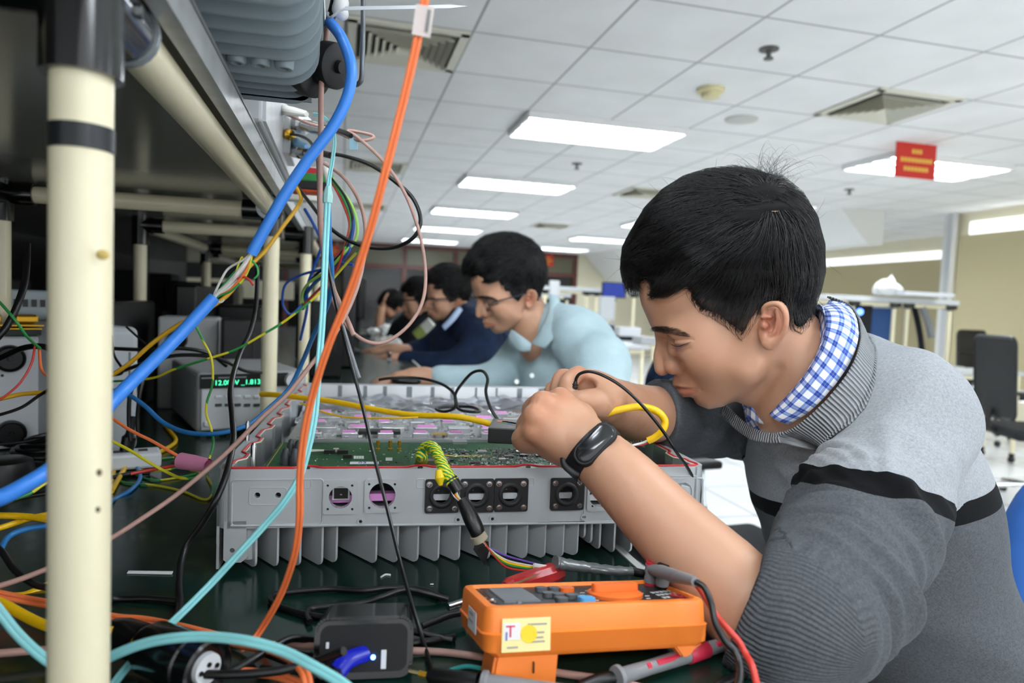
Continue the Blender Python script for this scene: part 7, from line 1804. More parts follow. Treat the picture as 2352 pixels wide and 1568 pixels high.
def clothes(name, prims, m, parent, h=.009, folds=.006, label=None, cuts=()):
    pts = [p for pr in prims for p in pr[0]]; lo, hi = bounds(pts, max(max(pr[1]) for pr in prims)+.03); c = Clay(lo, hi, h)
    for pr in prims: c.chain(pr[0], pr[1], pr[2] if len(pr) > 2 else .03)
    for pl in cuts: c.plane(*pl)
    P, F = c.mesh(2); Nn = normals(P, F); nz = np.array([noise.noise(Vector(p)*7) for p in P]); nq = np.array([noise.noise(Vector(p)*16+Vector((3, 1, 7))) for p in P])
    P = P+Nn*(folds*(np.abs(nz)*-1.6+nq*.6))[:, None]
    return clay_obj(name, P, F, m, parent, label=label), c
def hand(c, w, tip, down, s=1.0, curl=.4):
    """palm and five fingers from wrist point w towards tip; down = palm side"""
    w = Vector(w); d = (Vector(tip)-w).normalized(); side = d.cross(down).normalized(); palm = w+d*.045*s
    c.chain([w-d*.03*s, w, palm], [.026*s, .024*s, .022*s], .01)
    for k, (o_, L) in enumerate(((.030, .066), (.010, .074), (-.010, .069), (-.028, .054))):
        a = w+d*.075*s+side*o_*s; c.chain([palm+side*o_*.6*s, a, a+(d*.8+down*curl*.5).normalized()*L*.5*s, a+(d*.8+down*curl).normalized()*L*s], [.0135*s, .0105*s, .0092*s, .0078*s], .004, sub=3)
    c.chain([w+side*.018*s+d*.01*s, w+side*.042*s+d*.04*s+down*.01*s, w+side*.046*s+d*.075*s+down*.02*s], [.014*s, .011*s, .009*s], .006, sub=3)
def person(label, head, prims, fm, arms, dm='dark', legs=None, neck=None, glasses=False, collar=None, skinm=SKIN, core_on=False):
    px, py, d, rot, yaw = head; f, T = place_head(*head)
    base = W(*prims[0][0][-1]) if isinstance(prims[0][0][-1], tuple) else prims[0][0][-1]
    t = thing('person', (base.x, base.y, 0), label, 'person')
    V = [f(HV)]; Fs = [list(q) for q in HFc]; Tn = [HT]; o_ = len(HV)
    for (pts, rad, hd) in arms:
        pts = [W(*q) if isinstance(q, tuple) else q for q in pts]; tip = hd if hd is None else (W(*hd) if isinstance(hd, tuple) else hd)
        core = [W(*neck[-1])] if neck and core_on else []
        lo, hi = bounds(pts+core+([tip] if tip else []), .12); c = Clay(lo, hi, .0065); c.chain(pts, rad, .01)
        if core: c.chain([core[0], core[0].lerp(pts[0], .5)+Vector((.02, 0, -.03)), pts[0]], [.035, .03, rad[0]*.8], .01)
        if tip: hand(c, pts[-1], tip, Vector((0, 0, -1)))
        P, F = c.mesh(1); V.append(P); Fs += [[int(i)+o_ for i in q] for q in F]; Tn.append(np.ones((len(P), 3))); o_ += len(P)
    if neck:
        pts = [W(*q) for q in neck]; c = Clay(*bounds(pts, .09), .008); c.chain(pts, [.055, .06, .06][:len(pts)], .01); P, F = c.mesh(1); V.append(P); Fs += [[int(i)+o_ for i in q] for q in F]; Tn.append(np.ones((len(P), 3)))
    tri_obj('body', np.concatenate(V), Fs, skinm, t, np.concatenate(Tn))
    hv = f(HQ); hn = np.array([noise.noise(Vector(p)*60) for p in hv]); cc = hv.mean(0); dv = hv-cc; dv /= np.linalg.norm(dv, axis=1, keepdims=True)
    tri_obj('hair', hv+dv*(hn*.006)[:, None], HQF, HAIRB, t, None)
    sub = A1[::3]; sh = sub.shape; v, q = strands(f(sub.reshape(-1, 3)).reshape(sh), np.full(sh[0], .0006)); clay_obj('hair_strands', v, q, HAIRM, t)
    if d < 2.5:
        E = f(np.array([list(p) for p in P_])); b = MB(); b.tube(mat('lash'), [Vector(p) for p in E], .0012, 6); b.build('eyelashes', t)
        v, q = strands(f(np.array(bs).reshape(-1, 3)).reshape(np.array(bs).shape), np.full(len(bs), .0003)); clay_obj('eyebrow', v, q, BR, t)
    conv = [([W(*q) if isinstance(q, tuple) else q for q in pr[0]],)+tuple(pr[1:]) for pr in prims]
    o, c = clothes('shirt' if d < 2.5 else 'jacket', conv, fm, t)
    if legs is not False:
        hp = Vector((base.x, base.y, .46)); c = Clay((hp.x-.62, hp.y-.24, -.01), (hp.x+.2, hp.y+.24, .72), .014)
        for s in (-1, 1):
            a = hp+Vector((0, .09*s, .02)); k_ = a+Vector((-.40, 0, 0)); ft = Vector((k_.x, k_.y, .06)); c.chain([a+Vector((0, 0, .12)), a, k_], [.10, .10, .065], .03); c.chain([k_, ft], [.062, .05], .02); c.chain([ft+Vector((0, 0, -.01)), ft+Vector((-.14, 0, -.025))], [.042, .032], .01)
        c.plane((hp.x, hp.y, .002), (0, 0, -1), .002)
        P, F = c.mesh(2); clay_obj('trousers', P, F, mat('dark_trousers', '24262c', .85), t)
    if glasses:
        gm = mat('glasses_frame', '2b3038', .3); b = MB()
        for s_ in (1, -1):
            cen_ = np.array(hc(1528, 793, s_*.033)); rim = []
            for i in range(20):
                a = 2*PI*i/20; ca, sa = math.cos(a), math.sin(a); q_ = Vector(cen_)+H.z*(.024*math.copysign(abs(ca)**.7, ca))*s_+(H.y*.92-H.x*.35)*(.0165*math.copysign(abs(sa)**.7, sa))+H.x*(.006*abs(ca)); rim.append(Vector(f([list(q_)])[0]))
            b.tube(gm, rim, .0016, 6, closed=True)
        nb = [Vector(f([list(hc(1512, 785, n_))])[0]) for n_ in (.010, 0, -.010)]; b.tube(gm, nb, .0014, 6)
        tp = [Vector(f([list(p)])[0]) for p in (hc(1545, 785, .058), hc(1600, 765, .072), hc(1690, 735, .078), hc(1752, 712, .077))]; b.tube(gm, tp, .002, 6); b.build('glasses', t, 'dark-rimmed glasses')
    if collar:
        for cl in collar:
            A_, B_, mm = cl; strip('collar', [W(*q) for q in A_], [W(*q) for q in B_], mm, .003, t, bulge=.006)
    return t, f, T
SH_B = fabric('shirt_pale_blue', 'a2b8be', 'adc3c9'); NAVY = fabric('navy_cloth', '111b2e', '1a2842'); BLKC = fabric('black_cloth', '101114', '1d1f23'); GRC = fabric('grey_cloth', '4c5054', '6b7075'); LBL = fabric('light_blue_cotton', 'a9bfe0', 'c2d4ee')
def plain_uv(m): return m
# second worker, pale blue shirt
T2 = person('man in a pale blue shirt and dark-rimmed glasses, second along the bench', (1176, 640, 1.86, -6, 14),
  [([(1285, 775, 1.90), (1312, 850, 1.92), (1318, 940, 1.93), (1325, 1080, 1.94)], [.085, .145, .15, .15], .03),
   ([(1268, 745, 1.87), (1335, 780, 1.76), (1378, 850, 1.70)], [.062, .082, .075], .035),
   ([(1380, 840, 1.66), (1360, 960, 1.60), (1250, 985, 1.58)], [.078, .062, .055], .03),
   ([(1235, 780, 1.96), (1190, 830, 2.02), (1130, 868, 1.98), (1010, 868, 1.92)], [.08, .068, .050, .036], .03)],
  SH_B, [([(1060, 868, 1.95), (985, 868, 1.92), (950, 866, 1.90)], [.030, .028, .026], (860, 876, 1.86)), ([(1290, 985, 1.6), (1200, 985, 1.62), (1150, 980, 1.62)], [.034, .030, .026], None)],
  neck=[(1215, 730, 1.86), (1240, 790, 1.87)], glasses=True,
  collar=[([(1262, 676, 1.85), (1258, 720, 1.80), (1240, 760, 1.77), (1222, 788, 1.78)], [(1286, 690, 1.86), (1288, 735, 1.76), (1272, 775, 1.73), (1252, 800, 1.74)], plain_uv(SH_B)), ([(1176, 756, 1.84), (1195, 770, 1.80), (1222, 790, 1.78)], [(1172, 790, 1.84), (1192, 806, 1.79), (1218, 806, 1.77)], SH_B)])
b = MB()
for (x, y) in ((1222, 862), (1187, 876)): 
    q = W(x, y, 1.70); b.cyl(mat('button_white', 'eef2f2', .3), q, q-F0*.004, .006, n=12)
b.build('shirt_button', T2[0])
b = MB()
for k in range(3): b.sphere(BLK, W(925+k*8, 873+k, 1.84), .02, (1.6, 1, .6))
b.build('computer_mouse', label='black mouse under the second worker\'s hand', cat='mouse')
# third worker, navy
T3 = person('man in a navy jacket and glasses, third along the bench, behind the pale shirt', (1036, 668, 3.15, -20, 10),
  [([(1080, 752, 3.2), (1085, 800, 3.25), (1090, 880, 3.3), (1100, 960, 3.3)], [.13, .20, .19, .18], .03),
   ([(1075, 745, 3.12), (1105, 780, 2.98), (1060, 835, 2.9), (1000, 838, 2.92), (935, 832, 2.98)], [.10, .095, .075, .062, .052], .03),
   ([(1040, 760, 3.3), (990, 795, 3.38), (940, 812, 3.35)], [.085, .06, .052], .03)],
  NAVY, [([(950, 831, 2.98), (905, 828, 2.98), (888, 828, 2.98)], [.036, .034, .030], (842, 832, 3.0)), ([(950, 808, 3.35), (910, 803, 3.3), (890, 803, 3.3)], [.034, .032, .03], (845, 803, 3.3))],
  neck=[(1055, 712, 3.15), (1068, 745, 3.18)], glasses=True,
  collar=[([(1052, 705, 3.04), (1036, 726, 3.0), (1016, 748, 3.0)], [(1062, 712, 3.03), (1046, 734, 2.98), (1022, 758, 2.98)], LBL)])
b = MB(); q = W(893, 828, 2.96); b.tube(BLK, [q+Vector((0, .035*math.cos(a), .035*math.sin(a))) for a in np.linspace(0, 2*PI, 15)[:-1]], .008, 6, closed=True); b.cyl(STEEL, q+Vector((0, -.036, 0)), q+Vector((0, -.046, 0)), .017, n=14); b.build('wristwatch', label='wristwatch with dark strap on the navy jacket man\'s wrist', cat='watch')
# fourth, black with white-green sleeve
T4 = person('man in black with a white and green sleeve, fourth along the bench', (968, 683, 4.1, -18, 5),
  [([(985, 745, 4.2), (965, 785, 4.25), (965, 850, 4.3)], [.14, .21, .2], .03),
   ([(985, 745, 4.1), (950, 780, 4.0), (900, 800, 4.0)], [.10, .08, .06], .03)],
  BLKC, [([(905, 800, 4.0), (880, 795, 4.0), (868, 795, 4.0)], [.04, .036, .034], (840, 800, 4.0))], neck=[(970, 700, 4.1), (985, 735, 4.1)], core_on=True)
WGc = mat('sleeve_white', 'd2d2c8', .9); GGc = mat('sleeve_olive', '93a052', .9)
b = MB(); p0, p1, p2 = W(1003, 752, 3.75), W(985, 768, 3.75), W(968, 784, 3.75); b.tube(WGc, catmull([p0, p0.lerp(p1, .5), p1], 3), .07, 16, radii=None, caps=True); b.build('sleeve_patch', T4[0], 'white sleeve'); b = MB(); b.tube(GGc, [p1, p2], .071, 16); b.build('sleeve_patch', T4[0], 'olive green sleeve end')
# fifth and sixth
T5 = person('person in grey bowing over the bench, fifth along, head propped on one hand', (905, 698, 5.6, 0, 0),
  [([(940, 745, 5.7), (925, 775, 5.75), (925, 830, 5.8)], [.14, .21, .2], .03), ([(935, 735, 5.6), (895, 770, 5.4), (880, 790, 5.4)], [.1, .08, .07], .03),
   ([(885, 745, 5.6), (872, 770, 5.5)], [.07, .055], .02)],
  GRC, [([(872, 765, 5.5), (872, 735, 5.5), (876, 712, 5.5)], [.042, .038, .034], (882, 690, 5.5))], neck=[(915, 720, 5.6), (928, 738, 5.62)], legs=None)
T6 = person('dark haired person farthest along the bench, head just showing behind the fifth', (938, 690, 6.9, -10, 0),
  [([(950, 730, 7.0), (950, 760, 7.0), (950, 820, 7.0)], [.13, .19, .19], .03)], GRC, [], neck=[(943, 712, 6.9), (950, 728, 6.95)], legs=None)
# things on the bench beside them
for (x, y, d, s, lab) in ((893, 815, 3.5, .05, 'crumpled white tissue by the navy jacket man\'s forearm'), (890, 722, 5.2, .05, 'white cup-like blob on the bench before the bowed person'), (857, 728, 4.9, .035, 'small white wad beside the far black monitor')):
    q = W(x, y, d); q.z = TZ+s*.62; c = Clay(np.array(q)-.1, np.array(q)+.1, .006); c.ell(q, (s*1.3, s, s*.7), None, .01); P, F = c.mesh(1); nn = np.array([noise.noise(Vector(p)*40) for p in P]); P = P+normals(P, F)*(nn*.012)[:, None]
    clay_obj('tissue', P, F, mat('tissue_white', 'e9e9e6', .8), None, label=lab, cat='tissue')
def mon(x, y, s, rz, lab):
    t = thing('flat_monitor', (x, y, TZ), lab, 'monitor'); R_ = Matrix.Rotation(rz, 3, 'Z')
    b = MB(); b.box(BLK, Vector((x, y, TZ+.12+s[2]/2)), s, R_, bev=.006); b.build('case', t)
    b = MB(); b.box(mat('screen_dark', '1a1c22', .15), Vector((x, y, TZ+.12+s[2]/2))+R_ @ Vector((s[0]/2, 0, 0)), (.003, s[1]-.03, s[2]-.03), R_); b.build('screen', t)
    b = MB(); b.box(BLK, (x, y, TZ+.07), (.03, .06, .14), R_); b.build('neck', t); b = MB(); b.box(BLK, (x, y, TZ+.008), (.16, .2, .014), R_, bev=.004); b.build('foot', t)
q = W(800, 760, 3.2); mon(q.x-.03, q.y, (.05, .42, .30), .1, 'black monitor seen edge-on before the navy jacket man')
q = W(838, 740, 4.6); mon(q.x-.05, q.y, (.05, .42, .26), .1, 'farther black monitor seen edge-on beyond the first')
# ================================================================ UNITS ON THE OVERHEAD SHELF
HG = mat('heatsink_bluegrey', '8b979c', .4, spec=.5)
zb = 1.3235
t = thing('finned_unit', (-.16, .5, zb), 'blue grey finned metal unit overhanging the shelf edge at the top', 'radio unit')
b = MB(); b.box(HG, (-.22, .505, 1.475), (.30, .40, .20), bev=.012, seg=3); b.build('housing', t)
ys = [.712, .692, .672, .652, .632, .597, .570, .543, .515, .487, .459, .431, .403, .375, .347]
for k, y in enumerate(ys):
    low = k < 5; zz = 1.3265 if low else 1.330; xr = -.026 if low else -.022+.003*(k > 8); R_ = .030
    prof = [(-.36, 1.56), (-.36, zz)]+[(xr-R_+R_*math.sin(a), zz+R_-R_*math.cos(a)) for a in np.linspace(0, PI/2, 7)]+[(xr, 1.56)]
    bb = MB(); bb.prism(HG, [(x, y, z) for x, z in prof], (0, .0026, 0), bev=.0006); bb.build('fin', t)
b = MB(); b.box(HG, (-.19, .714, 1.36), (.31, .004, .06)); b.build('end_plate', t)
for k, px in enumerate((542, 597, 652)):
    q = onz(px, 140+k*7, 1.329); bb = MB(); bb.lathe(HG, (q.x, q.y, 1.353), (0, 0, -1), [(0, .0085), (.024, .008), (.026, .0068), (.026, .0042), (.012, .004)], 20); bb.build('screw_boss', t)
for k, (x, y) in enumerate(((712, 170), (762, 150))):
    q = W(x, y, .635); bb = MB(); a_ = (RC*.88-UC*.32-F0*.40).normalized(); bb.lathe(mat('knob_black', '1b1c1f', .5), q-a_*.009, a_, [(0, 0), (0, .019), (.001, .0205), (.016, .0205), (.017, .019), (.017, .006), (.022, .0055), (.022, 0)], 30); bb.build('port_cap', t, 'round black cap')
b = MB()
for (x0, y0, x1, y1) in ((742, -20, 748, 110), (728, -10, 735, 130)): b.tube(mat('bracket_metal', '9aa0a2', .35, metal=.6), [W(x0, y0, .665), W(x1, y1, .665)], .0016, 6)
b.build('bracket', t)
# bent rod, zip tie, white foam
b = MB(); b.tube(mat('rod_grey', '6b6f72', .35, metal=.5), catmull([W(834, -40, .62), W(834, 60, .62), W(832, 150, .62), W(830, 182, .622), W(822, 193, .625), (W(808, 196, .63))], 5), .0023, 10); b.build('bent_rod', label='bent grey metal rod hanging at the top, ending in a hook shape', cat='rod')
b = MB(); p0, p1 = W(792, 19, .6), W(1074, 14, .6); b.prism(mat('tie_white', 'e6eaf0', .35, alpha=.85), [p0+UC*.0016, p0-UC*.0016, p0.lerp(p1, .86)-UC*.0015, p1, p0.lerp(p1, .86)+UC*.0015], F0*.0008)
b.tube(mat('tie_white'), catmull([W(792, 20, .6), W(778, 26, .6), W(760, 40, .605), W(752, 34, .62), W(762, 22, .64)], 4), .0012, 6); b.build('zip_tie', label='long white zip tie sticking out sideways from the top cable', cat='zip tie')
c = Clay(*bounds([W(780, 15, .62)], .02), .0015)
for (dx, dy, r) in ((0, 0, .007), (4, 16, .006), (-6, 8, .0055), (6, -10, .0055), (-3, -16, .005)): c.sph(W(782+dx, 16+dy, .62), r, .002)
P, F = c.mesh(1); clay_obj('foam_lump', P, F, mat('foam_white', 'ecedee', .8), None, label='white foam lump on the cable at the very top', cat='foam')
# instrument with connectors just under the finned unit
CFm = Frm(W(565, 232, 1.02), W(735, 470, 1.45)-W(565, 232, 1.02), (0, 0, 1))
A0, A1 = Vector((-.083, .78, 1.3235)), Vector((-.083, 1.42, 1.3235))
t = thing('shelf_instrument', (-.25, 1.1, 1.3235), 'white instrument on the shelf edge, its connectors facing the aisle', 'instrument')
b = MB(); b.box(LGREY, (-.20, 1.12, 1.3235+.045), (.22, .66, .088), bev=.003); b.build('case', t)
b = MB(); b.box(mat('panel_white', 'd5d8da', .4, noise_amt=.05, noise_scale=30), (-.0885, 1.12, 1.3235+.044), (.004, .64, .08)); fp = b.build('side_panel', t)
def onpanel(px, py): return onx(px, py, -.086)
b = MB(); q = W(690, 330, 1.0); b.box(LGREY, (q.x-.035, q.y, q.z), (.05, .10, .05), bev=.002); b.build('module_block', t)
GOLDC = mat('gold_connector', 'c79a3a', .25, metal=1); WHB = mat('boot_white', 'e6e4dc', .45)
def conn(pts, segs, m, name, lab=None, par=None):
    a = W(*pts[0]); e = W(*pts[1]); d = (e-a).normalized(); L = (e-a).length; b = MB(); b.lathe(m, a, e-a, [(0, 0)]+[(L*s_, r_) for s_, r_ in segs]+[(L, 0)], 12, smooth=False); return b.build(name, par or t, lab)
conn([(618, 252, .99), (655, 248, .96)], [(0, .006), (.3, .0085), (.6, .0085), (.62, .006), (1, .006)], STEEL, 'connector')
conn([(612, 245, .98), (650, 262, .95)], [(0, .006), (1, .006)], mat('clip_grey', '9a9d9f', .4), 'connector')
conn([(640, 250, .94), (704, 262, .86)], [(0, .0065), (.5, .0062), (.95, .004), (1, .003)], WHB, 'connector', 'white fibre boot')
conn([(635, 303, .98), (668, 310, .94)], [(0, .005), (.4, .005), (.42, .0075), (.95, .0075)], GOLDC, 'connector', 'gold connector')
conn([(648, 343, 1.0), (678, 350, .96)], [(0, .008), (.5, .009), (.55, .0075), (1, .007)], GOLDC, 'connector', 'gold connector')
conn([(678, 348, .96), (712, 352, .93)], [(0, .008), (.4, .0095), (.45, .008), (1, .007)], STEEL, 'connector', 'steel connector')
conn([(662, 322, .99), (705, 338, .93)], [(0, .007), (.5, .007), (.9, .005), (1, .004)], mat('boot_blue', '7fb2d8', .4), 'connector', 'pale blue cable boot')
conn([(665, 280, .98), (722, 292, .92)], [(0, .010), (.35, .010), (.36, .013), (.6, .013), (.62, .008), (1, .008)], STEEL, 'connector', 'steel connector')
conn([(700, 288, .93), (742, 302, .89)], [(0, .007), (.5, .008), (1, .006)], STEEL, 'connector', 'steel connector')
cable('thin_wire', [(668, 308, .94), (690, 312, .92), (712, 325, .88), (727, 355, .82), (731, 400, .76), (733, 470, .70)], .0019, C_BLK, 'thin black lead dropping from the gold connector', n=8)
cable('power_cable', [(735, 290, .9), (762, 296, .86), (790, 304, .83), (806, 312, .82)], .0032, C_BLK, 'short black cable stub beside the pink loop', n=8)
cable('thin_wire', [(700, 352, .93), (735, 352, .88), (760, 357, .86)], .0042, BLK, 'black boot of the looped coax', n=10)
# label tag on the loop
b = MB(); p = W(812, 316, .84); b.box(mat('tag_blue', 'a9d6e6', .3, alpha=.8), p-UC*.006, (.010, .001, .018), frame_from(UC, RC)); b.build('cable_tag', label='small clear blue tag on the pink coax loop', cat='tag')
# screw-terminal connector stack with red, green and orange blocks
t = thing('terminal_stack', W(720, 410, 1.0), 'stack of red, green, black and orange plug terminals on the shelf edge', 'terminal block')
for (x, y, w, h, c_, l) in ((722, 400, .035, .014, 'c02a35', 'red'), (716, 396, .018, .012, 'e3e0dc', 'white'), (730, 412, .045, .012, '2f8a45', 'green'), (722, 424, .045, .020, '1a1a1c', 'black'), (712, 436, .05, .012, 'c8481f', 'orange'), (700, 420, .02, .022, 'cfcabb', 'cream')):
    q = W(x, y, 1.0); b = MB(); b.box(mat('block_'+l, c_, .4), q, (w, .03, h), RC.to_track_quat('X', 'Z').to_matrix() if False else None, bev=.002); b.build('plug_block', t, l+' plug block')
b = MB(); b.tube(WHB, [W(744, 378, .93), W(752, 400, .92), W(757, 430, .91)], .004, 10, radii=[.0055, .0045, .003]); b.build('cable_boot', t)
b = MB(); b.box(WHB, W(690, 452, 1.08), (.06, .03, .014), bev=.002); b.build('white_plug', t)
# ================================================================ RIGHT AISLE: DESKS, CHAIRS
DTOP = mat('desk_top', 'c9cccd', .4)
def desk(name, x0, x1, y0, y1, zt, label, shelf=None, cat='desk', xs=None):
    t = thing(name, ((x0+x1)/2, (y0+y1)/2, 0), label, cat, None)
    b = MB(); b.box(DTOP, ((x0+x1)/2, (y0+y1)/2, zt-.015), (x1-x0, y1-y0, .03), bev=.003); b.build('desk_top', t)
    for x in (x0+.05, x1-.05):
        for y in (y0+.05, y1-.05):
            b = MB(); b.cyl(PIPE, (x, y, .05), (x, y, zt-.03), .018, n=14); lg = b.build('leg', t)
            b = MB(); b.cyl(BLK, (x, y-.012, .026), (x, y+.012, .026), .026, n=14); b.cyl(JOINT, (x, y, .03), (x, y, .08), .021, n=12); b.build('caster', lg)
    b = MB()
    for y in (y0+.05, y1-.05): b.cyl(PIPE, (x0+.05, y, zt-.05), (x1-.05, y, zt-.05), .016, n=12)
    for x in (x0+.05, x1-.05): b.cyl(PIPE, (x, y0+.05, zt-.05), (x, y1-.05, zt-.05), .016, n=12)
    b.build('rail', t)
    if shelf:
        zs = shelf; b = MB(); b.box(DTOP, ((x0+x1)/2, y1-.2, zs), (x1-x0, .4, .045), bev=.003); b.build('shelf_board', t)
        for x in (xs or (x0+.05, (x0+x1)/2-.04, (x0+x1)/2+.08, x1-.05)):
            for y in (y1-.36,):
                b = MB(); b.cyl(PIPE, (x, y, zt), (x, y, zs-.015), .018, n=14); b.build('pole', t)
                b = MB(); b.cyl(JOINT, (x, y, zs-.07), (x, y, zs-.015), .024, n=12); b.cyl(JOINT, (x-.06, y, zs-.04), (x+.06, y, zs-.04), .022, n=12); b.build('joint', t)
        b = MB(); b.cyl(PIPE, (x0+.05, y1-.36, zs-.04), (x1-.05, y1-.36, zs-.04), .016, n=12); b.build('beam', t)
    return t
zS = 1.14+ (W(2190, 685, 5.9).z-1.14)
q0, q1 = W(1870, 668, 6.1), W(2190, 686, 5.9)
XS = [ony(px, 760, 4.94).x for px in (1955, 2050, 2080, 2178)]; ZS = ony(2188, 690, 4.90).z-.02
desk('lab_desk', q0.x-.45, XS[3]+.06, 4.80, 5.30, .75, 'two-tier pipe-frame desk with a white top shelf behind the man\'s back', shelf=ZS, xs=XS)
qa = onz(2290, 848, .75)
desk('lab_desk', 4.55, qa.x+.02, 4.35, 4.72, .75, 'low pipe-frame desk with a pale top beside the office chair at right')
q2 = W(1500, 690, 7.6)
desk('lab_desk', q2.x-1.15, q2.x+.05, 6.9, 7.9, .78, 'two-tier cream pipe desk seen between the second worker and the man\'s face', shelf=1.34)
q3 = W(1475, 780, 5.5); desk('lab_desk', q3.x-1.0, q3.x+.18, 5.3, 5.9, .83, 'pale low desk just left of the man\'s nose')
desk('lab_desk', 2.1, 3.4, 9.6, 10.4, .78, 'far two-tier pipe desk near the partition', shelf=1.3)
# things on those desks
def boxthing(name, px, py, d, size, m, label, cat, rz=0, zz=None):
    q = W(px, py, d)
    if zz: q.z = zz+size[2]/2
    b = MB(); b.box(m, q, size, rz, bev=.006); return b.build(name, label=label, cat=cat)
t = thing('flat_monitor', W(1410, 665, 7.4), 'monitor with a dark blue screen lit on the far shelf', 'monitor')
q = W(1410, 666, 7.6); b = MB(); b.box(BLK, (q.x, q.y, q.z), (.30, .03, .17), .15, bev=.004); b.build('case', t); b = MB(); b.box(mat('screen_blue', '1b2f7a', .3, emit='2038a0', emit_s=.35), (q.x-.003, q.y-.017, q.z), (.28, .004, .15), .15); b.build('screen', t); b = MB(); b.box(BLK, (q.x, q.y+.01, q.z-.10), (.06, .05, .06)); b.build('neck', t)
boxthing('device_box', 1273, 665, 7.6, (.11, .05, .2), LGREY, 'pale grey upright box standing behind the second worker\'s neck', 'box')
boxthing('device_box', 1394, 708, 7.5, (.16, .08, .26), mat('paper_grey', 'c6c9cc', .5), 'grey white box with a dark spot on the far shelf desk', 'box')
boxthing('device_box', 1440, 741, 7.7, (.26, .2, .10), WHITEP, 'white low device on the far desk, left of the man\'s forehead', 'box', zz=.831)
boxthing('device_box', 1438, 756, 7.7, (.26, .15, .05), BLKM, 'thin black device under the white one', 'box', zz=.781)
boxthing('device_box', 1480, 772, 6.0, (.14, .2, .07), GREY, 'grey instrument on the low desk left of the man\'s nose', 'box', zz=.831)
boxthing('device_box', 2340-310, 590, 6.0, (.01, .01, .01), LGREY, 'tiny fitting', 'box') if False else None
c = Clay(*bounds([W(2042, 652, 5.85)], .22), .012); c.ell(W(2042, 662, 5.75), (.13, .07, .05), None, .02); c.cone(W(2040, 660, 5.85), W(2048, 630, 5.85), .05, .012, .03); c.cone(W(2020, 665, 5.85), W(2030, 645, 5.85), .05, .02, .03); P, F = c.mesh(1); P = P+normals(P, F)*(np.array([noise.noise(Vector(p)*16) for p in P])*.02)[:, None]
clay_obj('plastic_bag', P, F, mat('bag_white', 'eceeee', .5), None, label='crumpled white plastic bag on top of the two-tier desk', cat='bag')
b = MB(); q = W(2085, 676, 5.8); b.box(WHITEP, (q.x+.08, q.y, q.z+.005), (.5, .3, .03)); b.build('paper_stack', label='flat white stack on the two-tier desk\'s top shelf', cat='paper')
q = W(2000, 760, 6.2); b = MB(); b.box(mat('blue_case', '2a5a9a', .4), (q.x, q.y, q.z), (.26, .2, .42), bev=.01); b.build('blue_box', label='blue case under the two-tier shelf behind the man\'s collar', cat='case')
q = W(2022, 715, 6.1); b = MB(); b.box(mat('cloth_white', 'dedede', .8), (q.x, q.y+.02, q.z), (.2, .04, .24)); b.build('white_cloth', label='white cloth hanging above the blue case', cat='cloth')
q = W(1975, 716, 5.95); b = MB(); b.sphere(mat('led_glow', '6f8cff', .3, emit='4f78ff', emit_s=5), q, .028); b.build('indicator_light', label='round blue light glowing under the two-tier shelf', cat='light')
q = W(1975, 735, 6.04); b = MB(); b.box(BLKM, (q.x, q.y, q.z), (.16, .1, .3)); b.build('device_box', label='black device holding the round blue light', cat='box')
cable('hanging_coat', [(2098, 700, 6.1), (2108, 740, 6.1), (2116, 790, 6.1), (2120, 850, 6.1)], .05, mat('dark_coat', '1b1d22', .9), 'dark coat hanging from the two-tier desk\'s right bay', cat='coat', n=14, flat=.5) 
cable('grey_garment', [(2118, 705, 5.98), (2132, 740, 5.98), (2140, 775, 5.98)], .03, mat('grey_coat', '8a8c8d', .9), 'grey garment hanging beside the dark coat', cat='clothing', n=12)
for k, (x, c_) in enumerate(((1905, '5a5d60'), (1945, '37393c'), (2150, 'b4b6b8'))):
    pass
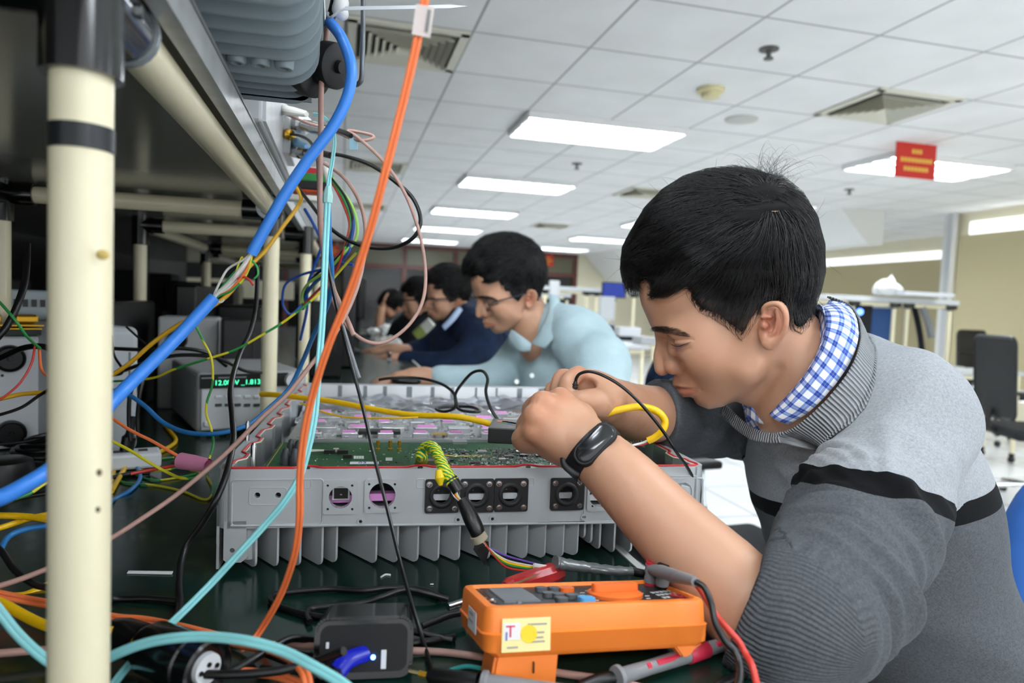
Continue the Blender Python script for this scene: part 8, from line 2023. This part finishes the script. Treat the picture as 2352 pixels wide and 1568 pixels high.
# office chair with mesh back
def m_mesh():
    m = mat('chair_mesh', '202123', .8); k = N(m); k.b.inputs['Alpha'].default_value = .9; return m
CH = mat('chrome', 'd6dadc', .12, metal=1)
def office_chair(x, y, rz, label, s=1.0, col=None):
    t = thing('office_chair', (x, y, 0), label, 'chair', None, rz); t['_'] = 0; del t['_']
    R_ = Matrix.Translation((x, y, 0)) @ Matrix.Rotation(rz, 4, 'Z')
    fm = mat('chair_frame', '151517', .45); mm = col or m_mesh()
    def fin(b, n, lab=None, par=t): b.xform(R_ if True else None); return b.build(n, par, lab)
    b = MB(); b.box(mat('seat_black', '17181b', .85), (0, 0, .46), (.48, .46, .07), bev=.03, seg=3); fin(b, 'seat')
    b = MB(); vs, fs = plate_geo(rrect(.44, .50, .05), [], .012); b.add([Vector((v.x, .24+v.z+.18*((v.y+.25)*.35), .80+v.y)) for v in vs], fs, mm); fin(b, 'backrest')
    b = MB(); P_ = [Vector((p[0], .24+.18*((p[1]+.25)*.35), .80+p[1])) for p in rrect(.45, .51, .05)]; b.tube(fm, P_, .012, 8, closed=True); b.tube(fm, [(-.22, .25, .84), (.22, .25, .84)], .008, 8); fin(b, 'back_frame')
    b = MB(); b.tube(fm, [(0, .20, .43), (0, .28, .48), (0, .27, .6)], .02, 8); fin(b, 'back_support')
    for sx in (-1, 1):
        b = MB(); b.tube(CH if col else fm, catmull([(sx*.22, .10, .45), (sx*.28, .08, .52), (sx*.28, .06, .66)], 4), .012, 8); b.box(fm, (sx*.28, 0, .67), (.06, .24, .025), bev=.008); fin(b, 'armrest')
    b = MB(); b.cyl(CH, (0, 0, .12), (0, 0, .43), .025); fin(b, 'gas_column')
    for k in range(5):
        a = 2*PI*k/5; e = Vector((.28*math.cos(a), .28*math.sin(a), .075)); b = MB(); b.tube(CH, [Vector((0, 0, .12)), e], .018, 8); lg = fin(b, 'base_leg')
        b = MB(); b.cyl(BLK, e+Vector((0, -.015, -.045)), e+Vector((0, .015, -.045)), .028, n=14); fin(b, 'caster', None, lg)
    return t
q = W(2275, 800, 6.6); office_chair(q.x, q.y-.1, .2, 'black mesh office chair by the low desk at the right')
q = W(2340, 880, 4.3); office_chair(q.x+.15, q.y, 1.2, 'black office chair pushed close to the mesh one, at the frame\'s right edge')
q = W(1600, 1080, 1.65); office_chair(q.x+.22, q.y+.12, -1.45, 'black chair with chrome arms behind the radio unit\'s right corner', col=mat('chair_leather', '1e2023', .5))
q = W(1500, 860, 3.3); 
c = Clay(*bounds([W(1540, 850, 3.3), W(1520, 960, 3.3)], .22), .02); c.chain([W(1545, 820, 3.3), W(1538, 880, 3.3), W(1535, 960, 3.3)], [.07, .12, .13], .02); P, F = c.mesh(2); clay_obj('hanging_jacket', P, F, NAVY, None, label='navy jacket hung on a chair, showing just left of the man\'s nose', cat='jacket')
q = Vector(((P[:, 0].min()+P[:, 0].max())/2, P[:, 1].mean(), 0)); office_chair(q.x+.02, q.y+.1, 1.2, 'chair carrying the navy jacket beyond the man\'s nose')
# blue rounded chair back at the right edge
bc = W(2425, 1400, 1.0); t = thing('plastic_chair', (bc.x, bc.y, 0), 'blue rounded chair back cut off by the right edge of the view', 'chair')
c = Clay(*bounds([bc], .34), .012); c.ell(bc, (.10, .06, .22), np.array(Matrix.Rotation(-.25, 3, 'Z')), .01); P, F = c.mesh(1); clay_obj('chair_back', P, F, mat('blue_fabric', '2c62ad', .8), t)
b = MB(); b.cyl(BLK, (bc.x, bc.y, .06), (bc.x, bc.y, bc.z-.12), .025); b.box(BLK, (bc.x, bc.y, .03), (.4, .4, .05), bev=.02); b.build('stand', t)
# far pale equipment row in the dark behind the racks
for k, (x, y, d, w, h) in enumerate(((300, 640, 3.0, .18, .22), (545, 660, 2.8, .12, .2))):
    pass
